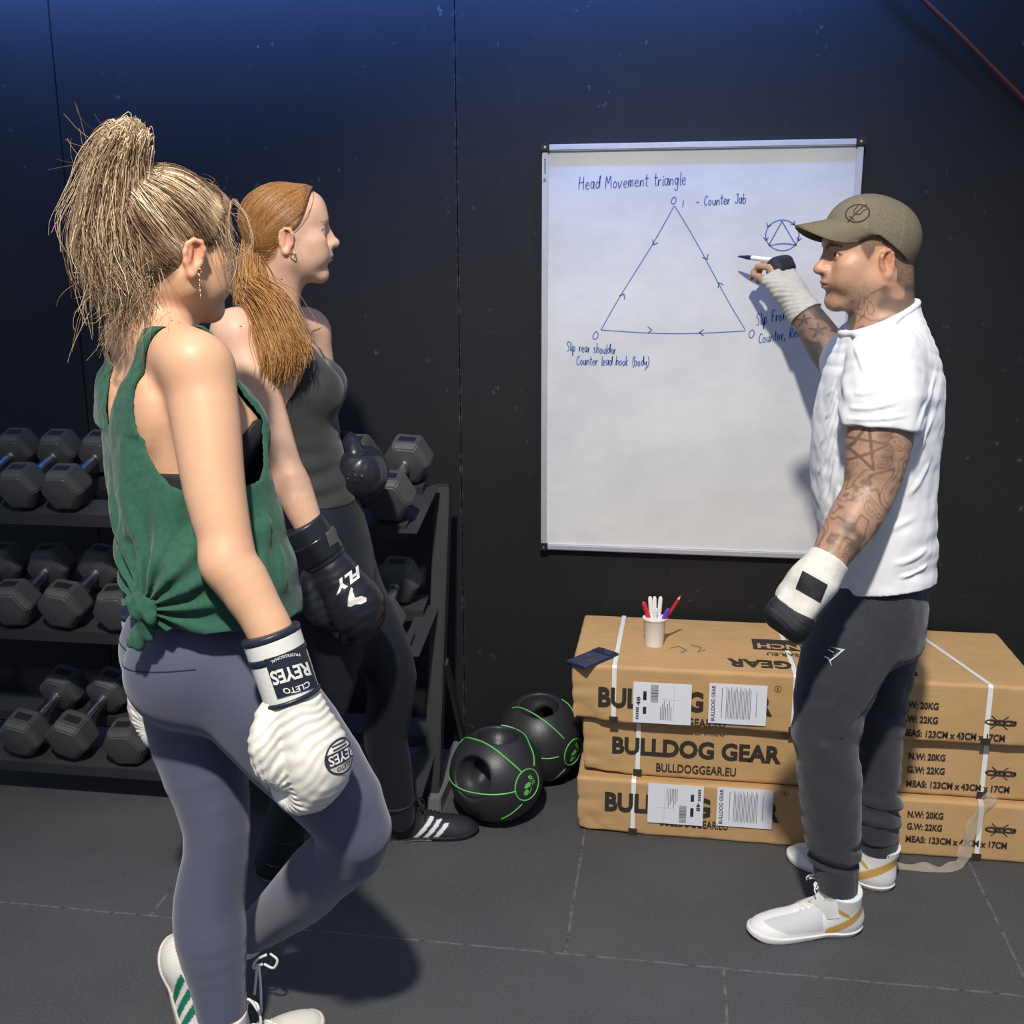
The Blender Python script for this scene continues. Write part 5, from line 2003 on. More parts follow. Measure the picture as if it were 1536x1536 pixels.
    def capcut(P, d):
        L = Cc.to(P)
        d = np.maximum(d, -(d + 0.005))
        rim = 0.040 + np.where(L[:, 0] > 0, 0.42, 0.74) * L[:, 0]
        arch = np.where(L[:, 0] < -0.080, 0.022 * np.exp(-(L[:, 1] / 0.026) ** 2), 0)
        return np.maximum(d, (rim + arch - L[:, 2]) * 0.8 * Cc.k0)
    V, Qd = surface(Wrap(Cc, capcut, 0.012), 0.0023)
    L = Cc.to(V)
    n = vnoise(V * 300, 3) * 0.04
    c = np.tile(A(0.165, 0.142, 0.098), (len(V), 1)) * (1 + n)[:, None]
    meshp = (L[:, 0] < 0.030)
    dots = (np.sin(L[:, 0] * 1900) * np.sin(L[:, 2] * 1900) > 0.2)
    c = np.where((meshp & dots)[:, None], c * 0.72, c)
    seam = (np.abs(L[:, 0] - 0.030) < 0.0014) | (meshp & (np.abs(L[:, 0] + 0.045 + 0.2 * (L[:, 2] - 0.04)) < 0.0012))
    c = np.where(seam[:, None], c * 1.25, c)
    cap = mesh_np('cap', V, Qd, M['cloth_v'], man, c)
    cap['label'] = 'tan trucker cap with a black round emblem'
    # peak: a curved plate with real thickness
    nu, nv = 25, 15
    top, bot = [], []
    for iv in range(nv):
        v = iv / (nv - 1)
        for iu in range(nu):
            s_ = -1 + 2 * iu / (nu - 1)
            a = s_ * 1.50
            w = 0.083 * math.sin(a)
            fr0 = 0.002 + 0.088 * math.cos(a * 0.98)
            ln = 0.070 * max(1 - abs(s_) ** 2.6, 0) ** 0.6
            ff = fr0 + v * ln
            uu = 0.041 + 0.42 * fr0 - 0.16 * v * ln - 0.042 * v * (ln / 0.070) * s_ ** 2
            w = w * (1 - 0.16 * v)
            top.append(Cc.w((ff, w, uu + 0.0022)))
            bot.append(Cc.w((ff, w, uu - 0.0022)))
    n = nu * nv
    Fc = []
    for iv in range(nv - 1):
        for iu in range(nu - 1):
            a = iv * nu + iu
            Fc.append((a, a + 1, a + nu + 1, a + nu))
            Fc.append((n + a, n + a + nu, n + a + nu + 1, n + a + 1))
    rim = [iu for iu in range(nu)] + [iv * nu + nu - 1 for iv in range(1, nv)] + [(nv - 1) * nu + iu for iu in range(nu - 2, -1, -1)] + [iv * nu for iv in range(nv - 2, 0, -1)]
    for a, b in zip(rim, rim[1:] + rim[:1]):
        Fc.append((a, n + a, n + b, b))
    m_cap = mat('tan_twill', (0.158, 0.134, 0.090), 0.85, spec=0.15, bump=(600, 0.2))
    mesh_np('peak', np.array(top + bot), Fc, m_cap, cap, sharp=50)
    V, Fc = tube_np([Cc.w((-0.010, 0, 0.1275)), Cc.w((-0.010, 0, 0.1315))], [0.007, 0.004], 12)
    mesh_np('button', V, Fc, m_cap, cap)
    # emblem: ring and trident
    mb = MB()
    o = Cc.w((0.052, 0.066, 0.096))
    dn_ = nrm(Cc.w((0.0, 0.0, 0.045)) - o)
    ez = nrm(Xh[2] - dn_ * (Xh[2] @ dn_))
    ex = nrm(np.cross(ez, dn_)) * -1
    ex = ex if ex @ RT > 0 else -ex
    sp = [0.0225 * A(1.12 * math.cos(t), 0.98 * math.sin(t)) for t in np.linspace(0, 2 * math.pi, 41)]
    si = [0.88 * p for p in sp]
    for i in range(40):
        decal(Cc, None, o, ex, ez, 1, 1, dn_, poly=[sp[i], sp[i + 1], si[i + 1], si[i]], mb=mb, lift=0.0012)

    def stroke(pts, w):
        p = hermite([A(a, b) * 0.00135 for a, b in pts], 9)
        t = np.gradient(p, axis=0)
        nn = np.stack([-t[:, 1], t[:, 0]], 1)
        nn /= np.linalg.norm(nn, axis=1)[:, None]
        for i in range(8):
            decal(Cc, None, o, ex, ez, 1, 1, dn_, poly=[p[i] + nn[i] * w, p[i + 1] + nn[i + 1] * w, p[i + 1] - nn[i + 1] * w, p[i] - nn[i] * w], mb=mb, lift=0.0012)
    stroke([(-13, -18), (-6, -8), (-1, 0), (4, 8), (7, 14)], 0.0011)
    stroke([(-3, -3), (-6, 3), (-3, 9), (-2, 13)], 0.0010)
    stroke([(-3, -3), (5, -2), (8, 4), (13, 8)], 0.0010)
    stroke([(-11, -6), (-6, -9), (-2, -12)], 0.0010)
    stroke([(7, 14), (10, 16), (10, 12), (7, 12)], 0.0009)
    mb.build('emblem', M['print_black'], cap)

    # ---- hand wraps
    def wrap_part(name, base, dirs, col, mtl, grow, cuts, k=1.0, lab=None, amp=0.0008, fr=300):
        Fh = Field()
        base(Fh)

        def g(P, d):
            h = (P - cuts[0][0]) @ nrm(dirs)
            d = d - grow - amp * np.sin(h * fr + 3.5 * vnoise(P * 16, 3) + (P @ A(1, 1, 1.5)) * 160) - 0.001 * vnoise(P * 60, 4)
            for p, nn in cuts:
                d = np.maximum(d, (P - p) @ nrm(nn))
            return d
        V, Qd = surface(Wrap(Fh, g, 0.02), 0.0024)
        o = mesh_np(name, V, Qd, mtl, man)
        if lab: o['label'] = lab
        return o, Wrap(Fh, g, 0.02)
    m_wrap = mat('wrap_gauze', (0.72, 0.69, 0.62), 0.9, spec=0.1, bump=(400, 0.5), noise=(60, (0.60, 0.57, 0.51), 0.6))
    m_pad = mat('black_mesh_pad', (0.012, 0.012, 0.016), 0.55, bump=(900, 0.6))
    tLs = tL if tL @ A(-1, 0, 0.2) > 0 else -tL

    def baseL(F):
        F.chain([aL[5], aL[6]], (.044, .034), 0.02)
        X = np.stack([dL, tLs, nL])
        F.box(wL + dL * 0.040, (0.055, 0.040, 0.020), X, r=0.018, k=0.03)
        F.cone(wL + dL * 0.02 + tLs * 0.03, wL + dL * 0.065 + tLs * 0.038 - nL * 0.015, 0.018, 0.015, 0.02)
    w1, wf = wrap_part('hand_wrap', baseL, dL, None, m_wrap, 0.004, [(aL[5] + (aL[6] - aL[5]) * 0.42, -(aL[6] - aL[5])), (wL + dL * 0.083, dL)], lab='white boxing wrap round the lowered hand')
    # black hook-and-loop tab on the wrist
    mb = MB()
    o = at(1212, 893, 2.12)
    exx = nrm(at(1238, 888, 2.12) - at(1192, 862, 2.12))
    eyy = nrm(at(1212, 850, 2.12) - at(1196, 890, 2.12))
    decal(wf, None, at(1214, 878, 2.08), exx, eyy, 1, 1, nrm(at(1214, 878, 2.12) - CAM), poly=[(-0.024, -0.020), (0.034, -0.020), (0.034, 0.020), (-0.024, 0.020)], mb=mb, lift=0.002, fine=0.008)
    mb.build('velcro_tab', m_pad, w1)

    def padL(F):
        X = np.stack([dL, tLs, nL])
        F.box(wL + dL * 0.098 - nL * 0.004, (0.030, 0.046, 0.026), X, r=0.022, k=0.02)
        F.box(wL + dL * 0.110 - nL * 0.028, (0.024, 0.044, 0.026), X, r=0.020, k=0.02)
    wrap_part('knuckle_guard', padL, dL, None, m_pad, 0.003, [(wL + dL * 0.070, -dL)], lab='black padded knuckle guard on the lowered fist', amp=0.0003, fr=900)

    def baseR(F):
        F.chain([aR[4], aR[5]], (.046, .036), 0.02)
        X = np.stack([dR, tR, nR])
        F.box(wR + dR * 0.040, (0.050, 0.040, 0.020), X, r=0.018, k=0.03)
        F.cone(wR + dR * 0.02 + tR * 0.03, wR + dR * 0.055 + tR * 0.045 - nR * 0.01, 0.019, 0.016, 0.02)
    m_wrap_shaded = mat('wrap_gauze_shaded', (0.55, 0.53, 0.49), 0.9, spec=0.1, bump=(400, 0.5), noise=(60, (0.44, 0.42, 0.39), 0.6))  # same white gauze, colour lowered to paint in shade on the writing hand
    wrap_part('hand_wrap', baseR, dR, None, m_wrap_shaded, 0.004, [(aR[4] + (aR[5] - aR[4]) * 0.15, -(aR[5] - aR[4])), (wR + dR * 0.070, dR)], lab='white boxing wrap round the writing hand')

    def padR(F):
        X = np.stack([dR, tR, nR])
        F.box(wR + dR * 0.080 + nR * 0.004 - tR * 0.008, (0.026, 0.036, 0.020), X, r=0.018, k=0.02)
    wrap_part('knuckle_guard', padR, dR, None, m_pad, 0.004, [(wR + dR * 0.058, -dR)], lab='black knuckle guard on the writing hand', amp=0.0004, fr=900)

    # ---- shoes
    GOLD, WHT, GRY = A(0.62, 0.36, 0.10), A(0.80, 0.79, 0.76), A(0.56, 0.56, 0.57)

    def col_m(L, V):
        f, l, u = L.T
        c = np.tile(WHT, (len(L), 1))
        meshz = (f > 0.115) & (f < 0.255) & (u > 0.026 + 0.02 * np.clip((f - 0.2) / 0.06, 0, 1)) & (np.abs(l) > 0.016)
        c = np.where(meshz[:, None], GRY, c)
        band = np.abs((u - 0.020) - (0.105 - f) * 0.62) < 0.0125
        c = np.where((band & (f < 0.108) & (f > -0.01) & (u > 0.014))[:, None], GOLD, c)
        w = ((f - 0.072) / 0.020) ** 2 + ((u - 0.080 + (f - 0.072) * -0.6) / 0.0065) ** 2
        c = np.where(((w < 1) & (np.abs(l) > 0.02))[:, None], GOLD, c)
        return c
    hl, tl_ = atz(1290, 1391, 0), atz(1122, 1401, 0)
    shaft = at(1262, 1322, 2.374)
    k1 = float(np.linalg.norm((tl_ - hl)[:2])) / 0.288
    S1 = shoe(hl, tl_, None, k1, shaft, (0.048, 0.053))
    X1 = nrm(shaft - S1.w((0.055, 0, 0.048)))
    s1, U1 = shoe_parts(S1, man, col_m, WHT * 0.95, 'boxing_shoe', 0.017, (at(1260, 1330, 2.374), X1 + A(0.2, 0, 0)), label='white boxing shoe with gold heel band, toe towards the room')
    lace_set(S1, U1, s1, 4, 0.165, 0.105, 0.016, M['lace_white'], 0.0022, True, 0.022, 0.02)
    # strap across the instep with gold letters
    mb = MB()
    th = np.linspace(-1.0, 0.86, 17)
    row = [[], []]
    for t in th:
        for r_, off in ((0, -0.013), (1, 0.013)):
            ff = 0.132 - 0.012 * t - 0.034 * max(t, 0) + off
            p = S1.w((ff, 0.05 * t, 0.045 + 0.05 * (1 - t * t)))
            row[r_].append(project(U1, [p], S1.w((ff, 0, 0.02)) - p, 0.03)[0] + nrm(p - S1.w((ff, 0, 0.02))) * 0.0035)
    Vv = np.array(row[0] + row[1])
    cin = S1.w((0.12, 0, 0.03))
    Vi = Vv - np.array([nrm(v - cin) for v in Vv]) * 0.0035
    Va = np.concatenate([Vv, Vi])
    n = len(th)
    Fc = [(i, i + 1, n + i + 1, n + i) for i in range(n - 1)] + [(2 * n + i, 3 * n + i, 3 * n + i + 1, 2 * n + i + 1) for i in range(n - 1)]
    Fc += [(i, 2 * n + i, 2 * n + i + 1, i + 1) for i in range(n - 1)] + [(n + i, n + i + 1, 3 * n + i + 1, 3 * n + i) for i in range(n - 1)]
    Fc += [(0, n, 3 * n, 2 * n), (n - 1, 3 * n - 1, 4 * n - 1, 2 * n - 1)]
    st_ = mesh_np('instep_strap', Va, Fc, M['white_plastic'], s1, sharp=50)
    o = S1.w((0.118, 0.022, 0.085))
    dn_ = nrm(S1.w((0.114, 0.004, 0.03)) - o)
    ex = nrm(RT - dn_ * (RT @ dn_))
    ey = nrm(np.cross(ex, -dn_)) * -1
    ey = ey if ey @ UP > 0 else -ey
    decal(U1, 'FLY', o, nrm(ex * 0.85 - ey * 0.5), nrm(ey * 0.85 + ex * 0.5), 0.026, 0.0105, dn_, 0.02, 0.0046, 0.006).build('gold_lettering', mat('gold_print', (0.70, 0.47, 0.16), 0.5), st_)
    hl, tl_ = atz(1339, 1335, 0), atz(1187, 1284, 0)
    shaft = at(1322, 1262, 2.60)
    k2 = k1
    tl_ = hl + nrm(tl_ - hl) * 0.288 * k2
    S2 = shoe(hl, tl_, None, k2, shaft, (0.048, 0.052))
    X2 = nrm(shaft - S2.w((0.055, 0, 0.048)))
    s2, U2 = shoe_parts(S2, man, col_m, WHT * 0.95, 'boxing_shoe', 0.017, (shaft, X2), label='white boxing shoe with gold heel band, nearer the boxes')
    lace_set(S2, U2, s2, 4, 0.165, 0.105, 0.016, M['lace_white'], 0.0022, True, 0.022, 0.02)

    # ---- the pen in the writing hand
    a, b = at(1107, 384.5, 3.150), at(1166, 391, 3.090)
    ax = nrm(a - b)
    X = frame(nrm(np.cross(ax, A(0, 1, 0.1))), ax)
    L_ = float(np.linalg.norm(a - b))
    pen_ = empty('marker_pen', b)
    tag(pen_, 'blue and white whiteboard marker held in the bandaged writing hand', 'pen')
    MB().lathe([(0, 0), (0.0045, 0.0), (0.0062, 0.006), (0.0066, L_ - 0.045), (0.0062, L_ - 0.041)], b, X, 14).build('barrel', M['white_plastic'], pen_, sharp=50)
    MB().lathe([(0.0064, L_ - 0.042), (0.0064, L_ - 0.030), (0.0045, L_ - 0.020), (0.0035, L_ - 0.008), (0.0015, L_), (0, L_)], b, X, 14).build('coloured_end', M['navy_plastic'], pen_, sharp=50)
    mb = MB()
    for q_ in range(5):
        c_ = b + ax * (0.022 + q_ * 0.007) + nrm(A(0, -1, 0.15)) * 0.0066
        mb.box(c_, (0.0026, 0.0016, 0.0002), frame(ax, (0, -1, 0.15)))
    mb.build('barrel_marks', M['ink_blue'], pen_)
    return man


man = build_man()
# ================================================================== boxing gloves
def glove_field(W, a, n, cuff=0.115, k=1.0, curl=1.0, cuff_end=None):
    """W: wrist, a: wrist to knuckles, n: out of the back of the hand; thumb side from t"""
    W, a = A(W), nrm(a)
    n = nrm(A(n) - a * (A(n) @ a))
    t = np.cross(a, n)
    G = Field()

    def p(u, v, w=0.0): return W + (a * u + n * v + t * w) * k
    nodes = [(p(-0.005, 0.0), .048, .042), (p(0.050, 0.006), .056, .048), (p(0.105, 0.010), .062, .054), (p(0.150, 0.004), .064, .050), (p(0.182, -0.018), .062, .040), (p(0.186, -0.045), .058, .032), (p(0.165, -0.066), .054, .028), (p(0.130, -0.070), .048, .024)]
    if curl < 1: nodes = nodes[:6]
    G.loft([(c, t, ra * k, rb * k) for c, ra, rb in nodes], 0.014 * k)
    G.ell(p(0.125, 0.010), (0.066 * k, 0.064 * k, 0.052 * k), np.stack([a, t, n]), 0.02)
    th = [p(0.018, -0.020, 0.042), p(0.060, -0.030, 0.068), p(0.105, -0.036, 0.066), p(0.138, -0.040, 0.050)]
    G.chain(th, (0.026 * k, 0.029 * k, 0.028 * k, 0.023 * k), 0.010)
    return G, t


def cuff_field(W, a, t, n, length, k, r0=(.050, .045), r1=(.052, .047), e=0.006):
    W, a = A(W), nrm(a)
    F = Field()
    F.loft([(W - a * length * k, t, r1[0] * k, r1[1] * k), (W + a * e, t, r0[0] * k, r0[1] * k)], 0.0)
    F.plane(W - a * length * k, -a, 0.006)
    F.plane(W + a * (e + 0.004), a, 0.006)
    return F


# ================================================================== hair
def head_slerp(H, u0, u1, n, r, c=(-0.012, 0, 0.032), rad=(0.097, 0.074, 0.083)):
    """paths over the skull between directions u0 (S, 3) and u1 (S, 3), r (S, n) height above the skin"""
    u0 = u0 / np.linalg.norm(u0, axis=1)[:, None]
    u1 = u1 / np.linalg.norm(u1, axis=1)[:, None]
    t = np.linspace(0, 1, n)
    om = np.arccos(np.clip((u0 * u1).sum(1), -1, 1))[:, None, None] + 1e-6
    P = (np.sin((1 - t)[None, :, None] * om) * u0[:, None] + np.sin(t[None, :, None] * om) * u1[:, None]) / np.sin(om)
    P = P * (A(rad) + 0) * (1 + r[..., None])
    P = P + A(c)
    return H.c0 + (P.reshape(-1, 3) * H.k0) @ H.X + np.zeros(3), P.shape


def dirs_from_local(L, c=(-0.012, 0, 0.032), rad=(0.097, 0.074, 0.083)):
    return (np.asarray(L) - A(c)) / A(rad)


HAIRLINE_F = [-0.12, -0.075, -0.045, -0.030, -0.012, 0.004, 0.022, 0.038, 0.058, 0.078, 0.1]
HAIRLINE_U = [-0.075, -0.080, -0.055, -0.020, 0.020, 0.004, 0.006, 0.030, 0.062, 0.080, 0.09]


def scalp_field(H, grow, HF=HAIRLINE_F, HU=HAIRLINE_U):
    S = Local(H.c0, H.X, H.k0)
    S.lell((-0.012, 0, 0.032), (0.097 + grow, 0.074 + grow, 0.083 + grow), 0.0)
    S.lell((-0.045, 0, -0.012), (0.052 + grow, 0.056 + grow * 0.8, 0.070 + grow), 0.03)
    S.lell((0.050, 0, 0.052), (0.040 + grow, 0.056 + grow, 0.046 + grow), 0.03)
    S.lell((0.062, 0, 0.055), (0.032 + grow, 0.050 + grow, 0.040 + grow), 0.03)
    S.lell((0.020, 0, -0.030), (0.066 + grow, 0.060 + grow, 0.080 + grow), 0.03)

    def cut(P, d):
        L = S.to(P)
        g = np.interp(L[:, 0], HF, HU)
        return np.maximum(d, (g - L[:, 2]) * 0.7 * H.k0 + 0.002)
    return S, Wrap(S, cut, 0.01)


def woman_body(J):
    """J: dict of joints (world) and frames"""
    H = J['H']
    f, r = J['f'], J['r']
    H.loft(J['torso'], 0.035)
    nb, nt_ = J['neck'], H.w((-0.020, 0, -0.058))
    H.cone(nb, nt_, 0.056, 0.050, 0.035)
    H.cone(H.w((-0.045, 0, -0.05)), nb - f * 0.03, 0.046, 0.054, 0.03)
    for s in (1, -1):
        H.cone(H.w((-0.028, -0.048 * s, -0.045)), nb + f * 0.05 + r * 0.012 * s - A(0, 0, 0.03), 0.013, 0.012, 0.02)
    for sd in ('R', 'L'):
        arm = J['arm' + sd]
        H.cone(nb - f * 0.02, arm[0] + A(0, 0, 0.004), 0.040, 0.046, 0.05)
        H.chain(arm, J['armr'], 0.03)
        H.chain(J['leg' + sd], J['legr' + sd], 0.04)
    return H


# ================================================================== the woman in the green top
def build_blonde():
    hz = math.radians(60)
    Xh = frame((math.cos(hz), math.sin(hz), -0.06), (0, 0, 1))
    hc = ear_centre((291, 388), 1.84, Xh, 1.06, -1)
    H = Local(hc, Xh, 1.06)
    add_head(H, True)
    fz = math.radians(50)
    f, r = A(math.cos(fz), math.sin(fz), 0), A(math.sin(fz), -math.cos(fz), 0)
    pz = math.radians(30)
    pf, pr = A(math.cos(pz), math.sin(pz), 0), A(math.sin(pz), -math.cos(pz), 0)
    mr = nrm(r + pr)
    nb = at(236, 497, 1.85)
    J = dict(H=H, f=f, r=r, neck=nb)
    J['torso'] = [(at(306, 1015, 1.80), pr, .142, .096), (at(306, 965, 1.80), pr, .150, .102), (at(298, 880, 1.80), pr, .130, .094), (at(288, 790, 1.805), mr, .118, .090), (at(272, 690, 1.815), r, .138, .104), (at(260, 610, 1.825), r, .150, .106), (at(250, 550, 1.835), r, .135, .078)]
    armR = lpx((300, 556, 1.720), (310, 640, 1.690), (323, 740, 1.655), (346, 838, 1.625), (363, 872, 1.618), (402, 940, 1.605), (425, 1000, 1.595))
    armL = lpx((212, 566, 1.945), (218, 650, 1.98), (220, 730, 2.00), (220, 810, 2.02), (220, 850, 2.025), (220, 905, 2.03), (227, 950, 2.035))
    J['armR'], J['armL'] = armR, armL
    J['armr'] = (.057, .057, .051, .0425, .045, .036, .033)
    J['legL'] = lpx((280, 985, 1.840), (298, 1110, 1.815), (326, 1245, 1.775), (314, 1350, 1.755), (317, 1405, 1.74), (327, 1475, 1.722), (334, 1530, 1.71))
    J['legrL'] = (.096, .088, .061, .065, .066, .051, .044)
    J['legR'] = lpx((330, 990, 1.745), (436, 1110, 1.738), (532, 1243, 1.720), (478, 1312, 1.800), (450, 1342, 1.845), (395, 1388, 1.915), (372, 1402, 1.930))
    J['legrR'] = (.104, .096, .066, .062, .060, .044, .040)
    woman_body(J)
    for s in (1, -1):
        H.ell(at(286, 985, 1.80) + pr * 0.072 * s - pf * 0.026, (.096, .084, .100), np.stack([pf, pr, A(0, 0, 1)]), 0.05)
    # shoulder blades, spine furrow, breasts, elbow
    ch = at(256, 610, 1.83)
    for s in (1, -1):
        H.ell(ch - f * 0.082 + r * 0.078 * s, (.020, .042, .062), np.stack([f, r, A(0, 0, 1)]), 0.03)
        H.ell(ch + f * 0.085 + r * 0.070 * s - A(0, 0, 0.045), (.050, .058, .056), np.stack([f, r, A(0, 0, 1)]), 0.03)
        H.cone(nb - f * 0.030 + r * 0.02 * s, (armR[0] if s == 1 else armL[0]) - f * 0.02 + A(0, 0, 0.02), 0.036, 0.040, 0.04)
    H.cone(ch - f * 0.104 + A(0, 0, 0.12), ch - f * 0.108 - A(0, 0, 0.25), 0.012, 0.012, 0.022, 's')
    dE = nrm(armR[5] - armR[3])
    H.ball(armR[3] - f * 0.018 + A(0, 0, -0.005), 0.032, 0.03)
    H.cone(armR[5], armR[6] + dE * 0.03, 0.030, 0.036, 0.02)
    V, Qd = one_piece(*surface(H, 0.0031))
    L = H.to(V)
    V = relax(V, Qd, 6, smooth01(-L[:, 2], 0.09, 0.14))
    SK = (0.66, 0.375, 0.225)
    C = skin_tone(V, SK, 21, 0.05)
    face_colour(L, C, SK, (0.52, 0.22, 0.18), (0.17, 0.10, 0.05), (0.10, 0.16, 0.20), 0.7, 0.8)
    g = np.interp(L[:, 0], HAIRLINE_F, HAIRLINE_U)
    hm = smooth01(L[:, 2] - g, -0.008, 0.01) * not_ear(L) * (L[:, 2] > -0.1)
    hm = hm * (0.75 + 0.25 * vnoise(V * 250, 3))
    C[:] = C * (1 - 0.8 * hm[:, None]) + A(0.12, 0.07, 0.035) * 0.8 * hm[:, None]
    # creases at the elbow
    el = armR[3] - f * 0.03
    de = np.exp(-(((V - el) ** 2).sum(1) / 0.030 ** 2))
    C[:] = C * (1 - 0.10 * (de * (0.5 + 0.5 * np.sin(V[:, 2] * 900 + 60 * V[:, 0])))[:, None] * A(0.6, 1, 1))
    wo = mesh_np('person', V, Qd, M['skin'], None, C)
    tag(wo, 'blonde woman with high ponytail in knotted green tank top and white gloves', 'person')

    # ---- leggings
    wz = at(300, 935, 1.70)
    ankL, ankR = J['legL'][6], J['legR'][6]
    dL_, dR_ = nrm(J['legL'][6] - J['legL'][5]), nrm(J['legR'][5] - J['legR'][3])

    def leg(P, d):
        d = d - 0.0032 - 0.0008 * vnoise(P * [20, 20, 8], 4)
        d = np.maximum(d, (P - wz) @ nrm(pf * 0.10 + A(0, 0, 1)))
        d = np.maximum(d, np.where(np.sqrt(((P - ankL) ** 2).sum(1)) < 0.25, (P - ankL) @ dL_ + 0.008, -1))
        d = np.maximum(d, np.where(np.sqrt(((P - ankR) ** 2).sum(1)) < 0.12, (P - ankR) @ dR_ - 0.002, -1))
        return d
    LB = Field()
    LB.loft(J['torso'][:5], 0.035)
    for sd in 'LR': LB.chain(J['leg' + sd], J['legr' + sd], 0.04)
    for s in (1, -1):
        LB.ell(at(286, 985, 1.80) + pr * 0.072 * s - pf * 0.026, (.096, .084, .100), np.stack([pf, pr, A(0, 0, 1)]), 0.05)
    lf = Wrap(LB, leg, 0.01, hi=A(9, 9, wz[2] + 0.08))
    V, Qd = surface(lf, 0.0034)
    V = relax(V, Qd, 10)
    m_lg = mat('slate_leggings', (0.075, 0.078, 0.125), 0.62, spec=0.25, noise=(5, (0.085, 0.088, 0.135), 0.6), bump=(700, 0.1), sheen=0.3)
    lg = mesh_np('leggings', V, Qd, m_lg, wo)
    # waistband seam
    mb = MB()
    pts = []
    c0 = at(290, 955, 1.80)
    for t in np.linspace(0.02, 0.98, 40):
        dv = -pf * math.sin(t * math.pi) + pr * -math.cos(t * math.pi) * -1
        q = project(lf, [c0 + dv * 0.22 - A(0, 0, 0.014 * math.sin(t * math.pi) * 1.4 - 0.004)], -dv, 0.0)
        if abs(lf(q)[0]) < 0.004: pts.append(q[0] + dv * 0.0004)
    mb.tube(pts if len(pts) > 2 else [c0, c0 + A(0, 0, 0.01)], 0.0011, 5)
    mb.build('waist_seam', mat('seam_dark', (0.02, 0.02, 0.035), 0.8), lg)

    # ---- sports bra under the arm hole
    TB = Field()
    TB.loft(J['torso'], 0.03)
    for s in (1, -1):
        TB.ell(ch + f * 0.085 + r * 0.070 * s - A(0, 0, 0.045), (.050, .058, .056), np.stack([f, r, A(0, 0, 1)]), 0.03)

    def bra(P, d):
        z = (P - ch)[:, 2]
        return np.maximum(np.maximum(d - 0.006, z + 0.098 - 0.75 * np.clip((P - ch) @ f, 0, 0.1)), -0.15 - z)
    V, Qd = surface(Wrap(TB, bra, 0.01, lo=A(-9, -9, ch[2] - 0.17), hi=A(9, 9, ch[2] + 0.06)), 0.0036)
    br = mesh_np('sports_bra', V, Qd, mat('black_knit', (0.018, 0.018, 0.02), 0.85, bump=(600, 0.2)), wo)

    # ---- green tank top
    T_ = Field()
    N_ = [(at(330, 965, 1.79), pr, .180, .152), (at(324, 905, 1.79), pr, .182, .156), (at(308, 830, 1.795), mr, .172, .152), (at(292, 750, 1.805), mr, .164, .146), (at(274, 680, 1.815), r, .160, .134), (at(260, 610, 1.825), r, .157, .118), (at(250, 555, 1.835), r, .138, .086)]
    T_.loft(N_, 0.03)
    for s in (1, -1):
        T_.ell(ch + f * 0.095 + r * 0.068 * s - A(0, 0, 0.05), (.056, .062, .066), np.stack([f, r, A(0, 0, 1)]), 0.05)
    knot = project(T_, [at(224, 905, 1.45)], at(224, 905, 1.9) - at(224, 905, 1.45), 0.0)[0]
    T_.chain([knot + pf * 0.06 + pr * 0.02 + A(0, 0, 0.05), knot + pf * 0.016], (0.05, 0.022), 0.05)

    def tank(P, d):
        q = P - knot
        rr = np.sqrt((q * q).sum(1)) + 1e-6
        # folds running into the knot
        u, w = q @ nrm(RT), q[:, 2]
        th = np.arctan2(w, u)
        rad = np.exp(-(rr / 0.20) ** 1.5) * np.clip(rr / 0.03, 0, 1)
        dd = 0.0085 * rad * np.sin(th * 15 + 1.5 * vnoise(P * 10, 3))
        dd = dd + 0.006 * vnoise(P * [15, 15, 4], 5) * np.clip((1.36 - P[:, 2]) / 0.15, 0.15, 1)
        dd = dd + 0.0022 * vnoise(P * [44, 44, 20], 6) + 0.0008 * vnoise(P * 110, 7)
        for (a, b, w_, hg) in TF:
            ds, t = seg_dist(P, a, b)
            dd = dd + hg * np.exp(-(ds / w_) ** 2)
        return d - dd
    def on(x, y, d_): return project(T_, [at(x, y, 1.48)], at(x, y, 1.8) - at(x, y, 1.48), 0.0)[0]
    TF = [(on(392, 650, 1.70), on(340, 905, 1.70), .013, .010), (on(410, 720, 1.72), on(395, 880, 1.70), .012, .008), (on(188, 665, 1.72), on(190, 800, 1.70), .010, .007), (on(163, 690, 1.78), on(175, 790, 1.74), .009, -.006), (on(430, 760, 1.76), on(420, 880, 1.72), .012, .006)]
    class Over:
        """loose cloth that lies on the shoulders and hangs free below"""

        def __call__(s, P, c=None, r_=0.0):
            z = P[:, 2] - ch[2]
            a = T_(P, c, r_ + 0.03) if c is not None else T_(P)
            b = (H(P, c, r_ + 0.03) if c is not None else H(P)) - 0.0068
            b = b + 1.6 * np.maximum(-0.03 - z, 0) + 3.0 * np.maximum(z - 0.150, 0)
            return _join(a, b, 0.02)

        def bounds(s): return T_.bounds()[0], T_.bounds()[1] + A(0, 0, 0.06)
    full = Wrap(Over(), tank, 0.02)

    def carve(P, d):
        q = P - ch
        s_, fr, z = q @ r, q @ f, q[:, 2]
        a_ = np.abs(s_)
        d = np.maximum(d, -(d + 0.0066 + 0.006 * np.exp(-(((P - knot) ** 2).sum(1)) / 0.02)))
        back = fr < 0.0
        zb = np.interp(a_, [0, 0.012, 0.036, 0.056, 0.070, 0.078, 0.085], [-0.045, -0.012, 0.045, 0.082, 0.112, 0.135, 0.30])
        zf = np.interp(a_, [0, 0.05, 0.068, 0.078, 0.085], [0.030, 0.050, 0.085, 0.130, 0.30])
        w = smooth01(fr, -0.03, 0.05)
        neck = (z - (zb * (1 - w) + zf * w)) * 0.35
        d = np.maximum(d, neck)
        sb = np.interp(z, [-0.24, -0.135, -0.110, -0.085, -0.055, 0.0, 0.04, 0.075, 0.12, 0.16], [0.60, 0.215, 0.165, 0.137, 0.112, 0.092, 0.088, 0.092, 0.108, 0.118])
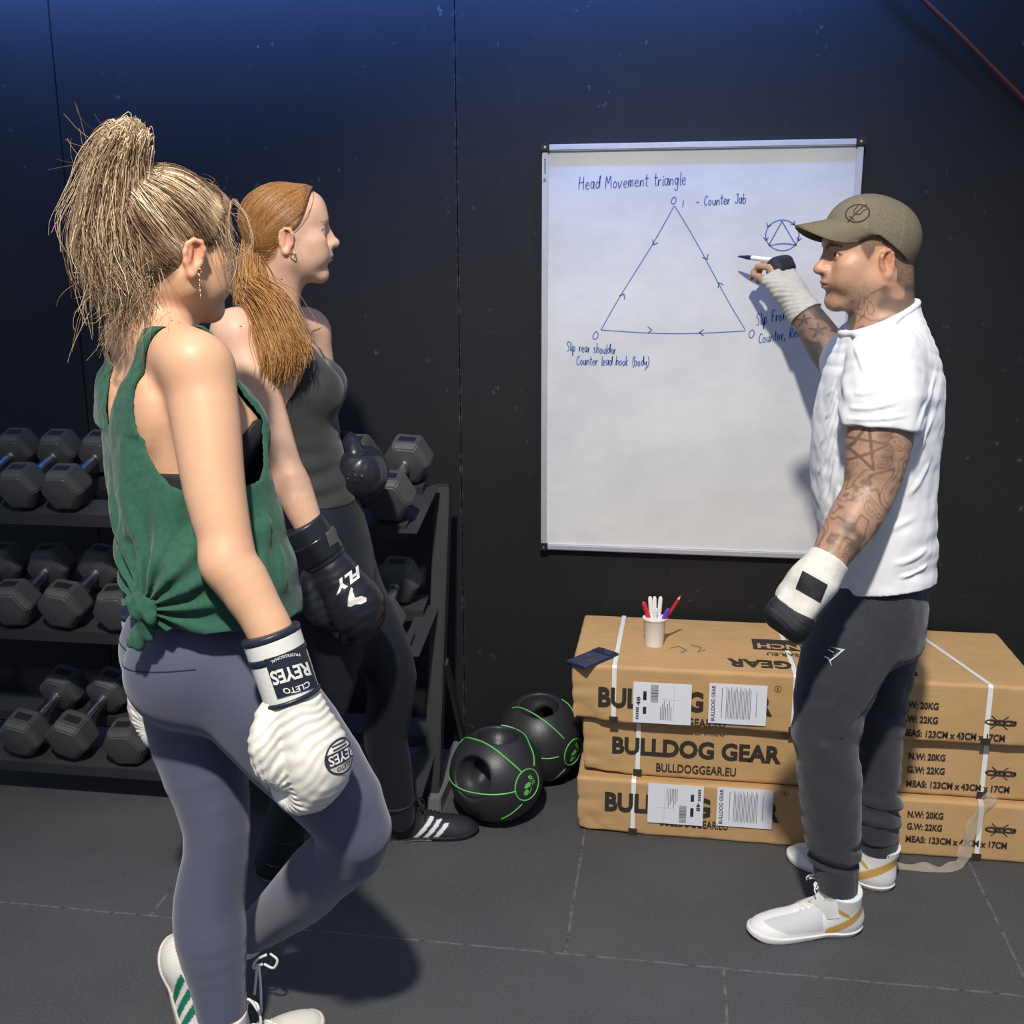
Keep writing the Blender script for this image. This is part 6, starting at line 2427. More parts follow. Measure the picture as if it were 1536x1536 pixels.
        sf = np.interp(z, [-0.24, -0.12, -0.06, 0.0, 0.06, 0.12], [0.60, 0.180, 0.140, 0.118, 0.108, 0.112])
        d = np.maximum(d, (a_ - (sb * (1 - w) + sf * w)) * 0.5)
        hem = (P - at(330, 940, 1.66)) @ nrm(A(0, 0, -1) - pf * 0.06 + pr * 0.02)
        hem = hem + 0.0022 * np.sin(P[:, 0] * 70 + P[:, 1] * 60)
        return np.maximum(d, hem)
    V, Qd = surface(Wrap(full, carve, 0.03), 0.0027)
    V, Qd = one_piece(relax(V, Qd, 3), Qd)
    m_tk = mat('green_jersey', (0.024, 0.086, 0.053), 0.88, spec=0.12, noise=(120, (0.036, 0.115, 0.075), 0.7), bump=(500, 0.25), sheen=0.15)
    tk = mesh_np('tank_top', V, Qd, m_tk, wo)
    K = Field()
    knot = project(full, [at(222, 908, 1.45)], at(222, 908, 1.9) - at(222, 908, 1.45), 0.0)[0] + A(-0.004, -0.006, -0.004)
    kx = nrm(RT)
    K.ell(knot + A(0, -0.006, 0.003), (.024, .020, .021), np.stack([kx, nrm(np.cross(A(0, 0, 1), kx)), A(0, 0, 1)]), 0.008)
    K.cone(knot + A(-0.010, -0.010, 0.016), knot + A(0.017, -0.013, -0.010), 0.014, 0.013, 0.005)
    K.cone(knot + A(0, -0.003, -0.01), knot + A(-0.016, -0.003, -0.058), 0.011, 0.017, 0.006)
    K.cone(knot + A(0, -0.003, -0.01), knot + A(0.005, 0.003, -0.046), 0.010, 0.013, 0.006)

    def kn(P, d):
        q = P - knot
        return d - 0.0022 * np.sin(q @ A(260, 60, 110) + 2 * vnoise(P * 30, 3)) - 0.0015 * vnoise(P * 80, 4)
    V, Qd = surface(Wrap(K, kn, 0.01), 0.0024)
    mesh_np('knot', V, Qd, m_tk, tk)

    # ---- gloves
    def white_glove(W, a, n, logo):
        G, t = glove_field(W, a, n, k=0.93)
        a = nrm(a)
        n = nrm(A(n) - a * (A(n) @ a))

        def wr(P, d):
            q = P - A(W)
            u, v, w_ = q @ a, q @ n, q @ t
            d = d - 0.0011 * np.sin(u * 330 + 5 * vnoise(P * 26, 4) + v * 120) * np.clip((0.2 - u) / 0.15, 0.2, 1) - 0.0012 * vnoise(P * 55, 5)
            rr = np.sqrt((u - 0.145) ** 2 + (v + 0.045) ** 2)
            th = np.arctan2(v + 0.045, u - 0.145)
            return d - 0.0018 * np.sin(th * 26) * np.exp(-((rr - 0.05) / 0.028) ** 2) * (v < 0)
        GW_ = Wrap(G, wr, 0.008)
        V, Qd = surface(GW_, 0.0027)
        c = np.tile(A(0.72, 0.69, 0.61), (len(V), 1)) * (1 + 0.05 * vnoise(V * 30, 3))[:, None]
        g = mesh_np('boxing_glove', V, Qd, M['leather_v'], wo, c)
        g['label'] = 'white leather boxing glove with black wrist strap'
        cf = cuff_field(W, a, t, n, 0.118, 0.93, (.053, .048), (.055, .050), 0.004)
        V, Qd = surface(cf, 0.0026)
        u = (V - A(W)) @ a
        c = np.tile(A(0.74, 0.72, 0.66), (len(V), 1))
        cu = mesh_np('cuff', V, Qd, M['leather_v'], g, c)
        for u0, ln_, gr in ((-0.104, 0.010, 0.0022), (-0.068, 0.012, 0.0016), (0.004, 0.006, 0.0026)):
            b_ = cuff_field(A(W) + a * (u0 - 0.0), a, t, n, ln_, 1.0, (.0505 + gr, .0455 + gr), (.0510 + gr, .0463 + gr), 0.0)
            Vb, Qb = surface(b_, 0.0022)
            mesh_np('cuff_piping', Vb, Qb, M['leather_navy'], cu)
        # strap patch with its printing
        if logo:
            ex = nrm(np.cross(n, a))
            vd = nrm(A(W) - CAM)
            side = -nrm(RT - a * (RT @ a))
            o = A(W) - a * 0.034
            up = a
            mb = MB()
            Fp = cuff_field(W, a, t, n, 0.118, 0.93, (.0545, .0495), (.0565, .0515), 0.004)
            decal(Fp, None, o - side * 0.006, side, up, 1, 1, vd, poly=[(-0.052, -0.034), (0.030, -0.034), (0.030, 0.034), (-0.052, 0.034)], mb=mb, lift=0.0008, fine=0.010)
            mb.build('strap_patch', M['leather_navy'], g)
            mb = MB()
            decal(Fp, 'REYES', o - side * 0.010 + up * 0.000, side, up, 0.066, 0.024, vd, 0.03, 0.0016, 0.006, mb)
            mb2 = mb
            decal(Fp, 'CLETO', o - side * 0.012 + up * 0.024, side, up, 0.046, 0.010, vd, 0.02, 0.0016, 0.006, mb, arc=0.004)
            decal(Fp, 'PROFESSIONAL', o - side * 0.010 - up * 0.026, side, up, 0.050, 0.005, vd, 0.01, 0.0016, 0.006, mb, arc=-0.004)
            mb.build('strap_lettering', M['print_white'], g)
            # round badge on the back of the hand
            o = A(W) + a * 0.118 + n * 0.05 + side * -0.012
            d_ = -nrm(n * 0.8 - vd * 0.6)
            ex = nrm(side - d_ * (side @ d_))
            ex = nrm(ex * 0.92 + a * 0.0)
            ey = nrm(np.cross(d_, ex))
            if ey @ a < 0: ey = -ey
            mb = MB()
            R1, R2 = A(0.038, 0.030), A(0.035, 0.027)
            tt = np.linspace(0, 2 * math.pi, 33)
            for i in range(32):
                q = [(R1[0] * math.cos(tt[i]), R1[1] * math.sin(tt[i])), (R1[0] * math.cos(tt[i + 1]), R1[1] * math.sin(tt[i + 1])), (R2[0] * math.cos(tt[i + 1]), R2[1] * math.sin(tt[i + 1])), (R2[0] * math.cos(tt[i]), R2[1] * math.sin(tt[i]))]
                decal(GW_, None, o, ex, ey, 1, 1, d_, poly=q, mb=mb, lift=0.0012)
            band = [(-0.036, -0.011), (0.036, -0.011), (0.036, 0.011), (-0.036, 0.011)]
            decal(GW_, None, o, ex, ey, 1, 1, d_, poly=band, mb=mb, lift=0.0011)
            decal(GW_, 'CLETO', o + ey * 0.018, ex, ey, 0.034, 0.007, d_, 0.02, 0.0013, 0.006, mb)
            for s_ in (-1, 1):
                decal(GW_, None, o - ey * 0.018, ex, ey, 1, 1, d_, poly=[(-0.018, s_ * 0.003 - 0.0012), (0.018, s_ * 0.003 - 0.0012), (0.018, s_ * 0.003 + 0.0012), (-0.018, s_ * 0.003 + 0.0012)], mb=mb, lift=0.0013)
            mb.build('badge', M['print_navy'], g)
            decal(GW_, 'REYES', o, ex, ey, 0.062, 0.017, d_, 0.02, 0.0021, 0.006).build('badge_lettering', M['print_white'], g)
        return g
    Wr = at(437, 1042, 1.590)
    ar = nrm(at(487, 1180, 1.585) - at(408, 945, 1.603))
    white_glove(Wr, ar, RT * 0.9 - FW * 0.55 + UP * 0.1, True)
    Wl = at(228, 985, 2.03)
    white_glove(Wl, nrm(at(246, 1085, 2.05) - at(218, 905, 2.02)), -r, False)

    # ---- shoes
    WH, GR = A(0.74, 0.71, 0.63), A(0.012, 0.16, 0.105)

    def col_b(L, V):
        f_, l, u = L.T
        c = np.tile(WH, (len(L), 1)) * (1 + 0.05 * np.sin(f_ * 900) * (u > 0.02))[:, None]
        for q in range(3):
            x = f_ - 0.105 - q * 0.030 + (u - 0.045) * 0.75
            c = np.where(((np.abs(x) < 0.0088) & (u > 0.018) & (u < 0.078 - q * 0.006) & (np.abs(l) > 0.018))[:, None], GR, c)
        return c

    def sole_b(L):
        c = np.tile(A(0.66, 0.60, 0.52), (len(L), 1))
        return np.where((L[:, 2] < 0.008)[:, None], A(0.45, 0.22, 0.15), c)
    # standing foot
    lf_d = nrm(A(0.62, 0.78, 0))
    ank = J['legL'][6]
    hl = A(ank[0], ank[1], 0.0) - lf_d * 0.055
    S = shoe(hl, hl + lf_d * 0.28, None, 0.97, ank + A(0, 0, 0.035), (0.047, 0.050))
    s1, U1 = shoe_parts(S, wo, col_b, sole_b, 'training_shoe', 0.022, (ank + A(0, 0, 0.012), A(-0.1, 0, 1)), label='white training shoe with green stripes, flat on the floor')
    lace_set(S, U1, s1, 5, 0.175, 0.095, 0.016, M['lace_white'], 0.0028, True, 0.035, 0.06)
    # tiptoe foot, heel raised
    ak = J['legR'][6]
    heel, toe = at(248, 1408, 1.925), at(300, 1560, 1.86)
    fdir = nrm(toe - heel)
    updir = nrm(J['legR'][4] - J['legR'][6] + A(0.05, 0, 0))
    updir = nrm(updir - fdir * (updir @ fdir))
    Xs = np.stack([fdir, np.cross(updir, fdir), updir])
    S = Local(heel, Xs, 1.0)
    S.lell((0.045, 0, 0.034), (0.046, 0.036, 0.044), 0.02)
    S.lell((0.10, 0, 0.030), (0.070, 0.036, 0.044), 0.02)
    S.lell((0.165, 0.003, 0.024), (0.075, 0.045, 0.040), 0.025)
    S.lell((0.215, 0.004, 0.016), (0.060, 0.046, 0.036), 0.025)
    S.lcone((0.090, 0, 0.055), (0.150, 0.001, 0.040), 0.034, 0.024, 0.03)
    S.cone(S.w((0.055, 0, 0.048)), ak + updir * 0.03, 0.047, 0.047, 0.03)
    S.plane((0, 0, 0.002), (0, 0, -1), 0.01)
    s2, U2 = shoe_parts(S, wo, col_b, sole_b, 'training_shoe', 0.022, (ak + updir * 0.012, updir), label='white training shoe with green stripes, heel raised behind the other leg')
    lace_set(S, U2, s2, 5, 0.165, 0.095, 0.016, M['lace_white'], 0.0028, False)
    mb = MB()
    c = at(405, 1432, 1.93)
    for pts in ([(405, 1430), (416, 1440), (410, 1452), (396, 1446)], [(400, 1432), (385, 1440), (380, 1452), (394, 1446)], [(386, 1446), (384, 1470), (382, 1492)], [(388, 1446), (391, 1480), (392, 1520)]):
        mb.tube(hermite([at(x, y, 1.885) for x, y in pts], 14), 0.0030, 5)
    mb.build('laces', M['lace_white'], s2, smooth=True)

    # ---- earring
    lobe = H.w((-0.012, -0.082, -0.038))
    mb = MB()
    for k_ in range(5):
        c = lobe - A(0, 0, 0.008 + k_ * 0.0085)
        V_, F_ = tube_np([c + A(0, 0, 0.0035), c - A(0, 0, 0.0035)], 0.0016 if k_ else 0.0022, 6)
        mb.add(V_, F_)
    mb.tube([lobe + RT * 0.004 * math.cos(t) + A(0, 0, 0.005 * math.sin(t)) for t in np.linspace(0, 6.28, 14)], 0.0010, 5)
    mb.build('earring', M['gold'], wo, smooth=True)

    # ---- hair
    rng = np.random.default_rng(7)
    PB = H.w((-0.088, 0.0, 0.098))           # where the tail is tied
    pbl = dirs_from_local([(-0.080, 0.0, 0.098)])
    S_, scal = scalp_field(H, 0.0045)
    V, Qd = surface(scal, 0.0028)
    L = S_.to(V)

    def hair_col(n, lightness):
        dark, mid, lite = A(0.075, 0.042, 0.024), A(0.40, 0.25, 0.13), A(0.95, 0.78, 0.54)
        t = np.clip(lightness + 0.22 * n, 0, 1)[:, None]
        return np.where(t < 0.5, dark + (mid - dark) * t * 2, mid + (lite - mid) * (t - 0.5) * 2)
    ang = np.arctan2(L[:, 1], L[:, 2] - 0.03)
    hair = mesh_np('hair', V, Qd, M['hair'], wo, hair_col(vnoise(np.stack([ang * 14, L[:, 0] * 6, L[:, 2] * 4], 1), 3), np.full(len(V), 0.25)))
    hair['label'] = 'messy blonde hair with darker roots in a high ponytail'
    nS, n = 4600, 14
    fr_ = rng.uniform(-0.1, 0.085, nS)
    sd = rng.choice([-1, 1], nS)
    gl = np.interp(fr_, HAIRLINE_F, HAIRLINE_U)
    uu = gl + rng.uniform(0, 1, nS) ** 1.6 * (0.11 - gl)
    c_, rd = A(-0.012, 0, 0.032), A(0.097, 0.074, 0.083)
    ll = sd * 0.074 * np.sqrt(np.clip(1 - ((fr_ - c_[0]) / rd[0]) ** 2 - ((uu - c_[2]) / rd[2]) ** 2, 0.0, 1))
    low = uu < -0.02
    ll = np.where(low, sd * rng.uniform(0.0, 0.056, nS), ll)
    u0 = dirs_from_local(np.stack([fr_, ll, uu], 1))
    u1 = np.repeat(pbl, nS, 0) + rng.normal(0, 0.05, (nS, 3))
    t = np.linspace(0, 1, n)
    r0 = 0.055 + 0.03 * rng.random(nS)
    rr = r0[:, None] + 0.10 * np.sin(t * np.pi)[None] * rng.random((nS, 1)) ** 2.2 + 0.10 * (t ** 2)[None]
    clump = vnoise(np.stack([u0[:, 0] * 7, u0[:, 1] * 7, u0[:, 2] * 7], 1), 9)
    rr = rr + 0.05 * clump[:, None] * np.sin(t * np.pi)[None]
    P, shp = head_slerp(H, u0, u1, n, rr)
    P = P.reshape(shp)
    wig = np.cumsum(rng.normal(0, 0.0006, P.shape), axis=1)
    P = outside(H, outside(scal, P + wig, 0.0022), 0.0012)
    Vh, Fh = strands_np(P, 0.0006 + 0.0004 * rng.random(nS), 0.8)
    streak = vnoise(np.stack([u0[:, 0] * 5, u0[:, 1] * 9, u0[:, 2] * 5], 1), 17)
    lt = 0.27 + 0.50 * streak + 0.22 * clump + 0.14 * rng.normal(size=nS)
    ltv = np.clip(lt[:, None] + 0.30 * t[None] ** 1.5, 0, 1)
    col = hair_col(np.zeros(nS * n), ltv.reshape(-1))
    mesh_np('combed_hair', Vh, Fh, M['hair'], hair, np.repeat(col, 3, 0))
    # the tail: rises from the tie, then tumbles down the back of the head
    nT, n = 5200, 22
    base = PB + rng.normal(0, 0.010, (nT, 3))
    guides = [[(205, 285), (196, 205), (165, 220), (140, 290), (128, 370), (150, 440)], [(207, 285), (205, 195), (188, 215), (176, 290), (170, 370), (185, 470)], [(210, 285), (216, 205), (212, 240), (208, 300), (207, 360), (222, 405)],
              [(205, 287), (185, 192), (148, 225), (122, 290), (112, 340), (125, 400)], [(204, 287), (175, 215), (150, 270), (150, 350), (160, 410), (180, 440)], [(208, 287), (196, 215), (190, 270), (196, 340), (208, 400), (215, 440)]]
    dep = [1.775, 1.745, 1.765, 1.80, 1.72, 1.735]
    G3 = []
    for gq, dq in zip(guides, dep):
        pts = [PB] + [at(x, y, dq) for x, y in gq[1:]]
        G3.append(hermite(pts, n))
    G3 = np.array(G3)
    wt = rng.dirichlet(np.full(len(guides), 0.45), nT)
    P = np.einsum('sg,gnk->snk', wt, G3)
    P[:, :1] = base[:, None][:, :1]
    t = np.linspace(0, 1, n)
    spread = rng.normal(0, 1, (nT, 1, 3)) * (0.005 + 0.014 * t[None, :, None])
    ln = rng.uniform(0.45, 1.10, nT)
    P = P + spread
    cl = (wt.argmax(1) * 7 + rng.integers(0, 7, nT)) % 40
    cf, cp = rng.uniform(5, 13, 40), rng.uniform(0, 6.28, (40, 2))
    ca = rng.uniform(0.004, 0.016, 40)
    for k_, dv in ((0, RT), (1, A(0, 1, 0))):
        P = P + (np.sin(cf[cl][:, None] * t[None] + cp[cl, k_][:, None]) * ca[cl][:, None] * t[None] ** 0.7)[..., None] * dv
    P = P + np.cumsum(rng.normal(0, 0.0011, P.shape), axis=1)
    # trim lengths
    idx = t[None] * ln[:, None] * (n - 1)
    i0 = np.clip(idx.astype(int), 0, n - 2)
    fr2 = (idx - i0)[..., None]
    P = np.take_along_axis(P, i0[..., None], 1) * (1 - fr2) + np.take_along_axis(P, (i0 + 1)[..., None], 1) * fr2
    Vh, Fh = strands_np(P, 0.0006 + 0.0005 * rng.random(nT), 0.5)
    lt = 0.60 + 0.35 * np.sin(cl * 2.4) * 0.6 + 0.20 * rng.normal(size=nT)
    ltv = np.clip(lt[:, None] + 0.18 * np.sin(np.pi * np.minimum(t * 2.2, 1))[None] - 0.12 * t[None], 0, 1)
    mesh_np('ponytail', Vh, Fh, M['hair'], hair, np.repeat(hair_col(np.zeros(nT * n), ltv.reshape(-1)), 3, 0))
    # hair tie
    axd = nrm(H.w((-0.11, 0, 0.14)) - PB)
    X = frame(nrm(np.cross(axd, A(1, 0.2, 0))), axd)
    mb = MB()
    mb.tube([PB + axd * 0.008 + (X[0] * math.cos(q) + X[1] * math.sin(q)) * 0.019 for q in np.linspace(0, 6.283, 24)], 0.006, 8)
    mb.build('hair_tie', M['lace_black'], hair, smooth=True)
    # wisps at nape, cheek and crown
    W_ = []
    nW, n = 420, 14
    t = np.linspace(0, 1, n)
    for i in range(nW):
        kind = (0, 1, 2, 3, 0, 0, 3)[i % 7]
        if kind == 0:      # nape
            a = H.w((-0.085 + rng.normal(0, 0.012), rng.normal(0, 0.028), -0.060 + rng.normal(0, 0.015)))
            b = a + A(rng.normal(-0.02, 0.025), rng.normal(-0.025, 0.02), -rng.uniform(0.02, 0.13))
        elif kind == 1:    # in front of the ear
            a = H.w((0.045 + rng.normal(0, 0.012), -0.068, 0.045 + rng.normal(0, 0.012)))
            b = a + A(rng.normal(0.02, 0.02), rng.normal(-0.005, 0.015), -rng.uniform(0.03, 0.12))
        elif kind == 2:    # round the tail
            a = PB + rng.normal(0, 0.03, 3)
            b = a + A(rng.normal(-0.025, 0.035), rng.normal(0, 0.03), rng.normal(0.03, 0.04))
        else:
            a = H.w((rng.uniform(-0.09, 0.07), rng.uniform(-0.06, 0.04), 0.108))
            b = a + A(rng.normal(-0.03, 0.03), rng.normal(0, 0.03), rng.uniform(-0.005, 0.02))
        m_ = (a + b) / 2 + rng.normal(0, 0.018, 3)
        p = ((1 - t) ** 2)[:, None] * a + (2 * t * (1 - t))[:, None] * m_ + (t ** 2)[:, None] * b
        p = p + (np.sin(t * rng.uniform(4, 16) + rng.uniform(0, 6)) * rng.uniform(0, 0.006) * t)[:, None] * nrm(rng.normal(size=3))
        W_.append(p)
    # two long loose locks beside the cheek
    for pts, cnt in (([(352, 300), (372, 330), (375, 370), (352, 392), (330, 402)], 9), ([(345, 300), (340, 350), (352, 395), (345, 430), (352, 436)], 9), ([(140, 380), (142, 405), (125, 412), (105, 412)], 5), ([(165, 470), (172, 500), (160, 530), (180, 560)], 8)):
        for _ in range(cnt):
            W_.append(hermite([at(x + rng.normal(0, 3), y + rng.normal(0, 3), 1.80 if x > 300 else 1.74) for x, y in pts], n))
    P = np.array(W_)
    Vh, Fh = strands_np(P, 0.0006, 0.4)
    lt = np.clip(0.45 + 0.25 * rng.normal(size=len(P)), 0, 1)
    mesh_np('loose_wisps', Vh, Fh, M['hair'], hair, np.repeat(hair_col(np.zeros(len(P) * n), np.repeat(lt, n)), 3, 0))
    return wo


M['leather_navy'] = mat('navy_leather', (0.016, 0.020, 0.034), 0.4)
M['print_white'] = mat('print_white', (0.74, 0.72, 0.68), 0.6)
M['print_navy'] = mat('print_navy', (0.022, 0.026, 0.045), 0.6)
blonde = build_blonde()
# ================================================================== the red-haired woman
RED_F = [-0.12, -0.075, -0.045, -0.030, -0.012, 0.008, 0.026, 0.042, 0.056, 0.070, 0.1]
RED_U = [-0.075, -0.080, -0.055, -0.020, 0.020, 0.016, 0.042, 0.072, 0.094, 0.108, 0.14]


def build_redhead():
    hz = math.radians(28)
    Xh = frame((math.cos(hz), math.sin(hz), 0.05), (0, 0, 1))
    hc = ear_centre((431, 362), 2.50, Xh, 0.97, -1)
    H = Local(hc, Xh, 0.97)
    add_head(H, True, nose=0.004)
    fz = math.radians(14)
    f, r = A(math.cos(fz), math.sin(fz), 0), A(math.sin(fz), -math.cos(fz), 0)
    nb = at(412, 478, 2.50)
    J = dict(H=H, f=f, r=r, neck=nb)
    J['torso'] = [(at(500, 905, 2.47), r, .150, .100), (at(497, 855, 2.47), r, .160, .108), (at(488, 790, 2.47), r, .138, .098), (at(462, 700, 2.475), r, .118, .088), (at(442, 620, 2.485), r, .132, .098), (at(428, 560, 2.49), r, .148, .102), (at(415, 512, 2.50), r, .130, .074)]
    armR = lpx((358, 505, 2.335), (378, 570, 2.315), (402, 640, 2.29), (424, 700, 2.27), (438, 730, 2.262), (462, 785, 2.255), (478, 820, 2.26))
    armL = lpx((462, 500, 2.65), (470, 560, 2.665), (478, 620, 2.675), (484, 665, 2.675), (492, 675, 2.66), (508, 686, 2.625), (514, 688, 2.61))
    J['armR'], J['armL'] = armR, armL
    J['armr'] = (.055, .056, .050, .043, .044, .034, .032)
    J['legL'] = lpx((512, 880, 2.525), (552, 945, 2.530), (588, 1015, 2.540), (578, 1100, 2.575), (588, 1150, 2.595), (598, 1205, 2.610), (600, 1225, 2.615))
    J['legrL'] = (.092, .084, .062, .057, .052, .042, .040)
    J['legR'] = lpx((492, 885, 2.395), (490, 980, 2.395), (480, 1075, 2.39), (450, 1170, 2.375), (438, 1205, 2.37), (420, 1255, 2.365), (415, 1275, 2.365))
    J['legrR'] = (.094, .084, .060, .058, .054, .044, .042)
    woman_body(J)
    ch = at(428, 560, 2.49)
    Xc = np.stack([f, r, A(0, 0, 1)])
    for s in (1, -1):
        H.ell(ch + f * 0.090 + r * 0.070 * s - A(0, 0, 0.040), (.050, .058, .060), Xc, 0.03)
        H.cone(nb - f * 0.020 + r * 0.02 * s, (armR[0] if s == 1 else armL[0]) - f * 0.01 + A(0, 0, 0.012), 0.034, 0.040, 0.04)
        H.cone(nb + f * 0.050 + r * 0.018 * s - A(0, 0, 0.035), (armR[0] if s == 1 else armL[0]) + f * 0.03 + A(0, 0, 0.01), 0.010, 0.012, 0.02)
        H.ell(at(478, 880, 2.47) + r * 0.070 * s - f * 0.030, (.090, .080, .095), Xc, 0.05)
    V, Qd = one_piece(*surface(H, 0.0033))
    L = H.to(V)
    V = relax(V, Qd, 5, smooth01(-L[:, 2], 0.09, 0.14))
    SK = (0.70, 0.43, 0.30)
    C = skin_tone(V, SK, 41, 0.05)
    fre = smooth01(vnoise(V * 260, 8), 0.62, 0.8) * 0.22
    C[:] = C * (1 - fre[:, None] * A(0.4, 0.7, 0.8))
    face_colour(L, C, SK, (0.55, 0.24, 0.20), (0.30, 0.17, 0.09), (0.12, 0.18, 0.22), 0.7, 0.8)
    g = np.interp(L[:, 0], RED_F, RED_U)
    hm = smooth01(L[:, 2] - g, -0.006, 0.008) * not_ear(L) * (L[:, 2] > -0.1)
    C[:] = C * (1 - 0.85 * hm[:, None]) + A(0.25, 0.11, 0.035) * 0.85 * hm[:, None]
    wo = mesh_np('person', V, Qd, M['skin'], None, C)
    tag(wo, 'red-haired woman in black top with black boxing gloves beside the rack', 'person')

    # ---- leggings
    wz = at(490, 745, 2.40)
    aL, aR = J['legL'][6], J['legR'][6]

    def leg(P, d):
        d = d - 0.0032 - 0.0012 * vnoise(P * [18, 18, 8], 4)
        d = np.maximum(d, P[:, 2] - wz[2])
        for q, a, b in ((aL, J['legL'][5], J['legL'][6]), (aR, J['legR'][5], J['legR'][6])):
            d = np.maximum(d, np.where(np.sqrt(((P - q) ** 2).sum(1)) < 0.22, (P - q) @ nrm(b - a) - 0.025, -1))
        return d
    LB = Field()
    LB.loft(J['torso'][:5], 0.035)
    for sd in 'LR': LB.chain(J['leg' + sd], J['legr' + sd], 0.04)
    for s in (1, -1): LB.ell(at(478, 880, 2.47) + r * 0.070 * s - f * 0.030, (.090, .080, .095), Xc, 0.05)
    lf = Wrap(LB, leg, 0.01, hi=A(9, 9, wz[2] + 0.06))
    V, Qd = surface(lf, 0.0036)
    V = relax(V, Qd, 8)
    m_lg = mat('black_leggings', (0.008, 0.010, 0.017), 0.55, spec=0.3, noise=(5, (0.011, 0.014, 0.022), 0.6), sheen=0.05)
    lg = mesh_np('leggings', V, Qd, m_lg, wo)
    mb = MB()
    pts = [project(lf, [at(x, y, 2.48)], at(x, y, 2.6) - at(x, y, 2.48), 0.0)[0] for x, y in ((585, 1010), (584, 1050), (586, 1090), (590, 1130), (597, 1170))]
    mb.tube(hermite(pts, 20), 0.0010, 5)
    mb.build('side_seam', M['lace_black'], lg)

    # ---- black fitted top
    TF_ = Field()
    TF_.loft(J['torso'], 0.03)
    for s in (1, -1):
        TF_.ell(ch + f * 0.090 + r * 0.070 * s - A(0, 0, 0.040), (.050, .058, .060), Xc, 0.03)
        TF_.cone(nb - f * 0.020 + r * 0.02 * s, (armR[0] if s == 1 else armL[0]) - f * 0.01 + A(0, 0, 0.012), 0.034, 0.040, 0.04)

    def top(P, d):
        q = P - ch
        s_, fr, z = q @ r, q @ f, q[:, 2]
        a_ = np.abs(s_)
        fold = 0.0042 * np.sin(z * 130 + 2.5 * vnoise(P * 12, 3) + s_ * 18) * np.exp(-((z + 0.235) / 0.07) ** 2)
        d = d - 0.005 - fold - 0.0022 * vnoise(P * [14, 14, 26], 5) * smooth01(-z, 0.08, 0.16)
        zf = np.interp(a_, [0, 0.040, 0.066, 0.076, 0.082], [0.030, 0.045, 0.085, 0.14, 0.4])
        d = np.maximum(d, (z - zf) * 0.4)
        sb = np.interp(z, [-0.24, -0.11, -0.06, 0.0, 0.05, 0.12], [0.5, 0.175, 0.150, 0.126, 0.098, 0.096]) + 0.02 * smooth01(fr, 0.02, 0.08) * (z < 0.03)
        d = np.maximum(d, (a_ - sb) * 0.6)
        d = np.maximum(d, at(495, 745, 2.4)[2] - 0.02 - P[:, 2])
        return d
    V, Qd = surface(Wrap(TF_, top, 0.014), 0.0032)
    mesh_np('vest_top', V, Qd, mat('black_vest', (0.030, 0.031, 0.031), 0.75, spec=0.25, noise=(40, (0.036, 0.037, 0.037), 0.6), bump=(500, 0.15), sheen=0.2), wo)

    # ---- gloves
    m_bl = mat('black_leather', (0.013, 0.014, 0.019), 0.34, spec=0.5, bump=(70, 0.25), noise=(9, (0.018, 0.020, 0.028), 0.6))
    m_bl2 = mat('black_leather_shiny', (0.010, 0.010, 0.013), 0.24, spec=0.55, bump=(45, 0.3))

    def black_glove(W, a, n, k, lab, flip=1):
        G, t = glove_field(W, a, n, k=k)
        if flip < 0:
            pass
        a_ = nrm(a)
        n_ = nrm(A(n) - a_ * (A(n) @ a_))

        def wr(P, d):
            q = P - A(W)
            u, v = q @ a_, q @ n_
            return d - 0.0007 * np.sin(u * 260 + 4 * vnoise(P * 24, 4)) - 0.0010 * vnoise(P * 34, 5)
        GW_ = Wrap(G, wr, 0.006)
        V, Qd = surface(GW_, 0.0029)
        V = relax(V, Qd, 6)
        g = mesh_np('boxing_glove', V, Qd, m_bl, wo)
        g['label'] = lab
        cf = cuff_field(W, a_, t, n_, 0.095, k, (.053, .048), (.054, .049), 0.004)
        V, Qd = surface(cf, 0.003)
        cu = mesh_np('cuff', V, Qd, m_bl, g)
        st = cuff_field(A(W) - a_ * 0.012, a_, t, n_, 0.045, k, (.056, .051), (.057, .052), 0.004)
        V, Qd = surface(st, 0.003)
        mesh_np('wrist_strap', V, Qd, m_bl2, g)
        return g, GW_, t, a_, n_
    Wr = at(487, 838, 2.262)
    g, GW_, t, a_, n_ = black_glove(Wr, at(555, 935, 2.29) - at(470, 800, 2.258), -FW * 0.8 + RT * 0.5 + UP * 0.3, 1.02, 'black boxing glove with white lettering, hanging low')
    mb = MB()
    side = nrm(at(548, 845, 2.2) - at(505, 893, 2.2))
    o = at(524, 870, 2.15)
    upv = nrm(at(533, 893, 2.2) - at(515, 851, 2.2))
    d_ = nrm(at(524, 870, 2.3) - CAM)
    decal(GW_, 'FLY', o, -side * -1, upv * 1, 0.075, 0.026, d_, 0.05, 0.0014, 0.008, mb) if False else None
    # letters upside down, leaning
    ex, ey = nrm(at(502, 888, 2.2) - at(542, 858, 2.2)), nrm(at(534, 905, 2.2) - at(522, 868, 2.2))
    V_, F_ = text_np('FLY', 0.05)
    lo, hi = V_.min(0), V_.max(0)
    W_ = (V_ - (lo + hi) / 2) / (hi - lo) * [0.072, 0.027]
    W_ = np.stack([W_[:, 0] + 0.25 * W_[:, 1], W_[:, 1]], 1)
    V3, F3 = subdiv(np.concatenate([W_, np.zeros((len(W_), 1))], 1), F_, 0.008)
    mb.add(project(GW_, at(521, 870, 2.12) + V3[:, :1] * ex + V3[:, 1:2] * ey, d_, 0.0) - d_ * 0.0014, F3)
    bird = [(525, 886), (527, 881), (530, 884), (528, 893), (533, 898), (543, 895), (551, 898), (546, 903), (551, 904), (543, 908), (534, 908), (526, 912), (521, 911), (524, 905), (522, 898)]
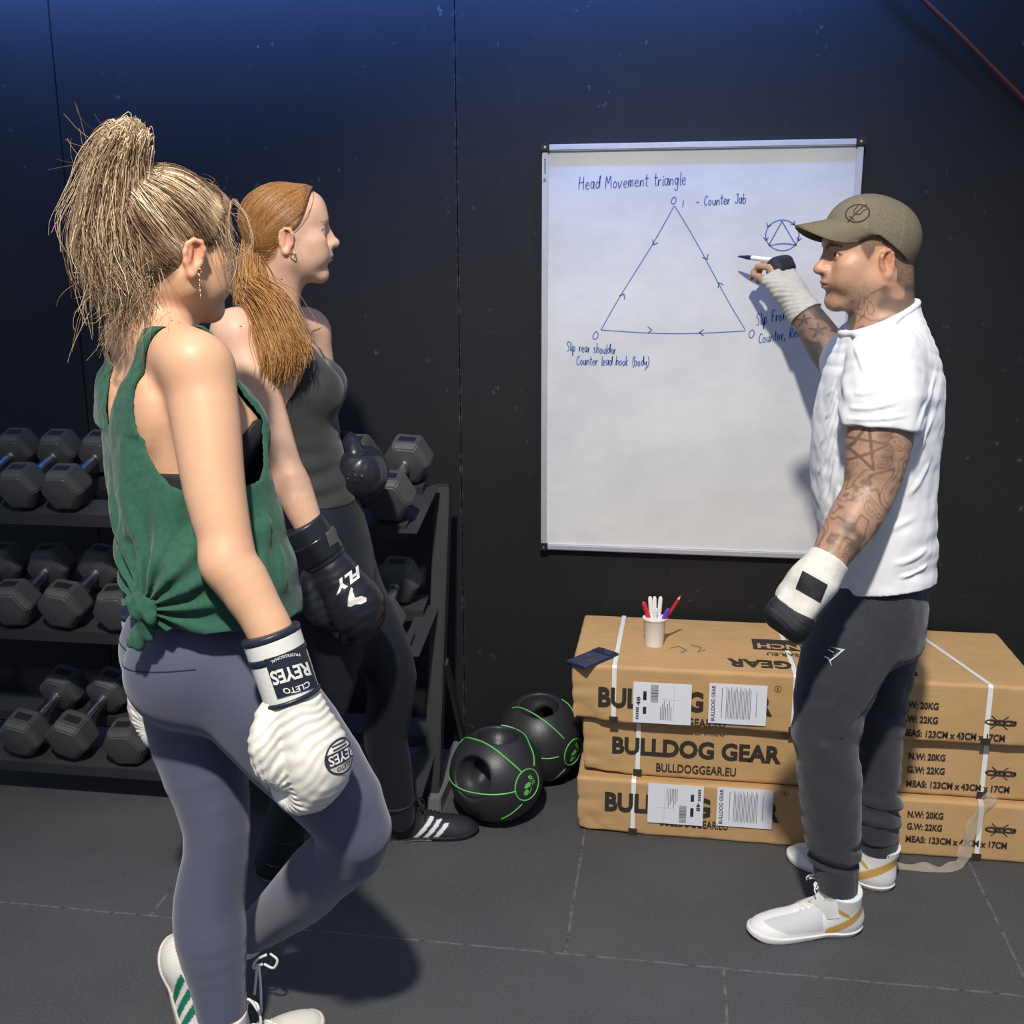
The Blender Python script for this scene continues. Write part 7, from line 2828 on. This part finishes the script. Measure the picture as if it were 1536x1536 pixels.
    B = np.array([at(x, y, 2.12) for x, y in bird])
    V3, F3 = subdiv(B, [list(range(len(bird)))], 0.008)
    mb.add(project(GW_, V3, d_, 0.0) - d_ * 0.0014, F3)
    mb.build('glove_lettering', M['print_white'], g)
    mb = MB()
    pts = [at(x, y, 2.13) for x, y in ((484, 789), (500, 780), (508, 808), (493, 818))]
    V3, F3 = subdiv(np.array(pts), [[0, 1, 2, 3]], 0.008)
    stf = cuff_field(Wr - a_ * 0.012, a_, t, n_, 0.045, 1.02, (.0575, .0525), (.0585, .0535), 0.004)
    q = project(stf, V3, d_, 0.0) - d_ * 0.0008
    mb.add(q, F3)
    mb.build('strap_tab', mat('grey_tab', (0.06, 0.06, 0.06), 0.7), g)
    # the other glove, held before the belly with its thumb up
    Wl = at(512, 690, 2.605)
    g2, G2, t2, a2, n2 = black_glove(Wl, A(0.70, -0.70, -0.10), A(0.75, 0.60, -0.15), 0.92, 'black boxing glove held up in front of the belly')
    mb = MB()
    V3, F3 = subdiv(np.array([at(x, y, 2.3) for x, y in ((566, 664), (570, 668), (570, 690), (566, 694))]), [[0, 1, 2, 3]], 0.008)
    q = project(G2, V3, nrm(at(568, 680, 2.6) - CAM), 0.0)
    if np.abs(G2(q)).max() < 0.004: mb.add(q - d_ * 0.001, F3)
    else: mb.add(q[:3] * 0 + A(Wl), [[0, 1, 2]])
    mb.build('side_mark', M['print_white'], g2)

    # ---- boots
    BK, WH = A(0.020, 0.022, 0.027), A(0.72, 0.72, 0.72)

    def col_k(L, V):
        f_, l, u = L.T
        c = np.tile(BK, (len(L), 1)) * (1 + 0.2 * vnoise(V * 60, 3))[:, None]
        for q in range(3):
            x = f_ - 0.115 - q * 0.030 - (u - 0.030) * 0.95
            c = np.where(((np.abs(x) < 0.0080) & (u > 0.016) & (u < 0.072 - q * 0.010) & (np.abs(l) > 0.016))[:, None], WH, c)
        return c

    def sole_k(L):
        c = np.tile(BK * 0.7, (len(L), 1))
        return np.where(((L[:, 2] < 0.009) & (L[:, 0] < 0.15))[:, None], A(0.60, 0.59, 0.56), c)
    for hl, tl_, sh_, leg_, lab in ((atz(572, 1256, 0), atz(716, 1249, 0), J['legL'][6], J['legL'], 'black boxing boot with three white stripes on the forward foot'),
                                    (atz(388, 1308, 0), atz(532, 1330, 0), J['legR'][6], J['legR'], 'black boxing boot on the rear foot in shadow')):
        k = min(max(float(np.linalg.norm((tl_ - hl)[:2])) / 0.288, 0.85), 1.0)
        up_ = nrm(leg_[4] - leg_[6])
        shaft = sh_ + up_ * 0.07
        S = shoe(hl, tl_, None, k, shaft, (0.047, 0.056))

        def crease(P, d): return d - 0.0022 * np.sin(P[:, 2] * 210 + 3 * vnoise(P * 18, 3)) * smooth01(P[:, 2], 0.09, 0.12)
        S0 = S
        b, U = shoe_parts(S0, wo, col_k, sole_k, 'boxing_boot', 0.014, (sh_ + up_ * 0.055, up_), h=0.0028, label=lab)
        lace_set(S0, U, b, 6, 0.175, 0.100, 0.014, M['lace_black'], 0.0022, True, 0.030, 0.05)
        if leg_ is J['legR']:
            mb = MB()
            o = at(429, 1234, 2.33)
            for q in range(3):
                poly = [(at(x, y, 2.2)) for x, y in ((418 + q * 6, 1236), (421 + q * 6, 1236), (424.5 + q * 6, 1229 + q * 1.5), (421.5 + q * 6, 1229 + q * 1.5))]
                P_ = project(U, np.array(poly), nrm(o - CAM), 0.0)
                if np.abs(U(P_)).max() < 0.004: mb.add(P_ - nrm(o - CAM) * 0.001, [[0, 1, 2, 3]])
            if mb.V: mb.build('stripe_mark', M['print_white'], b)

    # ---- earring and necklace
    lobe = H.w((-0.006, -0.080, -0.050))
    mb = MB()
    mb.tube([lobe + RT * 0.0065 * math.cos(t_) + A(0, 0, 0.0065 * math.sin(t_)) for t_ in np.linspace(0, 6.283, 20)], 0.0014, 6, cap=False)
    mb.build('earring', M['gold'], wo, smooth=True)
    mb = MB()
    pts = []
    for t_ in np.linspace(-1.9, 1.9, 40):
        dv = f * math.cos(t_) + r * math.sin(t_)
        c0 = nb + A(0, 0, -0.005 - 0.050 * math.cos(t_) ** 2 * (math.cos(t_) > 0)) + f * 0.02
        pts.append(project(H, [c0 + dv * 0.2], -dv, 0.0)[0] + dv * 0.0012)
    mb.tube(pts, 0.0008, 5)
    mb.build('necklace', M['gold'], wo, smooth=True)

    # ---- hair
    rng = np.random.default_rng(11)

    def hair_col(v):
        dark, mid, lite = A(0.12, 0.048, 0.016), A(0.40, 0.185, 0.055), A(0.72, 0.42, 0.16)
        t_ = np.clip(v, 0, 1)[:, None]
        return np.where(t_ < 0.5, dark + (mid - dark) * t_ * 2, mid + (lite - mid) * (t_ - 0.5) * 2)
    S_, scal = scalp_field(H, 0.0050, RED_F, RED_U)
    V, Qd = surface(scal, 0.0030)
    L = S_.to(V)
    hair = mesh_np('hair', V, Qd, M['hair'], wo, hair_col(0.32 + 0.2 * vnoise(np.stack([L[:, 0] * 6, L[:, 1] * 20, L[:, 2] * 40], 1), 3)))
    hair['label'] = 'smooth ginger hair tied in a low ponytail over the shoulder'
    PBl = A(-0.098, -0.012, -0.030)
    PB = H.w(PBl)
    nS, n = 4600, 14
    fr_ = rng.uniform(-0.1, 0.068, nS)
    gl = np.interp(fr_, RED_F, RED_U)
    uu = gl + rng.uniform(0, 1, nS) ** 1.3 * (0.112 - gl)
    sd = rng.choice([-1, 1], nS, p=[0.7, 0.3])
    c_, rd = A(-0.012, 0, 0.032), A(0.097, 0.074, 0.083)
    ll = sd * 0.074 * np.sqrt(np.clip(1 - ((fr_ - c_[0]) / rd[0]) ** 2 - ((uu - c_[2]) / rd[2]) ** 2, 0.0, 1))
    u0 = dirs_from_local(np.stack([fr_, ll, uu], 1))
    u1 = np.repeat(dirs_from_local([PBl]), nS, 0) + rng.normal(0, 0.05, (nS, 3))
    t_ = np.linspace(0, 1, n)
    rr = 0.055 + 0.022 * rng.random((nS, 1)) + 0.02 * np.sin(t_ * np.pi)[None] * rng.random((nS, 1))
    P, shp = head_slerp(H, u0, u1, n, rr)
    P = outside(scal, P.reshape(shp) + np.cumsum(rng.normal(0, 0.0003, shp), axis=1), 0.0020)
    P = outside(H, P, 0.0012)
    Vh, Fh = strands_np(P, 0.0007 + 0.0003 * rng.random(nS), 0.9)
    v = np.clip(0.38 + 0.22 * vnoise(np.stack([u0[:, 0] * 3, u0[:, 1] * 12, u0[:, 2] * 14], 1), 5) + 0.13 * rng.normal(size=nS), 0, 1)
    mesh_np('combed_hair', Vh, Fh, M['hair'], hair, np.repeat(hair_col(np.repeat(v, n)), 3, 0))
    # ponytail over the near shoulder
    nT, n = 4200, 20
    gd = [[(362, 415), (372, 440), (392, 462), (412, 495), (420, 535), (412, 572)], [(360, 412), (378, 425), (405, 448), (428, 485), (440, 525), (436, 560)], [(364, 420), (370, 450), (388, 485), (398, 515), (404, 545), (400, 568)], [(360, 410), (388, 424), (418, 452), (440, 492), (456, 520), (464, 532)]]
    dp = [[2.44, 2.40, 2.345, 2.325, 2.325, 2.32], [2.44, 2.40, 2.36, 2.335, 2.33, 2.325], [2.44, 2.39, 2.325, 2.295, 2.28, 2.272], [2.44, 2.41, 2.38, 2.35, 2.345, 2.345]]
    G3 = np.array([hermite([PB] + [at(x, y, d) for (x, y), d in zip(a[1:], b[1:])], n) for a, b in zip(gd, dp)])
    wt = rng.dirichlet(np.full(4, 0.5), nT)
    P = np.einsum('sg,gnk->snk', wt, G3)
    t_ = np.linspace(0, 1, n)
    P = P + rng.normal(0, 1, (nT, 1, 3)) * (0.0075 + 0.004 * np.sin(np.pi * t_) + 0.004 * t_)[None, :, None]
    P = P + np.cumsum(rng.normal(0, 0.0007, P.shape), axis=1)
    ln = rng.uniform(0.72, 1.04, nT)
    idx = np.clip(t_[None] * ln[:, None], 0, 1) * (n - 1)
    i0 = np.clip(idx.astype(int), 0, n - 2)
    fr2 = (idx - i0)[..., None]
    P = np.take_along_axis(P, i0[..., None], 1) * (1 - fr2) + np.take_along_axis(P, (i0 + 1)[..., None], 1) * fr2
    P = outside(H, P, 0.004)
    Vh, Fh = strands_np(P, 0.0008 + 0.0005 * rng.random(nT), 0.45)
    v = np.clip(0.58 + 0.22 * vnoise(wt[:, :3] * 9, 23) + 0.16 * rng.normal(size=nT), 0, 1)
    mesh_np('ponytail', Vh, Fh, M['hair'], hair, np.repeat(hair_col(np.repeat(v, n)), 3, 0))
    return wo


redhead = build_redhead()
